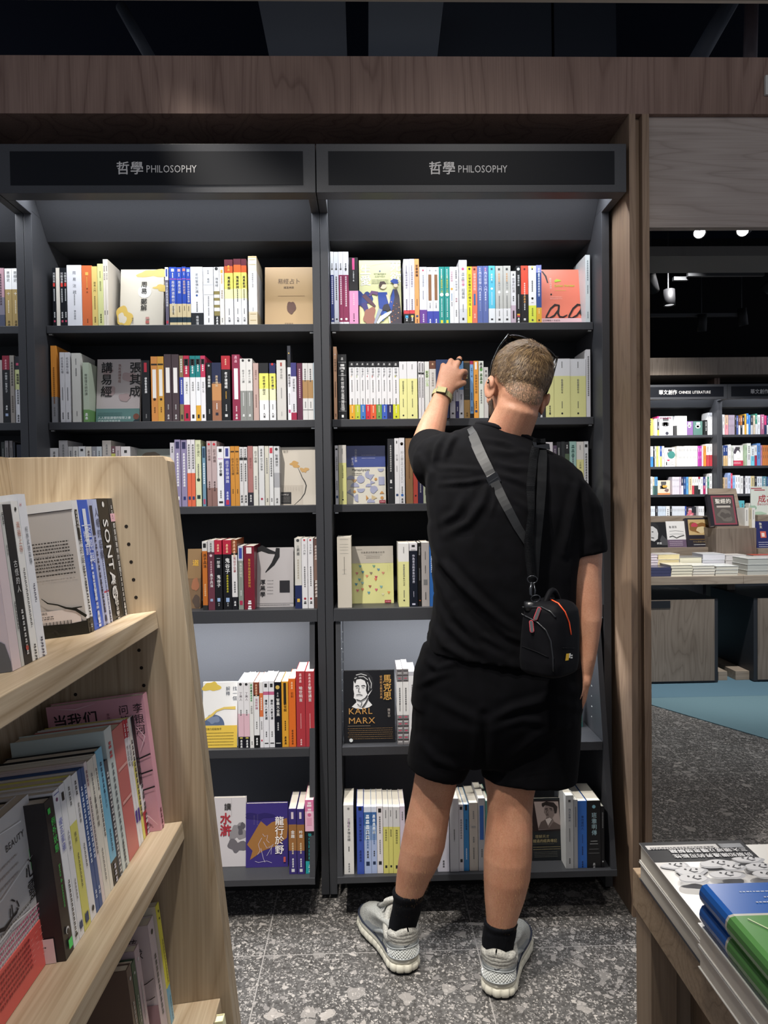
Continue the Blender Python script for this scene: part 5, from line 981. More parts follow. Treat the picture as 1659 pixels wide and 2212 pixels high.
# reaching arm
SH_L, EL_L, WR_L = onY(962, 1006, 2.075), onY(914, 982, 2.31), onY(957, 850, 2.435)
d1 = EL_L-SH_L; d2 = WR_L-EL_L
ax = Vector((.85, .5, -.2))
limb(bd, [(SH_L, .062), (SH_L+d1*.35, .056), (SH_L+d1*.7, .05), (EL_L, .047), (EL_L+d2*.18, (.050, .047), ax), (EL_L+d2*.38, (.048, .044), ax), (EL_L+d2*.62, (.041, .036), ax), (EL_L+d2*.85, (.033, .025), ax), (WR_L, (.031, .022), ax), (WR_L+d2.normalized()*.02, (.034, .021), ax)])
# reaching hand: palm block and five separate fingers bent over the book
def oy(u, v, y): return onY(u, v, y)
palm_c = [(WR_L, (.030, .021)), (oy(964, 832, 2.45), (.036, .020)), (oy(971, 815, 2.465), (.042, .019)), (oy(977, 800, 2.478), (.043, .016))]
limb(bd, [(p, r, (1, .15, -.28)) for p, r in palm_c])
def finger(pts, rad):
    limb(bd, [(oy(*p), r) for p, r in zip(pts, rad)], 12)
finger([(954, 812, 2.468), (956, 797, 2.482), (957, 789, 2.503), (957, 790, 2.525), (957, 800, 2.535)], [.0105, .0105, .0095, .0085, .0075])          # little finger
finger([(966, 806, 2.47), (971, 788, 2.485), (974, 779, 2.51), (974, 779, 2.535), (974, 790, 2.547)], [.0115, .0115, .010, .009, .0078])           # ring finger side
finger([(981, 803, 2.472), (987, 787, 2.488), (992, 776, 2.515), (993, 774, 2.545), (993, 784, 2.560)], [.0115, .0112, .0105, .009, .008])           # tallest finger, with the band
finger([(990, 812, 2.47), (999, 803, 2.49), (1005, 803, 2.515), (1005, 808, 2.54), (1003, 818, 2.548)], [.0115, .0112, .010, .009, .008])          # index
finger([(972, 838, 2.448), (988, 832, 2.462), (999, 828, 2.485), (1002, 827, 2.508), (1000, 827, 2.526)], [.0145, .0135, .0115, .0105, .009])       # thumb, on the other side of the book
# hanging arm with the hand in the pocket
SH_R = onY(1232, 1085, 2.06); EL_R = onY(1268, 1290, 2.03); WR_R = onY(1262, 1452, 2.01)
for _ in (0,):
    limb(bd, [(SH_R, .046), (onY(1250, 1130, 2.05), .052), (onY(1260, 1200, 2.04), (.054, .052)), (onY(1260, 1250, 2.03), (.051, .05)), (onY(1264, 1300, 2.02), (.047, .05)), (onY(1270, 1340, 2.01), (.038, .046)), (onY(1270, 1380, 2.01), (.030, .042)), (onY(1268, 1420, 2.005), (.024, .034)), (WR_R, (.023, .03)), (onY(1258, 1474, 2.01), (.020, .038))])
limb(bd, [(onY(1259, 1470, 2.01), (.017, .036)), (onY(1252, 1500, 2.02), (.016, .042)), (onY(1240, 1530, 2.03), (.015, .042))])
for k in range(4):
    y = 2.0+.022*k; limb(bd, [(onY(1241, 1528, y), .0095), (onY(1232, 1556, y+.004), .009), (onY(1222, 1578, y+.006), .0075)], 10)
limb(bd, [(onY(1256, 1484, 1.985), .011), (onY(1246, 1510, 1.972), .0105), (onY(1238, 1530, 1.97), .009)], 10)
# legs
def leg(rows):
    rs = [pring((l, v), (r, v), y, b, 2.05, back, 26) for l, r, v, y, b, back in rows]
    bd.loft(rs, SKINM)
leg([(905, 1040, 1500, 2.05, .10, 0), (903, 1015, 1600, 2.05, .088, 0), (897, 990, 1670, 2.05, .068, 0), (892, 984, 1702, 2.05, .062, -.05), (884, 973, 1742, 2.05, .060, .0), (874, 967, 1785, 2.053, .060, .12), (866, 961, 1825, 2.056, .060, .14), (860, 949, 1862, 2.06, .056, .1), (856, 929, 1898, 2.066, .048, .04), (853, 914, 1932, 2.07, .041, 0), (851, 905, 1962, 2.078, .037, 0), (845, 893, 2005, 2.095, .033, 0), (849, 883, 2040, 2.10, .028, 0)])
leg([(1060, 1215, 1500, 2.04, .10, 0), (1050, 1190, 1600, 2.03, .092, 0), (1046, 1160, 1680, 2.015, .070, 0), (1052, 1151, 1722, 2.005, .062, -.05), (1053, 1149, 1760, 2.0, .060, 0), (1049, 1149, 1805, 1.995, .060, .12), (1045, 1148, 1850, 1.99, .060, .14), (1045, 1144, 1895, 1.987, .057, .1), (1047, 1132, 1942, 1.985, .049, .03), (1051, 1117, 1985, 1.985, .041, 0), (1048, 1110, 2020, 1.988, .037, 0), (1048, 1103, 2055, 1.988, .034, 0), (1056, 1098, 2095, 1.988, .027, 0)])
body_me = remesh(bd, .0038, 4, .5)
body = mesh_obj(body_me, 'body', man, [SKINM])

# ---- hair: a close cap on the scalp plus short combed strands
HRI = HR.transposed()
bv = getv(body_me)+np.array(PER); bn = getn(body_me)
loc = (bv-np.array(HC)) @ np.array(HR)                   # rows -> local head coords
def hairmask(L):
    x, y, z = L[:, 0], L[:, 1], L[:, 2]
    back = z > -.094+.25*np.maximum(0, y+.02)
    side = z > np.where(y > -.03, .012+.10*np.maximum(0, y-.02), -.094+1.0*(y+.115)*(y > -.115))
    front = ~((y > .062) & (z < .072))
    near = (np.linalg.norm(L, axis=1) < .16) & (np.abs(x) < .0855)
    return back & side & front & near
hm = hairmask(loc)
pc = np.array([p.center for p in body_me.polygons])+np.array(PER); pn = np.array([p.normal for p in body_me.polygons])
pl = (pc-np.array(HC)) @ np.array(HR); pm = hairmask(pl)
def hair_mat(name, a, b_):
    t = NT(name); n = t.n('ShaderNodeTexNoise'); n.inputs['Scale'].default_value = 120; n.inputs['Detail'].default_value = 2; t.l(t.mapped(), n.inputs['Vector'])
    t.l(t.ramp(n.outputs[0], [(.3, a), (.7, b_)]), t.b.inputs['Base Color']); t.b.inputs['Roughness'].default_value = .45; t.b.inputs['Specular IOR Level'].default_value = .4; return t.m
HAIR_D, HAIR_L, HAIR_M = hair_mat('hair_dark', '463729', '604c38'), M('a98c63', .35, .5), M('775f45', .4, .5)
def fade_mat():
    t = NT('hair_fade'); n = t.n('ShaderNodeTexNoise'); n.inputs['Scale'].default_value = 420; n.inputs['Detail'].default_value = 1; t.l(t.mapped((1, 1, .35)), n.inputs['Vector'])
    t.l(t.ramp(n.outputs[0], [(.40, '6b543f'), (.62, 'ad8468')]), t.b.inputs['Base Color']); t.b.inputs['Roughness'].default_value = .55; return t.m
HAIR_F = fade_mat()
hb = MB()
idx = {}; 
edge_n = 0
for k in np.nonzero(pm)[0]:
    p = body_me.polygons[k]; f = []
    for vi in p.vertices:
        if vi not in idx:
            L = loc[vi]; thick = (.0004+.0085*min(1, max(0, (L[2]+.035)/.10))) if hm[vi] else -.001
            thick += .0012*noise.noise(Vector(L)*60)
            idx[vi] = len(hb.v); q = bv[vi]+bn[vi]*thick; hb.v.append(tuple(q))
        f.append(idx[vi])
    hb.f.append(tuple(f)); hb.mi.append(hb.m(HAIR_F if pl[k][2] < -.022+.006*noise.noise(Vector(pc[k])*90) else HAIR_D)); hb.sm.append(True)
rg = random.Random(11); sel = np.nonzero(pm)[0]
for k in range(17000):
    i = sel[rg.randrange(len(sel))]; L = Vector(pl[i]); nrm = Vector(pn[i]); base = Vector(pc[i])
    hgt = min(1, max(0, (L.z+.03)/.10)); ln = .005+.026*hgt
    if L.z < -.03 and rg.random() < .35: continue
    # combed forward and to one side from the crown; neighbours lean together in tufts
    crown = Vector((.012, -.060, .085)); dl = L-crown; dl.z *= .8
    tuft = noise.noise(L*55); tw = noise.noise(L*38+Vector((7, 3, 1)))
    d = dl.normalized()*.8+Vector((.55*tuft+.25, .25+.3*tw, -.15)); d = HR @ d
    d = d+Vector((rg.uniform(-.22, .22), rg.uniform(-.22, .22), rg.uniform(-.22, .22))); d = (d-nrm*d.dot(nrm)).normalized()
    o = base+nrm*(.0004+.0085*hgt*rg.uniform(.5, 1))
    lift = (.0016+.006*hgt)*(.5+.8*abs(tuft))
    p1 = o+d*ln*.5+nrm*lift; p2 = o+d*ln+nrm*lift*.7
    s = d.cross(nrm).normalized()*(.0004+.0002*hgt)
    m = HAIR_L if rg.random() < (.10+.22*hgt) else (HAIR_M if rg.random() < .65 else HAIR_D)
    hb.add([o-s, o+s, p1+s*.8, p1-s*.8, p2], [(0, 1, 2, 3), (3, 2, 4)], m)
hb.build('hair', man)['kind'] = 'stuff'
# beard: short dark strands and a thin shell on jaw and chin
bm2 = (pl[:, 2] < -.055) & (pl[:, 1] > .012) & (np.linalg.norm(pl-np.array([0, .02, -.05]), axis=1) < .10) & (pl[:, 2] > -.14)
bb = MB(); idx = {}; BEARD = hair_mat('beard', '2e2620', '4a3c30')
for k in np.nonzero(bm2)[0]:
    f = []
    for vi in body_me.polygons[k].vertices:
        if vi not in idx: idx[vi] = len(bb.v); bb.v.append(tuple(bv[vi]+bn[vi]*.0022))
        f.append(idx[vi])
    bb.f.append(tuple(f)); bb.mi.append(bb.m(BEARD)); bb.sm.append(True)
if bb.f: bb.build('beard', man)

# ---- fine hair on calves and forearm: one mesh of thin strands
fh = MB(); FHM = M('a8845c', .5, .4)
zz = pc[:, 2]; cand = np.nonzero(((zz > .18) & (zz < .62)) | ((pc[:, 1] > 2.30) & (zz > 1.45) & (zz < 1.75) & (pc[:, 0] < .22)))[0]
for k in range(5200):
    i = cand[rg.randrange(len(cand))]; nrm = Vector(pn[i]); base = Vector(pc[i])
    d = Vector((rg.uniform(-.3, .3), rg.uniform(-.3, .3), -1)); d = (d-nrm*d.dot(nrm)*.6).normalized()
    s = d.cross(nrm).normalized()*.00018
    fh.add([base-s, base+s, base+d*.009+nrm*.004], [(0, 1, 2)], FHM)
fh.build('body_hair', man)['kind'] = 'stuff'

# ---- T-shirt
ts = MB()
torso = [pring((1034, 913), (1153, 955), 2.105, .064, 2.1), pring((1014, 921), (1172, 970), 2.10, .079, 2.1), pring((965, 936), (1218, 990), 2.095, .098, 2.2), pring((930, 962), (1252, 1018), 2.085, .115, 2.3), pring((916, 1015), (1268, 1055), 2.07, .132, 2.35, .04), pring((921, 1090), (1258, 1105), 2.05, .138, 2.35, .05), pring((926, 1160), (1252, 1170), 2.035, .134, 2.35), pring((934, 1235), (1243, 1240), 2.025, .128, 2.35), pring((936, 1300), (1240, 1308), 2.025, .126, 2.4), pring((930, 1345), (1243, 1362), 2.03, .13, 2.4), pring((921, 1375), (1248, 1405), 2.035, .136, 2.4), pring((923, 1402), (1251, 1438), 2.035, .14, 2.4)]
ts.loft(torso, SHIRTM)
limb(ts, [(onY(975, 995, 2.07), .085), (onY(952, 1000, 2.12), (.092, .088)), (onY(938, 985, 2.19), (.078, .080)), (onY(926, 972, 2.245), (.068, .070))])
ts.loft([ering(onY(u, v, y), Vector(ax_), Vector((0, b, 0)), 28, 2.1) for u, v, y, ax_, b in ((1208, 1004, 2.08, (.055, 0, -.03), .07), (1226, 1034, 2.07, (.068, 0, -.036), .092), (1246, 1085, 2.06, (.070, 0, -.018), .092), (1256, 1140, 2.05, (.064, 0, .0), .082), (1261, 1175, 2.045, (.063, 0, .006), .078), (1263, 1196, 2.045, (.0625, 0, .0095), .076))], SHIRTM)
shirt_me = remesh(ts, .0055, 6, .5)
a = getv(shirt_me); S = toscreen(a); nn = getn(shirt_me); rear = nn[:, 1] < .25
folds = [([(1062, 1032), (1010, 1042), (950, 1046)], 7, 5), ([(1056, 1042), (1042, 1085), (1012, 1128), (962, 1155)], 9, 9), ([(1066, 1040), (1068, 1080), (1060, 1110)], 5, 5), ([(1072, 1000), (1110, 1010), (1150, 1012)], 6, 6), ([(1076, 1022), (1115, 1036), (1150, 1052)], 6, 6), ([(1060, 972), (1100, 978), (1140, 976)], 5, 6), ([(1085, 1050), (1110, 1080), (1140, 1100)], 5, 6),
 ([(926, 1140), (952, 1212), (1005, 1272), (1075, 1338), (1128, 1378)], 12, 9), ([(932, 1215), (948, 1262), (985, 1330), (1040, 1395), (1110, 1438)], 10, 9), ([(936, 1290), (968, 1350), (1012, 1392), (1080, 1438)], 8, 8), ([(985, 1310), (1040, 1372), (1100, 1408)], 7, 7), ([(1050, 1335), (1095, 1372), (1130, 1388)], 6, 6), ([(928, 1345), (960, 1395), (1010, 1425)], 7, 7),
 ([(962, 938), (944, 965), (936, 1005)], 8, 6), ([(985, 935), (968, 962), (962, 990)], 6, 6), ([(905, 985), (930, 1020), (925, 1060)], 5, 6), ([(1256, 1024), (1240, 1080), (1226, 1150), (1218, 1195)], 10, 8), ([(1266, 1045), (1272, 1100), (1284, 1170)], 7, 8), ([(1285, 1065), (1296, 1120), (1302, 1175)], 5, 6), ([(1040, 948), (1090, 955), (1150, 985)], 4, 5), ([(1000, 1075), (985, 1110), (950, 1130)], 6, 8), ([(950, 1010), (1000, 1012), (1045, 1015)], 4, 5)]
for poly, amp, wd in folds:
    d, t = seg_dist(S, poly); env = np.sin(np.clip(t, .06, .96)*PI)**.6
    prof = np.exp(-(d/wd)**2) - .55*np.exp(-((d-wd*1.9)/(wd*1.1))**2)
    a += nn*((prof*env*amp*.0008)*rear)[:, None]
nz = np.array([noise.noise(Vector(p)*14) + .5*noise.noise(Vector(p)*34) for p in a]); a += nn*(nz*.0016)[:, None]
# stitched hem line
setv(shirt_me, a)
from mathutils.bvhtree import BVHTree
BV_SHIRT = BVHTree.FromPolygons([tuple(p) for p in a], [tuple(p.vertices) for p in shirt_me.polygons])
shirt = mesh_obj(shirt_me, 't_shirt', man, [SHIRTM])
def shirt_hit(u, v, off=.003):
    d = ray(u, v).normalized(); h = BV_SHIRT.ray_cast(EYE, d)
    if h[0] is None: return onY(u, v, 2.0)
    return h[0]-d*off
cb = MB(); ring = []
for k in range(33):
    th = 2*PI*k/32; c0, c1 = onY(1031, 917, 2.105), onY(1154, 958, 2.105); ring.append((c0+c1)/2+(c1-c0)*.5*math.cos(th)*1.0+Vector((0, .070, 0))*math.sin(th)+Vector((0, 0, .003)))
cb.tube(ring, .0075, cloth('collar_rib', '101013', '151518'), 10, cap=False); cb.build('collar', shirt)

# ---- shorts
so = MB()
so.loft([pring((922, 1385), (1246, 1392), 2.04, .125), pring((904, 1420), (1255, 1425), 2.045, .135), pring((896, 1480), (1258, 1470), 2.05, .145, 2.4, .08), pring((890, 1545), (1252, 1535), 2.05, .15, 2.4, .08), pring((888, 1590), (1250, 1590), 2.05, .14, 2.4), pring((892, 1632), (1246, 1640), 2.045, .11, 2.4)], SHORTM)
so.loft([pring((900, 1540), (1050, 1560), 2.05, .125), pring((886, 1590), (1030, 1610), 2.05, .118), pring((881, 1630), (1012, 1655), 2.05, .11), pring((878, 1648), (1002, 1676), 2.05, .105)], SHORTM)
so.loft([pring((1060, 1550), (1250, 1540), 2.045, .125), pring((1046, 1610), (1249, 1600), 2.04, .12), pring((1040, 1650), (1246, 1650), 2.03, .112), pring((1037, 1672), (1243, 1682), 2.025, .108)], SHORTM)
# loose cloth at the side pocket
so.loft([pring((915, 1392), (985, 1400), 2.05, .08), pring((894, 1450), (960, 1450), 2.05, .09), pring((888, 1520), (950, 1520), 2.05, .09)], SHORTM)
short_me = remesh(so, .006, 6, .5); a = getv(short_me); S = toscreen(a); nn = getn(short_me); rear = nn[:, 1] < .3
for poly, amp, wd in [([(920, 1425), (945, 1445), (985, 1430)], 8, 7), ([(905, 1480), (940, 1462), (975, 1450)], 8, 7), ([(1055, 1560), (1110, 1530), (1180, 1512), (1250, 1530)], 9, 9), ([(1060, 1575), (1130, 1555), (1220, 1570)], 6, 8), ([(1045, 1545), (1046, 1600), (1042, 1660)], -14, 9), ([(1100, 1640), (1160, 1590), (1240, 1560)], 6, 9), ([(905, 1600), (940, 1640), (985, 1660)], 6, 8), ([(920, 1500), (1000, 1540), (1040, 1560)], 6, 10)]:
    d, t = seg_dist(S, poly); env = np.sin(np.clip(t, .06, .96)*PI)**.6
    a += nn*((np.exp(-(d/wd)**2)-.5*np.exp(-((d-wd*1.9)/(wd*1.1))**2))*env*amp*.0008*rear)[:, None]
# turn-up seam above each hem
for poly in ([(880, 1632), (935, 1655), (1000, 1668)], [(1040, 1655), (1110, 1682), (1242, 1668)]):
    d, t = seg_dist(S, poly); a -= nn*(np.exp(-(d/2.2)**2)*.0014*rear)[:, None]
nz = np.array([noise.noise(Vector(p)*12) for p in a]); a += nn*(nz*.002)[:, None]
setv(short_me, a); shorts = mesh_obj(short_me, 'shorts', man, [SHORTM])
b = MB(); q0, q1 = onY(1240, 1619, 1.99), onY(1254, 1629, 1.99)
b.box(q0.x, q1.x, 1.993, 1.9945, q1.z, q0.z, M('101114', .7)); htext(b, 'LASR', Vector((q0.x+.0015, 1.9925, q1.z+.003)), XR, ZU, .0085, M('d8d8d8', .6), 0, sx=.62); b.build('side_label', shorts)

# ---- socks
def sock(rows, cuff):
    b = MB(); b.loft([pring((l, v), (r, v), y, bb_, 2.05) for l, r, v, y, bb_ in rows], SOCKM)
    me = remesh(b, .004, 3, .5); a = getv(me); nn = getn(me)
    cx = a[:, :2].mean(0); th = np.arctan2(a[:, 1]-cx[1], a[:, 0]-cx[0]); z0, z1 = cuff
    a += nn*(.0007*np.sin(th*46))[:, None]
    a += nn*(.0022*np.exp(-((a[:, 2]-z1)/.010)**2)-.0016*np.exp(-((a[:, 2]-z0)/.006)**2))[:, None]
    setv(me, a); return mesh_obj(me, 'sock', man, [SOCKM])
sock([(849, 916, 1924, 2.07, .0445), (849, 913, 1945, 2.073, .0435), (847, 909, 1966, 2.08, .041), (841, 902, 1990, 2.09, .039), (838, 895, 2010, 2.098, .037), (841, 889, 2035, 2.10, .034), (846, 884, 2055, 2.10, .030)], (onY(880, 1952, 2.05).z, onY(880, 1936, 2.05).z))
sock([(1047, 1117, 1990, 1.985, .0445), (1044, 1115, 2012, 1.987, .0425), (1041, 1110, 2035, 1.988, .040), (1042, 1107, 2055, 1.988, .037), (1048, 1104, 2085, 1.988, .034), (1053, 1100, 2105, 1.988, .030)], (onY(1080, 2020, 1.95).z, onY(1080, 2004, 1.95).z))
# ---- running shoes
def loftmat(n, c1, c2, sc, bump=.35, rough=.5):
    t = NT(n); v = t.n('ShaderNodeTexVoronoi'); v.inputs['Scale'].default_value = sc; t.l(t.mapped((1, 1, 1.4)), v.inputs['Vector'])
    t.l(t.ramp(v.outputs['Distance'], [(.15, c1), (.55, c2)]), t.b.inputs['Base Color']); t.b.inputs['Roughness'].default_value = rough; t.bump(v.outputs['Distance'], bump, .001); return t.m
KNIT = loftmat('shoe_mesh', '7c7c78', 'a8a8a2', 260); PADM = loftmat('shoe_padding', '8a8882', 'aeaca4', 190, .5)
SILV = M('a0a4a4', .36, .5, .2); GREY = M('84888a', .4, .4, .2); SOLEW = M('d2cebe', .5, .3); OUTS = M('141516', .7, .2); TRIM = M('2b2f3c', .45)
SW = [(0, 0), (.03, .5), (.08, .74), (.15, .84), (.3, .80), (.45, .82), (.6, .95), (.72, 1), (.85, .88), (.93, .64), (.98, .34), (1, 0)]
def swid(s):
    for (a, fa), (b_, fb) in zip(SW, SW[1:]):
        if s <= b_: return fa+(fb-fa)*(s-a)/(b_-a)
    return 0
def outline(w, y0, y1, z, n=44, skew=0.0):
    pts = []
    for k in range(n):
        th = 2*PI*k/n; s = (1-math.cos(th))/2; x = swid(s)*w*(1 if th < PI else -1)
        pts.append(Vector((x+skew*s*s*.02, y0+(y1-y0)*s, z)))
    return pts
def grooved(pts, dep):
    out = []; n = len(pts); acc = 0; per = sum((pts[k]-pts[k-1]).length for k in range(n)); N = 30
    for k in range(n):
        a, c = pts[k-1], pts[(k+1) % n]; t = (c-a); nr = Vector((t.y, -t.x, 0)).normalized(); ct = Vector((0, .15, 0))
        if (pts[k]-Vector((0, .15, pts[k].z))).dot(nr) < 0: nr = -nr
        acc += (pts[k]-pts[k-1]).length; ph = (acc/per*N) % 1; out.append(pts[k]-nr*dep*(math.exp(-((ph-.5)/.07)**2)))
    return out
def heel(th, z, off=0.0):
    t = (z-.03)/.08; r = .0405-.004*t+off; a = math.radians(th)
    return Vector((r*.93*math.sin(a), .0385+.006*t-r*math.cos(a), z))
def shoe(heel_uv, toe_uv, side):
    h, t = onZ(*heel_uv, 0), onZ(*toe_uv, 0); ang = math.atan2(-(t.x-h.x), t.y-h.y)
    L = .300
    b = MB(); zs = [(.024, .0455, .002, .290), (.036, .0475, .000, .294), (.050, .0455, .001, .286), (.062, .042, .003, .268), (.074, .038, .004, .238), (.085, .0365, .005, .198), (.096, .0355, .006, .158), (.104, .0345, .007, .138)]
    b.loft([outline(w_, y0, y1, z, skew=-side) for z, w_, y0, y1 in zs], KNIT)
    o = b.build('shoe'); o.parent = man; o.location = Vector((h.x, h.y, 0))-PER; o.rotation_euler = (0, 0, ang); o.scale = (1.16, 1.05, 1.17); o['_rot'] = 1
    # midsole: cream foam, notched, flared under the heel, with dark outsole
    b = MB(); b.loft([grooved(outline(w_, y0, y1, z, 240, skew=-side), g) for z, w_, y0, y1, g in ((.0075, .0505, -.005, .298, .003), (.012, .0535, -.008, .303, .0045), (.019, .0535, -.008, .303, .0045), (.0245, .051, -.006, .300, .003), (.027, .048, -.003, .296, 0))], SOLEW)
    b.loft([outline(w_, y0, y1, z, skew=-side) for z, w_, y0, y1 in ((.027, .049, -.003, .298), (.033, .0505, -.005, .298), (.040, .049, -.004, .296), (.0425, .047, .001, .294))], SOLEW)
    b.build('midsole', o)
    b = MB(); b.loft([outline(w_, y0, y1, z, skew=-side) for z, w_, y0, y1 in ((.0, .047, .002, .292), (.004, .050, -.003, .298), (.0085, .0505, -.004, .299))], OUTS); b.build('outsole', o)
    # dark line above the midsole
    b = MB(); pl_ = outline(.0485, -.002, .294, .0435, skew=-side); b.tube(pl_+[pl_[0]], .0028, TRIM, 6, cap=False); b.build('edge_line', o)
    # padded collar round the ankle
    b = MB(); path = []
    for k in range(37):
        a_ = 2*PI*k/36; cy = .058; yy = cy-.052*math.cos(a_); xx = .0345*math.sin(a_)*(1+.05*math.cos(a_)); zz = .098+.010*math.cos(a_)**2-.022*math.sin(a_)**2+.012*max(0, -math.cos(a_))
        path.append((xx, yy, zz))
    b.tube(path, .0105, PADM, 10, cap=False)
    for zz, rr in ((.078, .004), (.088, .007), (.096, .0085)):
        b.tube([heel(a_, zz, rr-.0075) for a_ in range(-84, 85, 8)], .009, PADM, 8)
    b.build('padded_collar', o)
    # silver heel band with the tick mark, framed lattice panel below
    def patch(t0, t1, zf0, zf1, off, mat, name, par, n=20, th=.0022):
        m = MB(); A = []; B = []
        for k in range(n+1):
            a_ = t0+(t1-t0)*k/n; A.append((heel(a_, zf0(a_), off), heel(a_, zf1(a_), off))); B.append((heel(a_, zf0(a_), off-th), heel(a_, zf1(a_), off-th)))
        vs = [p for q in A for p in q]+[p for q in B for p in q]; N = 2*(n+1); fs = []
        for k in range(n):
            i = 2*k; fs += [(i, i+2, i+3, i+1), (N+i+1, N+i+3, N+i+2, N+i), (i+1, i+3, N+i+3, N+i+1), (N+i, N+i+2, i+2, i)]
        fs += [(0, 1, N+1, N), (2*n, N+2*n, N+2*n+1, 2*n+1)]
        m.add(vs, fs, mat, True); return m.build(name, par)
    top = lambda a: .083-.004*math.cos(math.radians(a*2)); mid = lambda a: .0655+.004*math.cos(math.radians(a*1.6))
    hb_ = patch(-118, 118, lambda a: mid(a)-.002, top, .0048, SILV, 'heel_band', o)
    patch(-104, 104, lambda a: .041, mid, .0035, M('c9ccc6', .45), 'heel_panel', o)
    for zf in (mid, lambda a: .0425):
        m = MB(); m.tube([heel(a_, zf(a_), .005) for a_ in range(-104, 105, 6)], .0017, SILV, 6); m.build('panel_rim', o)
    m = MB(); LT = M('e9ebe8', .3, .5)
    for k in range(-14, 15):
        for sg in (1, -1):
            pts = []
            for j in range(7):
                z = .0425+.026*j/6; a_ = k*12+sg*(j-3)*7
                if abs(a_) <= 102 and z < mid(a_): pts.append(heel(a_, z, .0046))
            if len(pts) > 1: m.tube(pts, .0009, LT, 4, smooth=False)
    m.build('lattice', o)
    # tick mark on the band
    m = MB(); c = -side*4; TK = [(-9, .0775), (-11, .0745), (-9, .0722), (-4, .0728), (4, .0756), (15, .0806), (4, .0772), (-4, .0752), (-8, .0752)]
    pts = [heel(c+a_*1.0, z-.001, .0056) for a_, z in TK]; m.add(pts, [(0, 1, 2, 3, 8), (8, 3, 4, 7), (7, 4, 5, 6)], M('2a2c32', .5)); m.build('tick_mark', hb_)
    # side overlays, tongue and laces
    for sg in (1, -1):
        m = MB(); A = []
        for k in range(13):
            s = .30+.36*k/12; x0 = swid(s)*.0482-side*sg*0; A.append((Vector((sg*(x0+.0006)-side*s*s*.02, .296*s, .046)), Vector((sg*(swid(s)*.0415+.0012)-side*s*s*.02, .292*s, .062+.006*math.sin(PI*k/12))), Vector((sg*(swid(s)*.036+.001)-side*s*s*.02, .29*s, .080-.018*k/12))))
        for r_ in range(2): m.add([q[r_] for q in A]+[q[r_+1] for q in A], [(k, k+1, 13+k+1, 13+k) if sg > 0 else (k+1, k, 13+k, 13+k+1) for k in range(12)], GREY if r_ == 0 else SILV, True)
        m.build('side_overlay', o)
        m = MB(); m.tube([Vector((sg*.0365, .052, .082)), Vector((sg*.041, .085, .076)), Vector((sg*.043, .115, .062)), Vector((sg*.046, .150, .046))], [.004, .005, .005, .003], SILV, 8); m.build('lace_strap', o)
    m = MB(); m.loft([ering(Vector((-side*.004, y, z)), Vector((w_, 0, 0)), Vector((0, .006, .004)), 14) for y, z, w_ in ((.19, .088, .018), (.15, .108, .022), (.118, .128, .025), (.108, .142, .024))], PADM); m.build('tongue', o)
    m = MB()
    for k in range(5):
        y = .125+.018*k; z = .119-.0105*k; m.tube([Vector((-.024-side*.004, y-.004, z-.012)), Vector((-.010-side*.004, y, z+.002)), Vector((.010-side*.004, y, z+.002)), Vector((.024-side*.004, y-.004, z-.012))], .0024, M('d4d4cf', .6), 6)
    m.build('laces', o)
    return o
shoe((882, 2106), (799, 1968), 1)
shoe((1073, 2160), (1113, 1992), -1)

# ---- wristwatch and ring
wd_ = (WR_L-EL_L).normalized(); wc = WR_L-wd_*.012; u_ = Vector((1, .15, -.3)); u_ = (u_-wd_*u_.dot(wd_)).normalized(); v_ = wd_.cross(u_)
if v_.y > 0: v_ = -v_                                   # v_ towards the viewer: back of the wrist
wt = empty('wristwatch', wc, 'khaki banded dark wristband watch on the reaching arm', 'watch')
BAND = loftmat('woven_band', '7d7750', '9a9468', 500, .5, .8)
b = MB(); n = 40; rr = []
for k in range(n):
    th = 2*PI*k/n; e = u_*(.0335*math.cos(th))+v_*(.0255*math.sin(th)); f = e*1.06
    rr.append((wc+e-wd_*.010, wc+f-wd_*.010, wc+f+wd_*.010, wc+e+wd_*.010))
b.add([p for q in rr for p in q], [(4*k+i, 4*((k+1) % n)+i, 4*((k+1) % n)+(i+1) % 4, 4*k+(i+1) % 4) for k in range(n) for i in range(4)], BAND, False); b.build('band', wt)
cdir = (v_*.80-u_*.35).normalized(); sdir = cdir.cross(wd_).normalized()
Xc = Matrix(((sdir.x, wd_.x, cdir.x, 0), (sdir.y, wd_.y, cdir.y, 0), (sdir.z, wd_.z, cdir.z, 0), (0, 0, 0, 1)))
Xc = Matrix.Translation(wc+cdir*.0275) @ Xc
b = MB(); b.box(-.017, .017, -.0125, .0125, -.003, .006, M('1a1b1c', .3), Xc); b.build('case', wt, bev=.002)
b = MB(); b.box(-.0155, .0155, -.0115, .0115, .0061, .0082, BAND, Xc); b.build('face_cover', wt, bev=.001)
b = MB(); b.box(.0156, .0172, -.0115, .0115, .001, .0075, M('c9cccb', .2, .5, .9), Xc); b.build('clasp', wt)
f0, f1 = onY(988, 786.5, 2.4895), onY(992, 777, 2.511); fd = (f1-f0).normalized(); fu = fd.orthogonal().normalized(); fv = fd.cross(fu)
b = MB(); rr = []; fc = (f0+f1)/2
for k in range(28):
    th = 2*PI*k/28; e = fu*math.cos(th)+fv*math.sin(th); rr.append((fc+e*.0108-fd*.0032, fc+e*.0124-fd*.003, fc+e*.0124+fd*.003, fc+e*.0108+fd*.0032))
b.add([p for q in rr for p in q], [(4*k+i, 4*((k+1) % 28)+i, 4*((k+1) % 28)+(i+1) % 4, 4*k+(i+1) % 4) for k in range(28) for i in range(4)], M('0e0f10', .3, .5), True)
tag(b.build('finger_ring', org=tuple(fc)), 'black ring band on a finger of the reaching hand', 'ring')

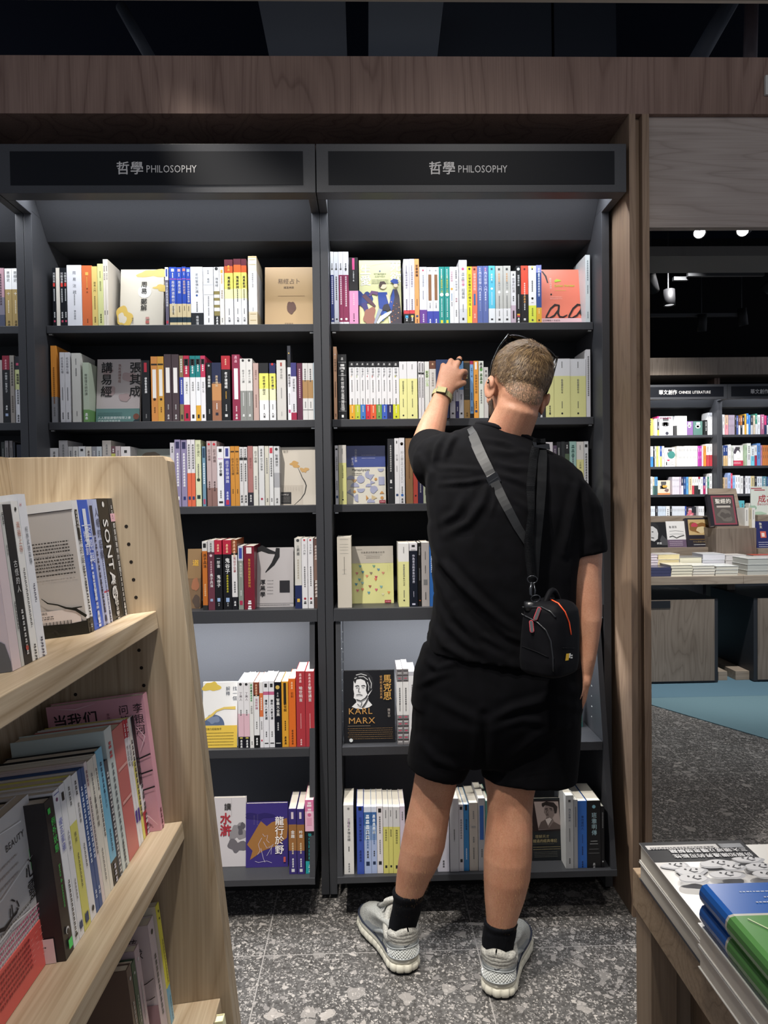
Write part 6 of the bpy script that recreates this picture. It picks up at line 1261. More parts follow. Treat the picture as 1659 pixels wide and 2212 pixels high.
# ---- sunglasses pushed up on the head
SGM = M('0a0a0b', .18, .6); sg = empty('sunglasses', hp(0, .02, .11), 'black sunglasses pushed up on the fair hair of the man', 'sunglasses')
hl, hr_ = onY(1098, 722, 2.135), onY(1204, 770, 2.135)
ex = (hr_-hl).normalized(); earl, earr = hp(-.0985, -.018, -.012), hp(.092, -.01, .0)
et = (hl-earl); et = (et-ex*et.dot(ex)).normalized(); ef = et.cross(ex)
if ef.y < 0: ef = -ef
def sgtube(pts, r, name): b = MB(); b.tube(pts, r, SGM, 8); b.build(name, sg)
sgtube([earl-et*.022-ef*.012, earl, earl.lerp(hl, .33)-ex*.012-ef*.006, earl.lerp(hl, .66)-ex*.010-ef*.004, hl, hl+ef*.006+ex*.004], [.0026, .0028, .0028, .003, .0034, .0032], 'temple_arm')
sgtube([earr-et*.022-ef*.012, earr, earr.lerp(hr_, .33)+ex*.004, earr.lerp(hr_, .66)+ex*.003, hr_, hr_+ef*.006-ex*.004], [.0026, .0028, .0028, .003, .0034, .0032], 'temple_arm')
hw = (hr_-hl).length/2; hm_ = (hl+hr_)/2
for s in (-1, 1):
    P_ = []
    for k in range(24):
        th = 2*PI*k/24; x = s*hw*.53+math.copysign(abs(math.cos(th))**.7, math.cos(th))*hw*.44; f = .020+math.copysign(abs(math.sin(th))**.7, math.sin(th))*.021
        P_.append(hm_+ex*x+ef*(f+.002)+et*(.016-.016*(x/hw)**2))
    b = MB(); b.add(P_+[q+et*.002 for q in P_], [tuple(range(24)), tuple(range(24, 48))[::-1]]+[(k, (k+1) % 24, 24+(k+1) % 24, 24+k) for k in range(24)], M('0b0c0d', .08, .8)); b.build('lens', sg)
    b = MB(); b.tube(P_+[P_[0]], .0030, SGM, 8, cap=False); b.build('rim', sg)
sgtube([hm_+ex*-.008+ef*.03+et*.017, hm_+ef*.033+et*.019, hm_+ex*.008+ef*.03+et*.017], .003, 'bridge')

# ---- camera bag with its straps
BAGM = cloth('bag_nylon', '0b0b0e', '101013', .6, 1400); BAGS = M('17181b', .35, .5); WEB = cloth('webbing', '0e0f11', '17181a', .55, 1600)
BC = onY(1189, 1374, 1.805)
byaw = math.radians(47); RB = Matrix.Rotation(math.radians(3), 3, 'Y') @ Matrix.Rotation(byaw, 3, 'Z')
bag = empty('camera_bag', BC, 'black camera bag with orange piping hanging behind the hip of the man', 'bag')
def bp(x, y, z): return BC+RB @ Vector((x, y, z))
bm_ = MB(); w_, d_, h_ = .071, .060, .094
def rrect(w, d, z, n=36, p=4.0, dx=0, dy=0):
    return [bp(dx+math.copysign(abs(math.cos(t))**(2/p), math.cos(t))*w, dy+math.copysign(abs(math.sin(t))**(2/p), math.sin(t))*d, z) for t in [2*PI*k/n for k in range(n)]]
bm_.loft([rrect(w_*.80, d_*.78, -h_), rrect(w_*.97, d_*.96, -h_+.008), rrect(w_*1.02, d_*1.02, -h_+.035), rrect(w_, d_, 0), rrect(w_*.97, d_*.97, .045), rrect(w_*.90, d_*.92, .072), rrect(w_*.72, d_*.76, h_-.006), rrect(w_*.5, d_*.55, h_)], BAGM)
bme = remesh(bm_, .0045, 3, .5); a = getv(bme); BV_BAG = BVHTree.FromPolygons([tuple(p) for p in a], [tuple(p.vertices) for p in bme.polygons])
mesh_obj(bme, 'bag_body', bag, [BAGM])
def bag_hit(u, v, off=.0015):
    d = ray(u, v).normalized(); h = BV_BAG.ray_cast(EYE, d)
    return (h[0]+h[1]*off) if h[0] is not None else onY(u, v, 1.8)
def btube(uvs, r, mat, name, off=.001, par=bag):
    b = MB(); pts = []
    for (u0, v0), (u1, v1) in zip(uvs, uvs[1:]):
        for k in range(4): pts.append(bag_hit(u0+(u1-u0)*k/4, v0+(v1-v0)*k/4, off))
    pts.append(bag_hit(*uvs[-1], off)); b.tube(pts, r, mat, 8); return b.build(name, par)
btube([(1190, 1296), (1206, 1304), (1220, 1322), (1229, 1345), (1233, 1371)], .0017, M('ff5a30', .4), 'orange_piping')
# side pocket panel with its own zipper, front seams
btube([(1126, 1326), (1142, 1334), (1162, 1345), (1180, 1362), (1190, 1385), (1194, 1420), (1195, 1450)], .0022, BAGS, 'pocket_zipper')
btube([(1128, 1312), (1148, 1312), (1170, 1312), (1190, 1322), (1200, 1334)], .0024, BAGS, 'main_zipper')
btube([(1128, 1396), (1160, 1408), (1185, 1420)], .0012, BAGM, 'pocket_seam'); btube([(1215, 1400), (1240, 1400)], .0012, BAGM, 'pocket_seam'); btube([(1196, 1420), (1195, 1440)], .0014, BAGM, 'pocket_seam')
for (u, v, tilt) in ((1163, 1327, .45), (1151, 1353, -.12)):
    p0, p1 = bag_hit(u+8*math.sin(tilt), v-9, .006), bag_hit(u-8*math.sin(tilt), v+9, .006); ax_ = (p1-p0); nrm = (EYE-p0).normalized(); sd = ax_.normalized().cross(nrm)
    for r_, mt, nm, o_ in ((.0052, M('d8424e', .4), 'zip_pull', 0), (.0040, M('4a4c4e', .5), 'pull_tab', .0012)):
        b = MB(); pts = []
        for k in range(20):
            th = PI*k/9.5 if False else 2*PI*k/20; e = sd*math.cos(th)+ax_.normalized()*math.sin(th); pts.append((p0 if math.sin(th) < 0 else p1)+e*r_+nrm*o_)
        b.prism(pts, nrm*-.0016, mt); b.build(nm, bag)
q = [bag_hit(1222, 1412), bag_hit(1229, 1411), bag_hit(1227, 1426), bag_hit(1220, 1427)]
b = MB(); b.add(q, [(0, 1, 2, 3)], M('e2b32c', .5)); b.add([bag_hit(1229, 1411), bag_hit(1232, 1411), bag_hit(1230, 1421), bag_hit(1228, 1421)], [(0, 1, 2, 3)], M('e8e6e0', .5))
for k in range(2): b.add([bag_hit(1231.5, 1414+5*k), bag_hit(1236, 1414+5*k), bag_hit(1235.5, 1417+5*k), bag_hit(1231, 1417+5*k)], [(0, 1, 2, 3)], M('d8d6d0', .5))
b.build('logo_patch', bag)
# carry handle and hardware
b = MB(); pts = [bp(-.040+.080*k/10, .0+.0*k, h_-.012+.036*math.sin(PI*k/10)) for k in range(11)]; b.tube(pts, [.007]*11, BAGM, 8); b.build('carry_handle', bag)
MET = M('3c3e42', .25, .5, .8)
def hoop(c, r, nm, tilt=0):
    b = MB(); c = Vector(c); ux = Vector((math.cos(tilt), -.2, math.sin(tilt))).normalized(); uz = Vector((-math.sin(tilt), 0, math.cos(tilt)))
    b.tube([c+ux*(r*math.cos(2*PI*k/20))+uz*(r*.75*math.sin(2*PI*k/20)) for k in range(21)], .0016, MET, 6, cap=False); b.build(nm, bag)
hoop(onY(1150, 1252, 1.80), .0125, 'strap_ring'); hoop(onY(1157, 1293, 1.785), .0115, 'bag_ring', .3)
b = MB(); b.tube([onY(1149, 1258, 1.80), onY(1146, 1272, 1.795), onY(1146, 1284, 1.79), onY(1151, 1291, 1.787)], [.0035, .0042, .0035, .0025], MET, 8); b.tube([onY(1153, 1260, 1.80), onY(1156, 1275, 1.795), onY(1155, 1288, 1.788)], .0022, MET, 8); b.build('snap_hook', bag)
b = MB(); b.loft([ering(onY(u, v, 1.79), Vector((.0, .016, 0)), Vector((.016, 0, 0)), 14) for u, v in ((1146, 1300), (1146, 1318))], BAGS); b.build('ring_tab', bag)
def ribbon(uvs, wpx, off, name, mat, ribs=False, th=.0022, hit=shirt_hit):
    """webbing laid on the shirt along a pixel path"""
    P_ = []; n = 6
    for i in range(len(uvs)-1):
        for k in range(n): t = k/n; P_.append((uvs[i][0]+(uvs[i+1][0]-uvs[i][0])*t, uvs[i][1]+(uvs[i+1][1]-uvs[i][1])*t, wpx[i]+(wpx[i+1]-wpx[i])*t))
    P_.append((*uvs[-1], wpx[-1])); b = MB(); vs = []
    for i, (u, v, w) in enumerate(P_):
        a_, c = P_[max(i-1, 0)], P_[min(i+1, len(P_)-1)]; dx, dy = c[0]-a_[0], c[1]-a_[1]; l = math.hypot(dx, dy); nx, ny = -dy/l*w/2, dx/l*w/2
        o_ = off(i/len(P_)) if callable(off) else off
        c0 = hit(u, v, o_); s_ = (onY(u+nx, v+ny, c0.y)-onY(u-nx, v-ny, c0.y))/2; tw = ray(u, v).normalized()*th
        vs += [c0-s_, c0+s_, c0+s_+tw, c0-s_+tw]
    N = len(P_); b.add(vs, [(4*i+j, 4*i+(j+1) % 4, 4*i+4+(j+1) % 4, 4*i+4+j) for i in range(N-1) for j in range(4)]+[(0, 1, 2, 3), tuple(4*(N-1)+j for j in (3, 2, 1, 0))], mat)
    if ribs:
        for i in range(0, N-1):
            for t in (0, .25, .5, .75):
                p, q = Vector(vs[4*i]).lerp(Vector(vs[4*i+4]), t), Vector(vs[4*i+1]).lerp(Vector(vs[4*i+5]), t); o_ = ray(1150, 1000)*-.0004; b.tube([p+o_, q+o_], .0007, WEB, 4)
    return b.build(name, bag)
ribbon([(1168, 948), (1172, 985), (1170, 1050), (1166, 1110), (1160, 1180), (1156, 1250)], [20, 20, 20, 18, 16, 14], lambda t: .004+.012*math.sin(PI*t)+.02*t, 'strap_webbing', WEB)
ribbon([(1160, 948), (1152, 990), (1146, 1050), (1148, 1110), (1141, 1170), (1144, 1210), (1149, 1250)], [16, 18, 18, 14, 18, 18, 16], lambda t: .008+.016*math.sin(PI*t)+.022*t, 'strap_webbing', WEB, True)
ribbon([(1011, 926), (1020, 940), (1040, 985), (1064, 1032), (1088, 1082), (1118, 1138), (1142, 1176), (1150, 1230)], [22, 23, 23, 21, 20, 18, 16, 14], lambda t: .003+.003*t, 'strap_webbing', M('17181a', .5, .4))
p = shirt_hit(1066, 1036, .006); e1 = (onY(1078, 1025, p.y)-onY(1055, 1040, p.y))/2; e2 = (onY(1072, 1047, p.y)-onY(1062, 1026, p.y))/2; tw = ray(1066, 1036).normalized()
b = MB(); b.prism([p-e1-e2, p+e1-e2, p+e1+e2, p-e1+e2], tw*.004, M('121214', .3, .5)); b.prism([p-e1*.8-e2*.1-tw*.0015, p+e1*.8-e2*.1-tw*.0015, p+e1*.8+e2*.1-tw*.0015, p-e1*.8+e2*.1-tw*.0015], tw*.002, M('2a2b2d', .3)); b.build('strap_slider', bag)
p = shirt_hit(1170, 962, .012); b = MB(); b.prism([p+Vector((-.026, 0, .012)), p+Vector((.022, 0, .004)), p+Vector((.024, 0, -.012)), p+Vector((-.022, 0, -.004))], Vector((0, .006, 0)), M('101012', .3, .5)); b.build('shoulder_buckle', bag)
# ------------------------------------------------------------------ oak shelf unit in the foreground, seen along its shelves
YP = 1.30; TIL = math.radians(6.5)
XP, ZP = Vector((math.cos(TIL), 0, math.sin(TIL))), Vector((-math.sin(TIL), 0, math.cos(TIL))); YN = Vector((0, -1, 0))
F1, F2, F3 = onY(337.7, 1319, YP), onY(394, 1773, YP), onY(476, 2155, YP); F4 = F3+(F3-F2)*1.05
def edgeX(z): return -.358+(1.477-z)*.0985
def backX(z): return -.640+(1.477-z)*.105
YE = .22
oak = empty('bookcase', (-.40, .80, 0), 'pale oak bookcase with tilted shelves and a drilled end panel, nearest the viewer', 'bookcase')
def panel(y0, y1, nm, holes=False):
    b = MB(); pts = [(edgeX(z), y0, z) for z in (0, .5, 1.0, 1.468)]+[(edgeX(1.477)-.006, y0, 1.477), (backX(1.477)-.03, y0, 1.477), (backX(0)-.03, y0, 0)]
    b.prism(pts, (0, y1-y0, 0), W_OAK)
    if holes:
        HO = M('1a120c', .9)
        for F, ks, ns in ((F1, range(1, 6), (.033, .17)), (F2, range(6, 12), (.036, .16)), (F3, (1, 2, 3), (.17,))):
            for n in ns:
                for k in ks:
                    c = F - XP*n + ZP*(.0325*k-.004)
                    if c.z > 1.38 or any(abs((c-G).dot(ZP)+.014) < .026 for G in (F1, F2, F3)): continue
                    b.add([(c.x+.0032*math.cos(2*PI*i/12), y0-.0003, c.z+.0032*math.sin(2*PI*i/12)) for i in range(12)], [tuple(range(12))], HO)
    return b.build(nm, oak, bev=.0012)
panel(YP, YP+.0245, 'end_panel', True); panel(YP+.0255, YP+.050, 'end_panel'); panel(YE-.025, YE, 'end_panel')
def board(F, d, th, nm, y0=YE+.0005, y1=YP-.0005, setback=0):
    a = F-XP*setback; b = MB(); b.prism([(q.x, y0, q.z) for q in (a, a-XP*d, a-XP*d-ZP*th, a-ZP*th)], (0, y1-y0, 0), W_OAKY); return b.build(nm, oak, bev=.0015)
for F in (F1, F2, F3, F4): board(F, (F.x-backX(F.z))/math.cos(TIL)-.004, .0325, 'shelf')
b = MB(); b.prism([(backX(1.477), YE, 1.477), (backX(.05), YE, .05), (backX(.05)-.02, YE, .05), (backX(1.477)-.02, YE, 1.477)], (0, YP-YE-.001, 0), W_OAK); b.build('back_board', oak)
b = MB(); b.box(backX(0), edgeX(0)-.03, YE, YP, 0, .07, W_OAKY); b.build('plinth', oak)

def u_at(F, s, n, h): 
    q = RMT @ np.array(F - XP*n + YN*s + ZP*h - EYE); return 829.5+FPX*q[0]/q[2], 1106+FPX*q[1]/q[2]
def s_for(F, u, n=.052, h=0.0):
    lo, hi = -.05, 1.0
    for _ in range(40):
        m = (lo+hi)/2
        if u_at(F, m, n, h)[0] > u: lo = m
        else: hi = m
    return (lo+hi)/2
def h_for(F, s, v, n=.052):
    lo, hi = 0.0, .4
    for _ in range(40):
        m = (lo+hi)/2
        if u_at(F, s, n, m)[1] > v: lo = m
        else: hi = m
    return (lo+hi)/2
class Face(Cover):
    """drawing surface on one side of a book"""
    def __init__(s, b, o, rt, up, w, h): s.b = b; s.o = o; s.rt = rt; s.up = up; s.w = w; s.ht = h; s.nn = rt.cross(up); s.k = 1
class NearBook:
    """book on the tilted oak shelves: spine towards the aisle, cover planes across the shelf"""
    def __init__(s, F, s0, s1, h, bands, look, place, dep=.148, n=.052, back=None, rough=.33, sl=0.0):
        s.F, s.s0, s.s1, s.h, s.dep, s.n, s.look, s.place, s.sl = F, s0+.0004, s1-.0004, h, dep, n, look, place, sl
        s.root = empty('book', F-XP*(n+dep/2)+YN*((s0+s1)/2)); s.cv = MB(); b = s.cv; t = .0016; prev = 0; bs = bandspec(bands)
        for c, f in bs:
            h1, h0 = h*(1-prev), h*(1-f); prev = f; m = M(c, rough)
            s.blk(b, s.s0, s.s1, 0, t, h0, h1, m)
        side = M(back or bs[-1][0], rough)
        s.blk(b, s.s0, s.s0+t, t, dep, 0, h, side); s.blk(b, s.s1-t, s.s1, t, dep, 0, h, side)
        s.spine = Face(b, s.P(s.s1, 0, 0)+XP*.0002, Vector((0, 1, 0)), ZP, s.s1-s.s0, h)
        s.front = Face(b, s.P(s.s1, dep, 0)+YN*.0002, XP, ZP, dep, h)
    def P(s, a, x, h): return s.F - XP*(s.n+x) + YN*(a+s.sl*h) + ZP*(h+.0005)
    def blk(s, b, a0, a1, x0, x1, h0, h1, m):
        vs = [s.P(a, x, h) for h in (h0, h1) for a, x in ((a0, x0), (a1, x0), (a1, x1), (a0, x1))]
        b.add(vs, [(3, 2, 1, 0), (4, 5, 6, 7), (0, 1, 5, 4), (1, 2, 6, 5), (2, 3, 7, 6), (3, 0, 4, 7)], m)
    def sp(s, texts):
        """spine lettering in the same notation as the dark bookcases"""
        F = s.spine
        for t in texts.split(';') if texts else []:
            c, sz, st, tx = t.split('|'); bold = 0
            if sz[-1] == 'b': bold = 1; sz = sz[:-1]
            cx = .5
            if '@' in sz: sz, cx = sz.split('@'); cx = float(cx)
            size = float(sz); y = 1-float(st); m = M(c, .45)
            if tx[0] == '>': F.k += 1; htext(s.cv, tx[1:], F.p(cx-.36*size, y), -ZP, Vector((0, 1, 0)), size*F.w, m, bold)
            elif tx[0] == '#': F.rect(cx-size/2, y-float(tx[1:])*F.w/F.ht, cx+size/2, y, c)
            elif tx[0] == 'o': F.disc(cx, y, size/2, c)
            elif tx[0] == '~':
                k_ = F.w/F.ht
                for i in range(int(tx[1:])): F.rect(cx-size*.42, y-(i*1.25+.85)*size*k_, cx+size*.42, y-(i*1.25+.5)*size*k_, c); F.k -= 1; F.rect(cx-size*.3, y-(i*1.25+.38)*size*k_, cx+size*.36, y-i*1.25*size*k_, c); F.k -= 1
            else: F.v(tx, cx, y, size, c, bold)
        return s
    def done(s, page='e9e4d8', label=None):
        s.cv.build('cover', s.root)
        b = MB(); s.blk(b, s.s0+.0018, s.s1-.0018, .0018, s.dep-.003, .0015, s.h-.002, M(page, .8, .2)); b.build('page_block', s.root)
        BOOKS.append((s.root, s.look, s.place)); return s.root
OK1, OK2, OK3 = ('upper shelf', 'oak bookcase'), ('middle shelf', 'oak bookcase'), ('low shelf', 'oak bookcase')
def series(F, place, items, n=.052):
    for far, near, vt, bands, texts, look, back in items:
        s0, s1 = s_for(F, far, n), s_for(F, near, n); h = h_for(F, s0, vt, n)
        NearBook(F, s0, s1, h, bands, look, place, n=n, back=back).sp(texts).done()
series(F1, OK1, [
 (276.5, 266.5, 1077, '26282b', 'bbb|.3|.06|~3;e0b0c0|.9|.13|#.6;e6e6e6|.44|.21|都靈班雅明的孤獨;bbb|.3|.55|~14;ddd|.4|.9|~4', 'slim charcoal book with pink tag, nearest the end panel', None),
 (266.2, 244.5, 1077, '141415', 'e8e8e8|.2|.05|o;f4f4f4|.66b|.17|>SONTAG;eee|.34b|.64|桑塔格;999|.2|.76|~5;ccc|.3|.9|~3', 'black book with huge white capitals running down its spine', None),
 (244.2, 235, 1079, 'b9c4ea:.74,c8475c:.755,d5dbf0', '2a3050|.85|.07|人權的底線;5a6288|.3|.38|~20;2a3050|.4|.9|~3', 'lavender white book with red line, beside the black capitals book', None),
 (234.8, 225.5, 1079, 'b4bde6', '1d2136|.6|.05|#2.6;2a3050|.5|.30|~12;445|.35|.6|~8;222a50|.55|.93|~2', 'lavender book with dark head label beside the blue one', None),
 (225, 205.2, 1080, '2b5fd0', 'e6ecfa|.34|.07|#1.5;e6ecfa|.9|.195|#.04;f2f5fc|.50@.66|.21|監視與;f2f5fc|.50@.3|.24|懲罰;d4def6|.26|.44|~8;e6ecfa|.24|.6|~3;e6ecfa|.3|.66|~7;e6ecfa|.26|.92|o', 'bright blue book with white title', None),
])
w1 = NearBook(F1, s_for(F1, 204.8), s_for(F1, 193), h_for(F1, s_for(F1, 204.8), 1081), 'f0f0f2:.89,23231f', 'white book showing its grey back cover with price sticker and black branch', OK1, back='c3bdb8')
w1.sp('23231f|.42|.07|#2.2;f0f0f2|.2|.085|~5;333|.9|.19|#.03;333|.62|.21|臨床的誕生;666|.35|.5|~4;444|.34|.62|~9;e8e8e8|.3|.95|o')
f = w1.front; f.rect(0, .93, 1, .935, '2c2c34').rect(0, .935, 1, 1, 'e6e4e2').h('醫學著作', .05, .76, .05, '3a3634', 1).lines(.08, .70, .92, 4, .024, '4a4644', .006, 5).lines(.08, .59, .95, 5, .024, '4a4644', .006, 6).lines(.08, .46, .95, 1, .02, '4a4644', .006)
f.poly([(0, 0), (1, 0), (1, .10), (.82, .09), (.5, .1), (.32, .12), (.2, .12), (.1, .1), (0, .08)], '22221e').stroke([(.56, .30), (.62, .26), (.72, .24), (.80, .21), (.9, .19), (1, .13)], [.006, .014, .014, .02, .03, .03], '22221e').stroke([(.86, .2), (.97, .205)], [.02, .01], '22221e')
st = MB(); g = Face(st, f.o+YN*.0009, XP, ZP, f.w, f.ht); g.rect(.44, .03, .94, .20, 'e7dcd8').h('臨床的誕生', .46, .178, .028, '3a3634').lines(.46, .155, .66, 2, .016, '6a6462', .004)
for i in range(26): g.rect(.52+.0125*i, .088, .52+.0125*i+(.004, .008, .003)[i % 3], .118, '2a2827'); g.k -= 1
g.k += 1; g.h('誠品', .70, .042, .04, '2a2827', 1).disc(.655, .048, .012, '2a2827').disc(.635, .04, .012, '2a2827').disc(.675, .04, .012, '2a2827')
w1.done(); st.build('price_sticker', w1.root)
series(F1, OK1, [
 (102, 85.5, 1068, 'eeeff4', 'b03040|.3@.25|.05|H;555b66|.36|.20|柯林武德自傳;667|.22|.55|~4;556|.3|.88|~7', 'tall white book, the first one after the gap', None),
 (85, 71, 1083, 'f0efec', '333|.3|.05|o;b87a68|.55|.13|兩種上帝;777|.25|.42|~14;555|.35|.9|~4', 'white book with rose title after the gap', None),
 (70.6, 54, 1090, '25262a', 'd8d8d8|.5|.35|古怪的人;ccc|.3|.66|~8;c84a3a|.35|.9|o', 'black book in wrap after the gap', None),
 (53.6, 47, 1090, 'c9c9c6', '555|.6|.05|~3;444|.6|.25|我自信;666|.5|.6|~8', 'slim grey patterned book after the gap', None),
])
s0 = s_for(F1, 46.5); pk = NearBook(F1, s0, s0+.022, h_for(F1, s0, 1100), 'd9c8cc', 'book whose cover shows a face under a red cap', OK1, back='e6dde2')
f = pk.front; f.rect(0, 0, 1, 1, 'e3d9e6').rect(0, .62, 1, 1, 'ece6ea').v('七年', .86, .83, .17, 'd0446a', 1).v('第二部', .93, .62, .035, 'd0446a')
f.poly([(.3, .0), (.42, .18), (.6, .27), (.82, .25), (.97, .17), (1, .06), (1, 0)], '6c7078').poly([(.5, .25), (.52, .36), (.46, .44), (.52, .5), (.62, .56), (.84, .56), (.94, .5), (.93, .38), (.86, .3), (.8, .22), (.66, .18), (.56, .2)], 'c9a79c').poly([(.46, .48), (.52, .6), (.66, .66), (.84, .65), (.95, .57), (.97, .44), (.93, .42), (.9, .52), (.74, .56), (.58, .53)], 'b93445')
f.stroke([(.56, .45), (.63, .46)], .02, '4a3836').stroke([(.74, .46), (.82, .455)], .02, '4a3836').stroke([(.66, .45), (.64, .38), (.68, .37)], .012, '9a766c').stroke([(.6, .31), (.7, .30), (.76, .31)], .016, '8a5a56').stroke([(.72, .2), (.8, .1)], .03, '50545c')
pk.done()

# middle shelf
series(F2, OK2, [
 (326, 316, 1541, 'ececec:.8,b03a40', '151515|.95|.0|#4.6;444|.6|.36|~9;e8e0e0|.6|.84|~4', 'white book with black head and red foot by the pink wrapped book', None),
 (315.6, 311, 1550, 'eeeadf:.35,dfd86e', '333|.7|.18|~14', 'slim white and yellow book by the pink wrapped book', None),
 (310.6, 306, 1553, 'c23440:.14,ededee', 'f0e8e8|.6|.03|~3;222|.85|.2|找回認知;4a3a90|.8|.72|#2', 'slim white book with red head, first of two', None),
 (305.6, 301.2, 1555, 'c23440:.14,ededee', 'f0e8e8|.6|.03|~3;222|.85|.2|找回認知;4a3a90|.8|.72|#2', 'slim white book with red head, second of two', None),
 (301, 280.5, 1560, 'c9716d', 'e0a8a0|.9|.3|#.1;e0a8a0|.9|.55|#.1', 'rose red book on the oak shelf', 'c9716d'),
 (280, 266, 1566, 'cfdad8', 'c8505a|.4|.1|~2;6a7478|.3|.25|~14;6a7478|.3|.82|~6', 'thick pale grey green book beside the rose red one', 'c4d2d0'),
 (265.6, 259, 1640, '4a4e58', 'ccc|.7|.1|~18', 'short dark grey slim book', None),
 (258.6, 246.5, 1612, '7cc0de:.83,1b1d22', '28506a|.28|.1|~6;3a6a88|.3|.3|在旅途中;28506a|.24|.6|~5;ccd|.34|.86|~4', 'sky blue book with black foot', None),
 (246.2, 240, 1628, 'e9e5da', '666|.4|.1|~6;555|.5|.3|~9', 'ivory book beside the sky blue one', None),
 (239.6, 228.5, 1636, 'e8e3d6', '888|.26|.1|~8;4a4640|.4|.28|存在與時間;888|.24|.65|~8', 'ivory book with spaced title', None),
 (228.2, 222.5, 1644, 'e6d8d6', '8a5a60|.5|.06|~4;666|.5|.25|~14', 'slim pinkish ivory book', None),
 (222.2, 216, 1656, '3c5c94', 'dde6f4|.6|.12|~14;dde6f4|.5|.85|~2', 'denim blue book, first of two', None),
 (215.7, 209.2, 1660, '3c5c94', 'dde6f4|.6|.12|~14;dde6f4|.5|.85|~2', 'denim blue book, second of two', None),
 (208.9, 197.2, 1666, 'ecebec', '555|.3|.05|~3;444|.36|.2|愛的藝術;777|.24|.48|~6;222|.4|.93|o', 'white book beside the denim blue pair', None),
 (196.9, 183.4, 1674, 'ebebea:.30,ddd873', '777|.26|.06|~4;55544a|.34|.36|無知;6a6a50|.2|.5|~9;28406a|.5|.9|#.6', 'white and yellow book on the oak shelf', None),
 (183, 172.4, 1690, 'eaeaec', '222|.4|.05|#.7;445|.42|.3|人的條件;777|.24|.62|~6;28406a|.55|.9|#.6', 'white book with black wing mark on the oak shelf', None),
 (172, 160.4, 1702, 'ecedf0', '7a3a6a|.3|.06|o;4a56b0|.9|.02|#.05;4a56b0|.62|.18|優瓦圍牆;333|.3|.58|~12;333|.5|.93|#.2', 'white book with large blue outlined title', None),
])
s0 = s_for(F2, 160); bk = NearBook(F2, s0, s_for(F2, 143), h_for(F2, s0, 1719), '2a2829', 'black book with bright green lettering on spine and cover', OK2, back='2f2c2d')
bk.sp('3fd05a|.3@.35|.05|#.3;3fd05a|.46@.6|.12|例外狀態;3fd05a|.30@.62|.42|>Stato di eccezione;ddd|.4|.84|o;2a2829|.28|.845|o;4fe070|.45@.6|.9|#.5')
f = bk.front; f.rect(.40, .60, .82, .73, '3fce4f').rect(.42, .10, .66, .22, '3fce4f').k += 1
htext(f.b, 'Stato di', f.p(.52, .60), -ZP, XP, .3*f.w, M('3fd05a', .45), 0, sx=.92)
st = MB(); g = Face(st, f.o+YN*.0008, XP, ZP, f.w, f.ht); g.rect(.42, .0, .92, .155, 'e8d8d8').h('例外狀態', .45, .132, .03, '3a3634').lines(.6, .1, .85, 1, .02, '555', .005)
for i in range(24): g.rect(.5+.014*i, .05, .5+.014*i+(.005, .009, .004)[i % 3], .085, '2a2827'); g.k -= 1
bk.done(); st.build('price_sticker', bk.root)
# pink wrapped book standing face-on against the end panel
pw = NearBook(F2, .008, .030, h_for(F2, .03, 1500, .02), 'dba0b0', 'pink book in creased plastic wrap standing against the end panel', OK2, dep=.172, n=.030, back='d7a0ae')
f = pw.front; f.h('当我们', .05, .84, .155, '2a2328', 1).v('李银河', .62, .9, .035, '8a5a68').v('李银河', .925, .945, .105, '2a2328').v('问答集', .78, .945, .105, '2a2328')
f.poly([(.80, .62), (.88, .62), (.87, .36), (.80, .36)], '2a2328').stroke([(.86, .54), (1.0, .57)], .016, '2a2328').stroke([(.86, .43), (1, .45)], .016, '2a2328').stroke([(.78, .3), (1, .33)], .016, '2a2328').h('铁千九', .78, .035, .05, '6a3a44')
for pts in ([(.1, .98), (.3, .96), (.5, .985)], [(.88, .8), (.97, .7), (.9, .6)], [(.7, .2), (.9, .12), (.98, .05)], [(.8, .1), (.86, .2)]): f.stroke(pts, [.002, .012, .002], 'f0cfd8')
pw.sp('6a2a3a|.4|.85|~4').done()
# white book facing the aisle with a coral band, cut by the photo edge
wf = empty('book', F2-XP*.08+YN*.45); SB = .366; WW, HH = .16, None
b = MB(); o = F2-XP*.079+YN*(SB+WW)+ZP*.0006; HH = h_for(F2, SB, 1716, .079)
def blk2(b, o, w, h, t, m, t0=0):
    vs = [o-XP*x+Vector((0, 1, 0))*y+ZP*z for z in (0, h) for x, y in ((t0, 0), (t0, w), (t0+t, w), (t0+t, 0))]
    b.add(vs, [(3, 2, 1, 0), (4, 5, 6, 7), (0, 1, 5, 4), (1, 2, 6, 5), (2, 3, 7, 6), (3, 0, 4, 7)], m)
blk2(b, o, WW, HH, .0015, M('cfccca', .25)); blk2(b, o, WW, HH, .0015, M('cfccca', .3), .016)
f = Face(b, o+XP*.0003, Vector((0, 1, 0)), ZP, WW, HH); f.h('BEAUTY', .56, .80, .075, '4a4644').v('心靈', .86, .66, .17, '2a2829', 0, 1.0).v('心', .55, .55, .16, '2a2829').stroke([(.2, .5), (.4, .44), (.62, .46)], [.02, .03, .01], '2a2829').lines(.1, .74, .7, 3, .05, 'a8a09c', .006).lines(.2, .36, .95, 3, .03, 'c46a84', .009, 8).lines(.3, .42, .8, 1, .03, '6a6664', .006).disc(.93, .82, .012, 'b8405a')
for pts in ([(.1, .4), (.5, .42), (.98, .36)], [(.0, .62), (.4, .6), (.9, .66)], [(.3, .95), (.8, .9)]): f.stroke(pts, [.002, .012, .002], 'ecebea')
b.build('cover', wf)
b = MB(); blk2(b, o+Vector((0, .001, 0))+ZP*.001, WW-.003, HH-.002, .014, M('e9e4d8', .8), .0017); b.build('page_block', wf)
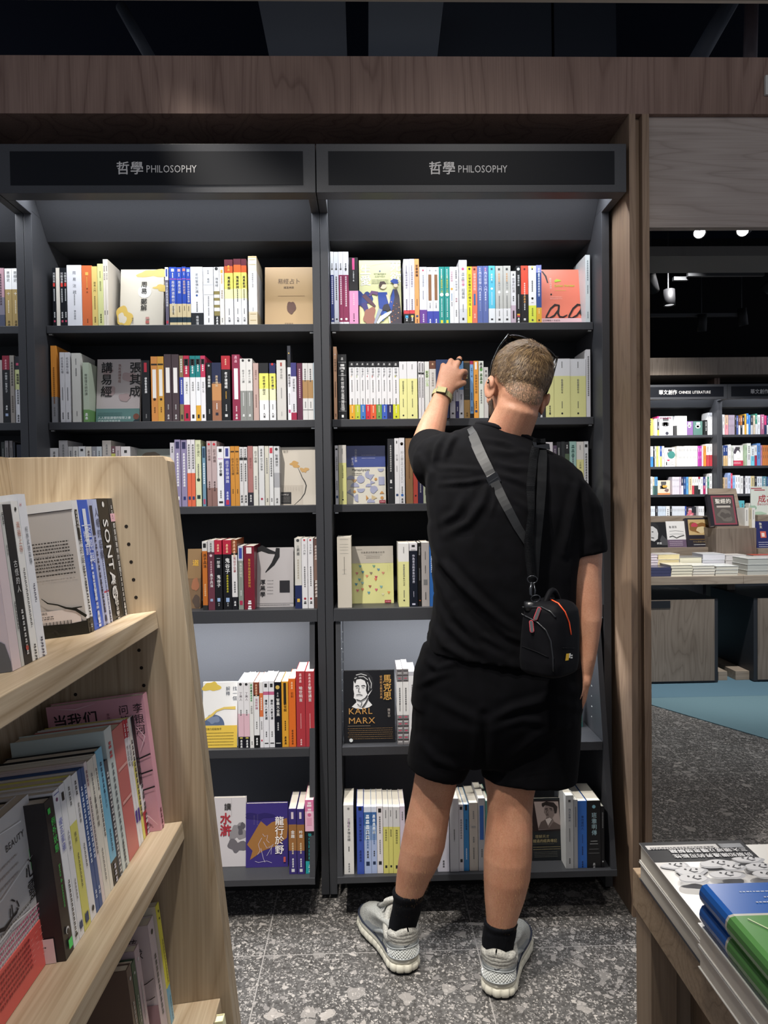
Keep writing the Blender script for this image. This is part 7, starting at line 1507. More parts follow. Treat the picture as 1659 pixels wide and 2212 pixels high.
b = MB(); blk2(b, o+XP*.0012-ZP*.0, WW+.0006, HH*.27, .0194, M('dd6058', .3)); g = Face(b, o+XP*.0014, Vector((0, 1, 0)), ZP, WW, HH); g.lines(.05, .235, .7, 6, .03, '8a2c30', .008, 3).v('一一一一一', .88, .25, .05, 'e8a49c').v('一一一一', .8, .25, .04, 'e8a49c').v('一一一一一', .72, .24, .04, 'e8a49c'); b.build('paper_band', wf)
BOOKS.append((wf, 'white wrapped book with coral paper band facing the aisle', OK2))
# low shelf
s0 = .036; NearBook(F3, s0, s0+.016, h_for(F3, s0, 1948, .075), 'e2da4e:.70,7fb4cc', 'yellow book with light blue foot', OK3, n=.075, back='c9c1b0').sp('4a4620|.3|.06|o;555028|.28|.12|o;6a6430|.3|.3|~14;3a6a80|.3|.78|~8').done()
lw = NearBook(F3, s0+.017, s0+.047, h_for(F3, s0+.047, 2000, .082), 'c8b8bc', 'mauve wrapped book with cracked line drawing', OK3, n=.082, back='cdbfc0', dep=.15)
f = lw.front; f.h('女孩', .62, .82, .12, '2c282a').h('那樣丟球', .36, .72, .135, '2c282a').h('Marion Young', .40, .655, .062, '3a3436').h('FEMALE', .28, .52, .15, 'a8989a').rect(0, 0, 1, .30, 'a8888e').h('要的', .44, .2, .13, 'e6dcdc').h('哲學家', .5, .09, .12, 'e6dcdc').lines(.4, .62, .85, 1, .02, '5a5052', .005)
f.stroke([(.1, .38), (.4, .41), (.62, .44), (.8, .48), (.9, .5), (.99, .54)], [.01, .014, .01, .014, .01, .008], '2c282a').stroke([(.2, .3), (.42, .33), (.5, .30), (.7, .34), (.9, .35), (.98, .38)], [.008, .012, .01, .012, .01, .008], '2c282a').poly([(.4, .31), (.5, .27), (.6, .3), (.9, .33), (.95, .36), (.7, .33), (.5, .31)], 'd8cccc')
lw.sp('333|.3|.1|o;555|.3|.3|~10').done()
for i, (a, t, hh, c, lk) in enumerate(((.125, .022, .195, 'b9a6ac', 'mauve grey book in front of the cracked drawing'), (.149, .016, .185, '3f5a48', 'dark green book on the low oak shelf'), (.167, .02, .19, '6a5a52', 'umber book on the low oak shelf'))):
    NearBook(F3, a, a+t, hh, c, lk, OK3, n=.085, back=c).sp('ccc|.3|.1|o;bbb|.3|.3|~8').done()
NearBook(F4, .035, .055, h_for(F4, .045, 2196, .0), 'e6e2b4', 'pale yellow book showing only its top corner', ('bottom shelf', 'oak bookcase'), n=.012, dep=.14).done()
# ------------------------------------------------------------------ display table at the lower right
TX, TY, TZ = .432, 1.15, .782
tb = empty('display_table', (1.1, .55, 0), 'brown wooden display table with stacked books at the lower right', 'table')
b = MB(); b.box(TX, 1.9, -.1, TY, TZ-.063, TZ, W_TABX); b.build('table_top', tb, bev=.0015)
b = MB(); b.box(TX+.004, TX+.045, TY-.065, TY-.004, 0, TZ-.0635, W_TABLE); b.build('leg', tb, bev=.001)
b = MB(); b.box(1.84, 1.885, TY-.065, TY-.004, 0, TZ-.0635, W_TABLE); b.build('leg', tb, bev=.001)
b = MB(); b.box(TX+.075, TX+.10, -.08, TY-.046, .02, TZ-.064, W_TABLE); b.build('inner_panel', tb)
b = MB(); b.box(TX+.046, 1.83, TY-.045, TY-.021, .02, TZ-.064, W_TABLE); b.build('inner_panel', tb)
class FlatBook:
    """book lying on a table; top face drawn in 0..1 coordinates with x to the right and y away from the viewer"""
    def __init__(s, x0, x1, y0, y1, z, th, col, look, place, side=None, edge='e2ddd2', spine_left=False, page_edges=True, rot=0.0, name='book'):
        s.look, s.place = look, place; cx, cy = (x0+x1)/2, (y0+y1)/2; s.root = empty('book', (cx, cy, z)); X = Matrix.Translation((cx, cy, 0)) @ Matrix.Rotation(rot, 4, 'Z') @ Matrix.Translation((-cx, -cy, 0))
        s.b = MB(); t = .0016; cm = M(col, .22, .5); sm = M(side or col, .35); b = s.b
        b.box(x0, x1, y0, y1, z+th-t, z+th, cm, X); b.box(x0, x1, y0, y1, z+.0003, z+t, sm, X)
        if spine_left: b.box(x0, x0+t, y0, y1, z+t, z+th-t, sm, X)
        else: b.box(x1-t, x1, y0, y1, z+t, z+th-t, sm, X)
        p = MB(); p.box(x0+(.0018 if spine_left else .002), x1-.002, y0+.002, y1-.002, z+t+.0001, z+th-t-.0001, M(edge, .8, .2), X); s.p = p
        s.f = Face(b, X @ Vector((x0, y0, z+th)), X.to_3x3() @ Vector((1, 0, 0)), X.to_3x3() @ Vector((0, 1, 0)), x1-x0, y1-y0)
    def done(s): s.b.build('cover', s.root); s.p.build('page_block', s.root); BOOKS.append((s.root, s.look, s.place)); return s.root
TB = ('pile', 'display table')
c0 = onZ(1380.6, 1821, .8395); c1 = onZ(1605.7, 1821, .8395); c2 = onZ(1521.7, 2015.4, .8395)
bx0, bx1, by0, by1 = c0.x, c1.x, c2.y, c0.y
FlatBook(bx0-.001, bx1-.001, by0-.001, by1-.001, TZ, .0285, 'e6e4e0', 'wrapped white book under the cartoon-faced copy on the near table', TB, side='2a2c34').done()
k = FlatBook(bx0, bx1, by0, by1, TZ+.0289, .0285, 'e8e6e4', 'wrapped white book with black band and round grey faces, top of its pile', TB, side='d8d5d0')
f = k.f; f.rect(0, .74, 1, 1, '1e2027'); f.rect(.03, .9, .72, .955, 'd8d6d4').rect(.74, .9, .96, .955, '8a8d92').lines(.06, .915, .68, 2, .018, '4a4a50', .005, 4)
RT, UP = -f.rt, -f.up                                   # print seen upside down from this side of the table
f.k += 1; htext(f.b, '三大領域12種思想解題', f.p(.96, .885), RT, UP, .073*f.w, M('e8e8ea', .4), 1); htext(f.b, '拆解知識邊界的可能性', f.p(.96, .82), RT, UP, .073*f.w, M('e8e8ea', .4), 1)
r = random.Random(5)
for x, y, rx, ry in ((.16, .68, .12, .045), (.25, .6, .14, .05), (.55, .67, .17, .05), (.85, .7, .13, .04), (.88, .6, .13, .05), (.2, .48, .12, .06), (.5, .5, .14, .05), (.62, .57, .1, .035), (.84, .47, .12, .05)):
    f.blob(x, y, rx*1.06, ry*1.08, 'b4b5ba', int(x*90), j=.16).blob(x-.01, y+.006, rx*.92, ry*.86, 'd2d2d5', int(x*90), j=.16).stroke([(x+.02, y+.03), (x-.01, y+.005), (x+.02, y-.012), (x+.055, y-.006)], [.008, .02, .02, .01], '4a4b50').disc(x-.04, y+.022, .011, '2e2f33').disc(x+.06, y+.02, .011, '2e2f33')
f.k += 1; htext(f.b, '思考的框架', f.p(.92, .33), RT, UP, .12*f.w, M('55565c', .4), 0); htext(f.b, '認知世界', f.p(.86, .24), RT, UP, .1*f.w, M('66676d', .4), 0); htext(f.b, 'THINK OF', f.p(.90, .11), RT, UP, .14*f.w, M('33353a', .4), 0)
o = k.done()
WR = NT('clear_wrap'); WR.b.inputs['Base Color'].default_value = (1, 1, 1, 1); WR.b.inputs['Roughness'].default_value = .05; WR.b.inputs['Transmission Weight'].default_value = 1.0; WR.b.inputs['IOR'].default_value = 1.0; WR.b.inputs['Specular IOR Level'].default_value = .8; WR.b.inputs['Alpha'].default_value = .22
wn = WR.n('ShaderNodeTexNoise'); wn.inputs['Scale'].default_value = 38; wn.inputs['Detail'].default_value = 3; WR.l(WR.mapped(), wn.inputs['Vector']); WR.bump(wn.outputs[0], .5, .003)
b = MB(); n = 16; zt = TZ+.0289+.0285+.0007
gv = [(bx0-.0008+(bx1-bx0+.0016)*i/n, by0-.0008+(by1-by0+.0016)*j/n, zt+.0010*abs(noise.noise(Vector((i*.55, j*.55, 2))))) for j in range(n+1) for i in range(n+1)]
b.add(gv, [(j*(n+1)+i, j*(n+1)+i+1, (j+1)*(n+1)+i+1, (j+1)*(n+1)+i) for j in range(n) for i in range(n)], WR.m, True); b.build('shrink_wrap', o)
# second pile: two white books, then two blue and green ones
px0, py1 = .424, .902
for i in range(2):
    FlatBook(px0, px0+.22, py1-.30, py1, TZ+.0294*i, .0290, 'e9e7e2', 'large white book below the blue and green ones, %s of two' % ('lower' if i == 0 else 'upper'), TB, edge='e6dfd4').done()
for i in range(2):
    z = TZ+.0592+.0262*i; x0, x1, y0, y1 = px0+.002, px0+.162, py1-.006-.215, py1-.004
    r_ = empty('book', ((x0+x1)/2, (y0+y1)/2, z)); b = MB(); p = MB(); ys = y1-.066
    for a, c, col in ((ys, y1, '1f5fb4'), (ys-.004, ys, 'c9c6bc'), (y0, ys-.004, '5b9350')):
        m = M(col, .25, .5); th = .0258; t = .0018
        # wrap round the rounded spine on the left
        prof = [(x1, z+th), (x0+.008, z+th), (x0+.002, z+th*.93), (x0-.001, z+th*.72), (x0-.002, z+th*.5), (x0-.001, z+th*.28), (x0+.002, z+th*.07), (x0+.008, z+.0004), (x1, z+.0004), (x1, z+t), (x0+.010, z+t), (x0+.003, z+th*.3), (x0+.001, z+th*.5), (x0+.003, z+th*.7), (x0+.010, z+th-t), (x1, z+th-t)]
        q = [(x, a, zz) for x, zz in prof]; N = len(q); vs = q+[(x, c, zz) for x, zz in prof]
        b.add(vs, [(k_, (k_+1) % N, N+(k_+1) % N, N+k_) for k_ in range(N)], m, False)
        for off, rev in ((0, False), (N, True)):        # end caps as strips between outer and inner profile
            for k_ in range(7):
                aa = [off+k_, off+k_+1, off+14-k_, off+15-k_]
                b.f.append(tuple(len(b.v)-2*N+i_ for i_ in (aa if rev else aa[::-1]))); b.mi.append(b.m(m)); b.sm.append(False)
    p.box(x0+.004, x1-.003, y0+.003, y1-.003, z+.002, z+.0238, M('e4ddcf', .8, .2))
    if i == 1:
        f = Face(b, Vector((x0, y0, z+.0258)), Vector((1, 0, 0)), Vector((0, 1, 0)), x1-x0, y1-y0)
        f.lines(.25, .9, .8, 1, .02, 'c8d4e8', .006).lines(.4, .84, .9, 1, .02, 'c8d4e8', .006).lines(.3, .79, .6, 1, .02, 'c8d4e8', .006); f.k += 1
        htext(f.b, 'LIBRARY', f.p(.8, .72), -f.rt, -f.up, .09*f.w, M('dfe8f2', .4), 0); f.stroke([(.12, .64), (.5, .2), (.6, .0)], .012, 'cfe0b0')
    b.build('cover', r_); p.build('page_block', r_)
    BOOKS.append((r_, 'blue and green book with rounded spine, %s of two' % ('lower' if i == 0 else 'top'), TB))
FlatBook(.580, .76, .86, 1.105, TZ, .0275, 'e6e4e0', 'lower white book at the right frame edge of the near table', TB).done()
FlatBook(.5795, .7595, .859, 1.104, TZ+.0279, .0285, 'efede9', 'blank white book on top at the right frame edge', TB).done()

# ------------------------------------------------------------------ the far aisle
DY = 5.08; XS = 3.792
def copy_tree(o, parent=None):
    c = o.copy(); C.objects.link(c)
    if parent is not None: c.parent = parent
    for ch in list(o.children): copy_tree(ch, c)
    return c
src = [o for o in bpy.data.objects if o.name.startswith('bookcase') and o.get('label', '').startswith('dark grey bookcase cut off')][0]
for cx, lab, su in ((XS-.497, 'far dark bookcase with a CHINESE LITERATURE sign, seen just beside the wooden post', 1423), (XS+.497, 'far dark bookcase with a CHINESE LITERATURE sign, cut by the frame edge', 1621)):
    r = copy_tree(src); r.location = (cx, PY+DY, 0); r['label'] = lab
    cn = [c for c in r.children if c.name.startswith('canopy')][0]
    b = MB(); o = onY(su, 853, 2.2830+DY); q = Vector((o.x, 2.2830+DY, 2.416)); WH = M('c9c6c4', .6)
    wd = htext(b, '華文創作', q, XR, ZU, .052, WH, 1, sx=.92); htext(b, 'CHINESE LITERATURE', q+XR*(wd+.015)+ZU*.004, XR, ZU, .040, WH, 1, sx=.80)
    l = b.build('lettering', None); l.parent = cn; l.location = -Vector(r.location)
    area('led_canopy', (cx, 2.385+DY, 2.43), (cx, 2.45+DY, 1.5), 5, .90, .015); area('led_lower', (cx, 2.482+DY, .990), (cx, 2.52+DY, .5), 2, .84, .012)
b = MB(); b.box(0.5, 6, 7.37, 7.88, 2.615, 2.795, W_FAR); struct('trim_5', b)
ORDF = ['first', 'second', 'third', 'fourth', 'fifth', 'sixth', 'seventh', 'eighth', 'ninth', 'tenth']+['%d%s' % (n, 'th' if 10 < n % 100 < 20 else {1: 'st', 2: 'nd', 3: 'rd'}.get(n % 10, 'th')) for n in range(11, 60)]
def far_row(z, data, rowname, bay):
    y = SY+DY+.01; K8 = 3.676; n = 0
    for d in data.split():
        kind = ''
        if d[0] == '*': kind = '*'; d = d[1:]
        rng, top, cols = d.split('/'); a, c = rng.split('-'); rep = 1
        if 'x' in c: c, rep = c.split('x'); rep = int(rep)
        a, c = float(a), float(c)
        for i in range(rep):
            u0, u1 = 1400+(a+(c-a)*i/rep)/K8, 1400+(a+(c-a)*(i+1)/rep)/K8; v = 880+float(top)/K8
            p, q = onY(u0, v, y), onY(u1, v, y); cs = cols.split(','); n += 1
            bands = ','.join('%s:%.2f' % (h, (j+1)/len(cs)) if j < len(cs)-1 else h for j, h in enumerate(cs)) if len(cs) < 3 else '%s:.12,%s:.72,%s' % tuple(cs)
            main = cs[0] if len(cs) < 3 else cs[1]; lum = sum(lin(main)); tc = '555' if lum > .9 else 'ddd'
            zt = max(p.z, z+.12)
            if kind: o = spine_book(p.x+.001, q.x-.001, y+.04, z+.0004, zt, bands, '%s|.6|.08|~1;%s|.3|.3|#.3' % (tc, tc), dep=.02)
            else: o = spine_book(p.x+.0006, q.x-.0006, y, z+.0004, zt, bands, '%s|.4|.12|~4;%s|.3|.5|~4' % (tc, tc))
            FARB.append((o, kind, p.x, q.x, z, zt))
FARB = []
B1, B2 = 'beside the post', 'at the frame edge'
far_row(SH[0], '*5-50/85/d8c04a 52-72/90/dcdcdc 73-88/70/e04a80,2a2a30,e0d040 *90-210/68/e6e4e6 215-228/68/e6e6e6,333 230-308x5/68/e4e2dc *312-370/108/7f5f90 *372-446/108/54766e 450-470/100/222 474-490/42/e4e4e4 491-509/42/dcdce0', 'top row', B1)
far_row(SH[0], '588-608/57/e8e4e4 612-636/60/caa88e,e8909a 638-687x4/60/a394a4 690-700/62/3a3430 701-716/65/44548c 718-732/70/7a4a30,e4e0e0 733-748/68/b8743c,2a2a2a 750-765/65/1f2433,e6e6e6 766-780/52/e0a838 782-797/48/3f7fd0,dfe8f4 799-812/60/4a8ad0 815-832/66/3a3a40,ccc 835-850/62/d8c8b0 852-866/50/3f8a74,e6e6e6 868-890/60/e6e6e8 895-922/57/b06a88 924-940/65/d8407a,28345c 942-965/66/2c3a5c,ddd', 'top row', B2)
far_row(SH[1], '2-13/310/c8ccd4 15-40/310/dfe4ea,3f86d0 42-50/312/26262c 52-64/308/b8b8b8 65-80/308/c8cc70 82-94/308/d8d8c8 96-108/308/2f4fa0,d0d070 110-128/308/e6ddd0 *143-227/318/ecebe8 229-290x5/308/dcd8d0 291-393x8/306/e2e0da 395-410/306/b248a2 411-425/306/a83c98 428-438/308/e6d8e0 442-460/306/e88a3a 462-486/290/e8e0dc,c0444c 488-509/290/e8e0dc,b83c44', 'second row', B1)
far_row(SH[1], '588-596/302/e8e8ec 597-614/302/2a4078,c8a878 615-631/302/2a4078,c8a878 633-640/302/d8d8d8 641-658/295/ececec 660-676/302/c8ccc4 *678-770/300/eceaea 772-784/300/a8c0a0 786-816/285/e8ece4,ddd 818-845/312/e8f0f4,7ad0e8 847-864/300/ecebec,b83050 866-892/285/6a9ada 894-906/300/c890b0 908-960x3/300/e08848', 'second row', B2)
far_row(SH[2], '2-13/552/d0d0d4 15-36/550/e6e6e2 38-50/552/d8c8b0,5a7a70 52-76/552/5a98c8,3a5a5a *79-187/580/ead2bc 192-247x6/552/d8d2dc 249-262/552/c8b8c8 263-280/552/3a3c54,d8d0d8 282-300/552/2a4a80 302-320/552/5a9ad0 322-348/552/d8c8a0 350-366/552/e8e2de,d04858 368-398x2/552/e4e0dc,333 400-414/552/a83848,e4e4e4,333 416-436/552/e8e8ea 438-455/552/3a3a78,b02860 457-470/552/d8d8d8 472-484/552/4a8a74 487-508/525/e4e4e6', 'third row', B1)
far_row(SH[2], '586-606/556/d8b888 608-630/556/b8a8a0 632-656/520/9ab0e0 658-670/524/d84868 672-690/545/8ab8e8 692-730x2/538/e6e6ea 733-755/545/e2e2e2 758-770/545/3a3a40 772-790/545/e4e4e8 792-815/545/e2e4ea 818-845/545/d8c898 848-862/550/33343a 866-905x2/548/dfe6ee 906-940/548/6a98a8 942-965/550/3a5a8a', 'third row', B2)
far_row(1.012, '15-55x3/785/dfe6ee 60-75/785/3a3a40 78-140x5/785/c8d4e2 142-172/785/e4e8ec 175-188/785/2c2c30 190-292x9/785/d6dae2 294-303/785/3050a8 *305-395/790/4a3a44 400-445x3/785/e4e4e6', 'lowest visible row', B1)
far_row(1.012, '600-690x5/760/c8ccd4 700-765x2/740/58aab4 800-900x6/760/c8c4bc', 'lowest visible row', B2)
# art on the far face-out covers
fo = [x for x in FARB if x[1]]
def faceart(rec, fn):
    o, _, x0, x1, z0, z1 = rec; b = MB(); f = Face(b, Vector((x0+.001, SY+DY+.0492, z0)), XR, ZU, x1-x0-.002, z1-z0); f.nn = Vector((0, -1, 0)); fn(f)
    FARB.append((b.build('cover_print', None), '', 0, 0, 0, 0))
faceart(fo[1], lambda f: f.h('世代之遺物', .5, .86, .15, 'a03a5a', 1, True).stroke([(.2, .45), (.35, .28), (.7, .28), (.85, .42)], .03, '9a9a9e').stroke([(.4, .45), (.5, .55), (.6, .42)], .03, '8a8a8e').disc(.6, .12, .11, '3a3a44'))
faceart(fo[4], lambda f: f.disc(.64, .62, .36, '3f7f78').poly([(.2, .38), (.5, .38), (.45, .3), (.25, .3)], 'c8506a').rect(.12, .08, .22, .25, '333').lines(.3, .22, .9, 3, .06, '777', .014))
faceart(fo[5], lambda f: f.blob(.45, .72, .24, .18, '4a444c', 3).blob(.55, .55, .2, .18, 'f2f0ee', 5).rect(0, 0, 1, .26, 'c43050').lines(.1, .16, .8, 2, .06, 'f0d0d8', .016))
faceart(fo[6], lambda f: f.blob(.6, .58, .16, .1, 'e0a848', 4).blob(.75, .3, .18, .1, '7a6460', 6).rect(0, 0, 1, .12, 'e8905c').stroke([(.4, .6), (.48, .75)], .03, '555'))
faceart(fo[7], lambda f: f.blob(.5, .5, .35, .3, 'd0707c', 5, j=.5).blob(.55, .5, .15, .14, 'e8b0b4', 3).rect(.6, .7, 1, 1, '2a2a30'))

# the several hundredth small books of the picture: one object of many tiny spines
mb_ = MB()
for o, *_x in FARB:
    me = o.data; off = Vector(o.location); mt = list(me.materials); base = len(mb_.v)
    mb_.v.extend(tuple(v.co+off) for v in me.vertices)
    for pg in me.polygons: mb_.f.append(tuple(base+i for i in pg.vertices)); mb_.mi.append(mb_.m(mt[pg.material_index])); mb_.sm.append(False)
    bpy.data.objects.remove(o)
tag(mb_.build('shelf_books', org=(XS, SY+DY, 1.0)), 'rows of small bright books filling the far dark bookcases', 'books', kind='stuff')

# far display table with drawer units, tiers and book piles
ft = empty('display_table', (2.75, 5.4, 0), 'far wooden display table loaded with book piles and tiers, above the teal carpet', 'table')
b = MB(); x0 = 1.3; xj = onY(1606, 1250, 5.05).x
b.box(x0, xj, 5.05, 6.1, .730, .790, W_FARX); b.box(xj+.002, 5.0, 5.05, 6.1, .730, .790, W_FARX); b.build('table_top', ft, bev=.002)
for u0, u1 in ((1330, 1551), (1628, 1850)):
    a, c = onY(u0, 1400, 5.10).x, onY(u1, 1400, 5.10).x; zt, zb = onY(1500, 1294, 5.10).z, onY(1500, 1474, 5.10).z
    b = MB(); b.box(a, c, 5.10, 5.75, zb, zt, M('26282d', .5)); dr = b.build('drawer_unit', ft, bev=.002)
    fr = .028; b = MB(); b.box(a+fr if u0 > 1500 else a, c-fr if u0 < 1500 else c, 5.094, 5.099, zb+.012, zt-.002, W_FAR); b.build('drawer_front', dr)
    if u0 < 1500: q = onY(1448, 1302, 5.09); b = MB(); b.box(q.x-.30, q.x, 5.089, 5.0935, q.z-.038, q.z+.014, M('1d1f23', .4)); b.build('finger_slot', dr)
for u0, u1, v0, v1, y in ((1552, 1571, 1453, 1473, 5.16), (1589, 1623, 1453, 1473, 5.16)):
    p, q = onY(u0, v0, y), onY(u1, v1, y); b = MB(); b.box(p.x, q.x, y, y+.5, .0055, max(p.z, .07), W_FARX); b.build('foot_block', ft)
p, q = onY(1571, 1300, 5.55), onY(1588, 1300, 5.55); b = MB(); b.box(p.x, q.x, 5.55, 5.9, .02, .729, W_FAR); b.build('leg', ft)
for x in (1.35, 4.9): b = MB(); b.box(x, x+.06, 5.3, 5.9, .005, .729, W_FAR); b.build('leg', ft)
def pbox(u0, u1, v0, v1, y, dep, mat, name, label=None, cat=None, z0=None, bev=.002):
    p, q = onY(u0, v0, y), onY(u1, v1, y); b = MB(); b.box(p.x, q.x, y, y+dep, z0 if z0 is not None else q.z, p.z, mat)
    o = b.build(name, org=((p.x+q.x)/2, y+dep/2, z0 if z0 is not None else q.z), bev=bev)
    return tag(o, label, cat) if label else o
TT = .7905
pbox(1404, 1544, 1184, 1215, 5.55, .12, W_FARX, 'display_riser', 'low wooden riser carrying three face-out books on the far table', 'riser', TT)
pbox(1404, 1536, 1117, 1215, 5.69, .25, W_FARX, 'display_riser', 'taller pale wooden riser behind the three face-out books on the far table', 'riser', TT)
pbox(1547, 1634, 1141.5, 1212, 5.42, .25, W_FAR, 'display_riser', 'square brown wooden box riser with a dark red framed book on it', 'riser', TT)
pbox(1638, 1700, 1185, 1215, 5.55, .12, W_FARX, 'display_riser', 'low wooden riser under the navy book at the frame edge', 'riser', TT)
pbox(1637, 1700, 1113, 1215, 5.69, .25, W_FARX, 'display_riser', 'taller wooden riser behind the navy book at the frame edge', 'riser', TT)
zr = onY(1470, 1184, 5.55).z; FT = ('display', 'far table')
c = Cover(1403, 1443, 1128, 1184, 5.60, zr, '1d1d1f', lean=.05); c.poly([(.0, .6), (.12, .86), (.35, .9), (.5, .75), (.55, .55), (.5, .35), (.3, .25), (.1, .3)], 'c8c8c8').poly([(0, .75), (.05, .95), (.4, .98), (.6, .85), (.62, .6), (.5, .72), (.3, .84), (.1, .84)], '2a2a2c').stroke([(.2, .62), (.3, .62)], .05, '333').stroke([(.15, .4), (.3, .38)], .05, '444').poly([(.6, .3), (.75, .5), (1, .3), (1, .1), (.7, .1)], '4a4a4c').h('詩選', .42, .14, .13, 'ddd', 1); c.done('black book face out with grey portrait beside the post', FT)
c = Cover(1443.5, 1484, 1126, 1184, 5.60, zr, 'e8e6e4', lean=.05); c.rect(0, 0, 1, .30, '6d5a70').h('魯濱遜', .14, .74, .14, '555').stroke([(.15, .62), (.5, .64), (.9, .6)], .03, 'aaa').stroke([(.15, .5), (.5, .52), (.9, .5)], .03, 'bbb').stroke([(.12, .4), (.3, .44), (.5, .36), (.7, .42), (.92, .46)], .05, '444').lines(.1, .22, .8, 3, .07, 'c8b8c8', .014); c.done('white book face out with violet base and line drawing', FT)
c = Cover(1486, 1539, 1119, 1184, 5.59, zr, '2c2830', lean=.05, thick=.04, side='4a4650'); c.rect(.1, .42, .92, .95, 'c8ac7a').blob(.5, .68, .34, .2, '8a6238', 4, j=.4).blob(.35, .76, .12, .08, 'c0485a', 3).blob(.6, .6, .2, .1, 'd8c49a', 6).rect(.1, .26, .92, .28, '8a6a3a').h('十九世紀小說', .5, .16, .09, 'a08a5a', 0, True).lines(.25, .08, .8, 1, .05, 'ccc', .014); c.done('dark book face out with framed old painting', FT)
zb = onY(1600, 1141.5, 5.5).z
st = empty('book_stand', (onY(1563, 1100, 5.5).x, 5.55, zb), 'wooden tilted stand holding the dark red framed book on the box riser', 'stand')
p0, p1, p2, p3 = onY(1530, 1056, 5.66), onY(1590, 1056, 5.66), onY(1607, 1139, 5.52), onY(1538, 1139, 5.52); p2.z = p3.z = zb+.006
b = MB(); b.prism([p0, p1, p2, p3], (0, .018, .004), W_FARX); b.build('back_panel', st)
b = MB(); b.box(p3.x, p2.x, 5.44, 5.53, zb+.0005, zb+.022, W_FARX); b.build('ledge', st)
c = Cover(1536, 1596, 1068, 1133, 5.46, zb+.0225, '26242a', lean=.075, thick=.035, side='3c3a40'); c.rect(.14, .04, .96, .96, '8a4450').rect(.2, .09, .9, .91, '5a5450').rect(.24, .6, .88, .88, '4a4644').h('聖經的', .56, .72, .19, 'e8e2d8', 1, True).rect(.3, .58, .8, .64, 'b8b0a8').blob(.56, .33, .26, .18, '6e6862', 5, j=.3).blob(.56, .33, .16, .1, '56504c', 7, j=.4); c.done('thick dark book with red ornamental frame on the wooden stand', FT)
for i, (u0, u1, t, col, lk) in enumerate(((1609, 1617, 1097, 'e6e4de', 'slim white book standing beside the stand, first of three'), (1617.3, 1624, 1097, 'c8bda0', 'slim cream book standing beside the stand'), (1624.3, 1631, 1097, 'e8e6e2', 'slim white book standing beside the stand, last of three'))):
    p, q = onY(u0, t, 5.45), onY(u1, t, 5.45); o = spine_book(p.x, q.x, 5.45, zb+.0004, p.z, col, '777|.3|.1|~8', dep=.12); BOOKS.append((o, lk, FT))
zs = onY(1640, 1113, 5.72).z
sg_ = pbox(1622, 1690, 1051, 1113, 5.80, .012, M('e4ebe2', .5), 'sign_board', 'pale green sign board with red title at the frame edge', 'sign', zs)
p = onY(1622, 1051, 5.80); wS, hS = onY(1690, 1051, 5.80).x-p.x, p.z-zs; b = MB(); f = Face(b, Vector((p.x, 5.7995, zs)), XR, ZU, wS, hS); f.h('成為', .22, .46, .26, 'b8404a', 1).h('Become a', .2, .34, .12, 'b8606a').rect(0, .92, .34, .95, 'c04a55').rect(.1, .86, .44, .89, 'c04a55').blob(.06, .25, .1, .1, 'a8c8b0', 4).blob(.2, .06, .25, .06, 'b8d4bc', 3); l = b.build('sign_print', None); l.parent = sg_; l.location = -Vector(sg_.location)
c = Cover(1635.5, 1680, 1126, 1185, 5.60, onY(1650, 1185, 5.55).z, '252a60', lean=.05); c.v('敬友', .30, .95, .14, 'dcd8c8', 1).rect(.24, .38, .52, .62, 'd86a58').rect(.3, .42, .44, .56, 'f0e0d8').lines(.1, .2, .9, 3, .08, 'c8c8dc', .014); c.done('navy book face out with orange window at the frame edge', FT)
# piles lying on the far table: (left, right, top, bottom px, count, front y, cover, page, side label)
def fpile(u0, u1, v0, v1, n, y, dep, cov, page, look, tilt=0.0, spine=None):
    p, q = onY(u0, v0, y), onY(u1, v0, y); zt, zb_ = p.z, onY(u0, v1, y).z
    if n < 0: n = -n
    for i in range(n):
        z = zb_+(zt-zb_)*i/n; th = (zt-zb_)/n-.0006
        k = FlatBook(p.x+.003*((i*7) % 3-1), q.x+.003*((i*7) % 3-1), y, y+dep, z, th, cov, look if n == 1 else '%s, %s from below' % (look, ORDF[i]), ('pile', 'far table'), side=cov, edge=page)
        if spine: k.b.box(p.x, q.x, y-.001, y+.001, z+.0005, z+th, M(spine, .5))
        k.done()
v0b = 1245.5; fy = 5.07
fpile(1406, 1449, 1226, v0b, 3, fy, .15, '3a3c58', 'dcd8d0', 'dark indigo book in the pile beside the post', spine='3d4060')
fpile(1450, 1496, 1221, v0b, 4, fy, .2, 'e8e2d0', 'e2dcc8', 'cream book in the front pile next to the indigo ones')
fpile(1497, 1544, 1222, v0b, 4, fy+.005, .2, 'e6e4de', 'dcd6c8', 'off white book in the middle front pile')
fpile(1546, 1594, 1223, v0b, 3, fy+.005, .2, 'e6e8e4', 'ccc8bc', 'thick pale book in the front pile by the table joint')
fpile(1615, 1675, 1207, v0b-.5, 3, fy, .22, 'dfe0dc', 'b9bab4', 'large grey book in the big pile at the frame edge')
fpile(1404, 1421, 1198, 1226, 5, 5.24, .14, 'e4d4dc', 'e6dce0', 'pinkish book in the rear pile beside the post')
fpile(1421.5, 1468, 1197.5, 1220, 2, 5.29, .16, 'e8e4dc', 'e4d4a4', 'book with yellow page edges in the second row')
fpile(1469, 1517, 1204, 1221, 1, 5.29, .16, '9a9a98', 'e2dcc4', 'single grey topped book in the second row')
fpile(1518, 1566, 1197, 1221.5, 2, 5.29, .18, 'eef0f4', 'd2d0d6', 'white book with a blue printed edge in the second row', spine=None)
fpile(1568, 1612, 1199, 1222, 2, 5.29, .16, 'ece8e4', 'd8d4d4', 'pale book in the second row before the box riser')
fpile(1628, 1675, 1199, 1206, 1, 5.30, .1, 'd8604c', 'e8e0dc', 'red topped book behind the big grey pile')

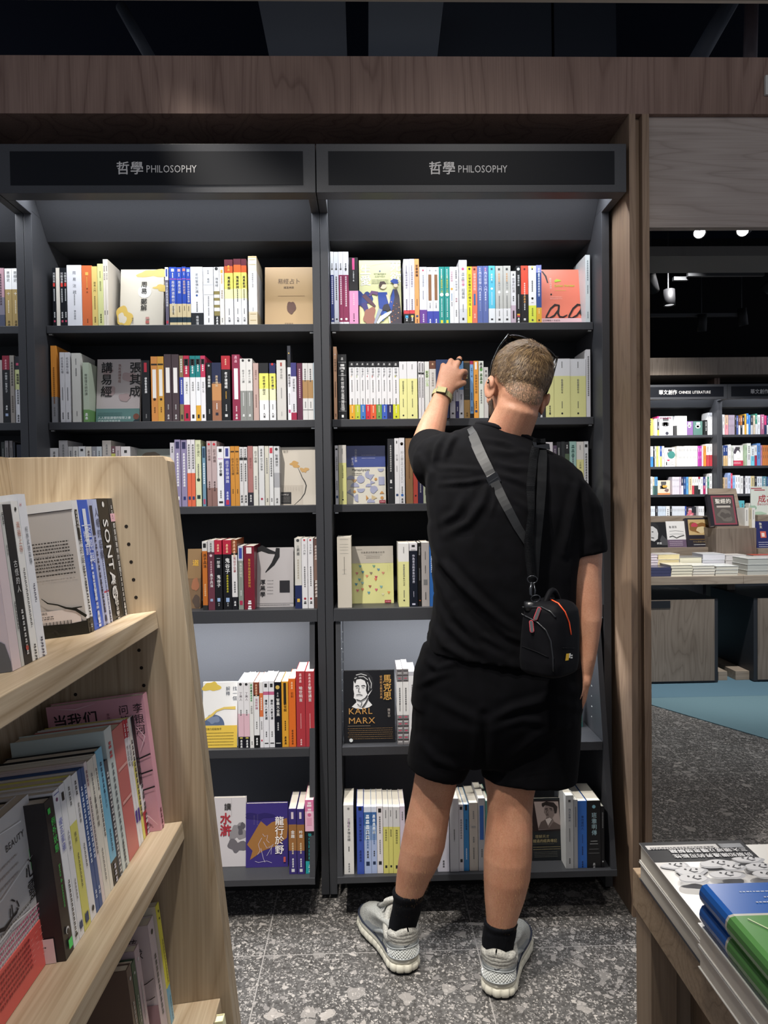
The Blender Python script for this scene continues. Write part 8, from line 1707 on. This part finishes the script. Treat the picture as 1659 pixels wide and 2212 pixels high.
# ------------------------------------------------------------------ ceiling fittings over the far aisle
b = MB(); p, q = onY(1403, 545, 5.2), onY(1700, 528, 5.2); b.box(1.2, 6, 5.2, 5.6, onY(1500, 553, 5.2).z, onY(1500, 532, 5.2).z, M('4a4744', .7)); struct('trim_6', b)
def track(u0, u1, v, y, lab):
    p, q = onY(u0, v, y), onY(u1, v, y); b = MB(); b.box(p.x, q.x, y, y+.035, p.z, p.z+.03, M('232426', .5, .3)); o = b.build('ceiling_track', org=((p.x+q.x)/2, y, p.z)); return tag(o, lab, 'lighting track')
track(1487, 1652, 596, 6.0, 'grey lighting track under the black ceiling of the far aisle')
track(1456, 1487, 605, 6.05, 'short grey track piece beside the long far lighting track')
track(1406, 1600, 684, 6.9, 'thin dim lighting track low over the far bookcases')
def spotlamp(u, v, y, tgt, lab, r=.034, lit=22, ln=.13):
    c = onY(u, v, y); tgt = (c.x, c.y-.15, 0) if tgt[2] == 0 else tgt; d = (Vector(tgt)-c).normalized(); root = empty('track_spotlight', c, lab, 'spotlight')
    X = d.to_track_quat('Z', 'Y').to_matrix()
    def ringp(rr, t, n=24): return [c+d*t+X @ Vector((rr*math.cos(2*PI*k/n), rr*math.sin(2*PI*k/n), 0)) for k in range(n)]
    b = MB(); b.loft([ringp(r*1.15, -ln), ringp(r*1.2, -ln*.5), ringp(r*1.2, .004), ringp(r*1.02, .004), ringp(r*1.0, -.006)], M('0c0c0e', .6, .2)); b.build('housing', root)
    b = MB(); b.add(ringp(r, -.004), [tuple(range(24))], M('fdfdff', .3, emit=lit)); b.build('lens', root)
    b = MB(); b.tube([c-d*ln*.6, c-d*ln*.6+Vector((0, .02, .05)), Vector((c.x-d.x*ln*.6, c.y-d.y*ln*.6+.02, c.z+.2 if lit > 1 else 4.299))], .006, M('1a1b1d', .4), 8); b.build('bracket', root)
    return root
b = MB(); b.box(1.4, 5.5, 4.45, 4.95, 3.22, 3.26, M('0d0d10', .8)); struct('trim_7', b)
spotlamp(1511, 503, 4.5, (1.5, 2.4, 1.2), 'bright round spotlight just under the pale panel, nearer the post', lit=30)
spotlamp(1604, 498, 4.5, (.9, 2.6, 2.0), 'bright spotlight tilted sideways under the pale panel, nearer the frame edge', lit=30)
spotlamp(1446, 659, 6.0, (2.0, 5.98, .0), 'dim round downlight against the black ceiling beside the post', r=.040, lit=.5)
for u, v, y, t, lab in ((1413, 628, 6.0, (3.2, 7, 2.0), 'dim tilted spotlight tube beside the post below the grey soffit'), (1650, 628, 6.0, (2.4, 7, 1.9), 'dim tilted spotlight tube at the frame edge below the track'), (1516, 715, 6.9, (3.35, 7.2, 1), 'dim hanging spotlight tube over the left far sign'), (1606, 702, 6.9, (4.0, 7.0, 1), 'dim hanging spotlight tube over the right far sign')):
    spotlamp(u, v, y, t, lab, r=.036, lit=0, ln=.16)
# ------------------------------------------------------------------ labels of the shelved books
finish_glyphs()
ORD = ['first', 'second', 'third', 'fourth', 'fifth', 'sixth', 'seventh', 'eighth', 'ninth', 'tenth', 'eleventh', 'twelfth']
_seen = {}
for o, look, (sh, bc) in BOOKS:
    o['category'] = 'book'; l = '%s, %s of the %s' % (look, sh, bc)
    if sh in ('pile', 'display'): l = '%s, %s' % (look, bc) if bc == 'far table' else look
    if len(l.split()) > 16: l = '%s, %s, %s' % (look, sh, bc)
    if len(l.split()) > 16: l = '%s, %s' % (look, sh)
    o['label'] = l; o['group'] = 'books on the %s of the %s' % (sh, bc)
    _seen.setdefault(l, []).append(o)
for o in bpy.data.objects:
    if o.get('label') and len(o['label'].split()) > 16: print('LONG', o['label'])
for l, os_ in _seen.items():
    if len(os_) > 1: print('DUP', l, len(os_))
for o in bpy.data.objects:
    if o.get('_rot'): del o['_rot']
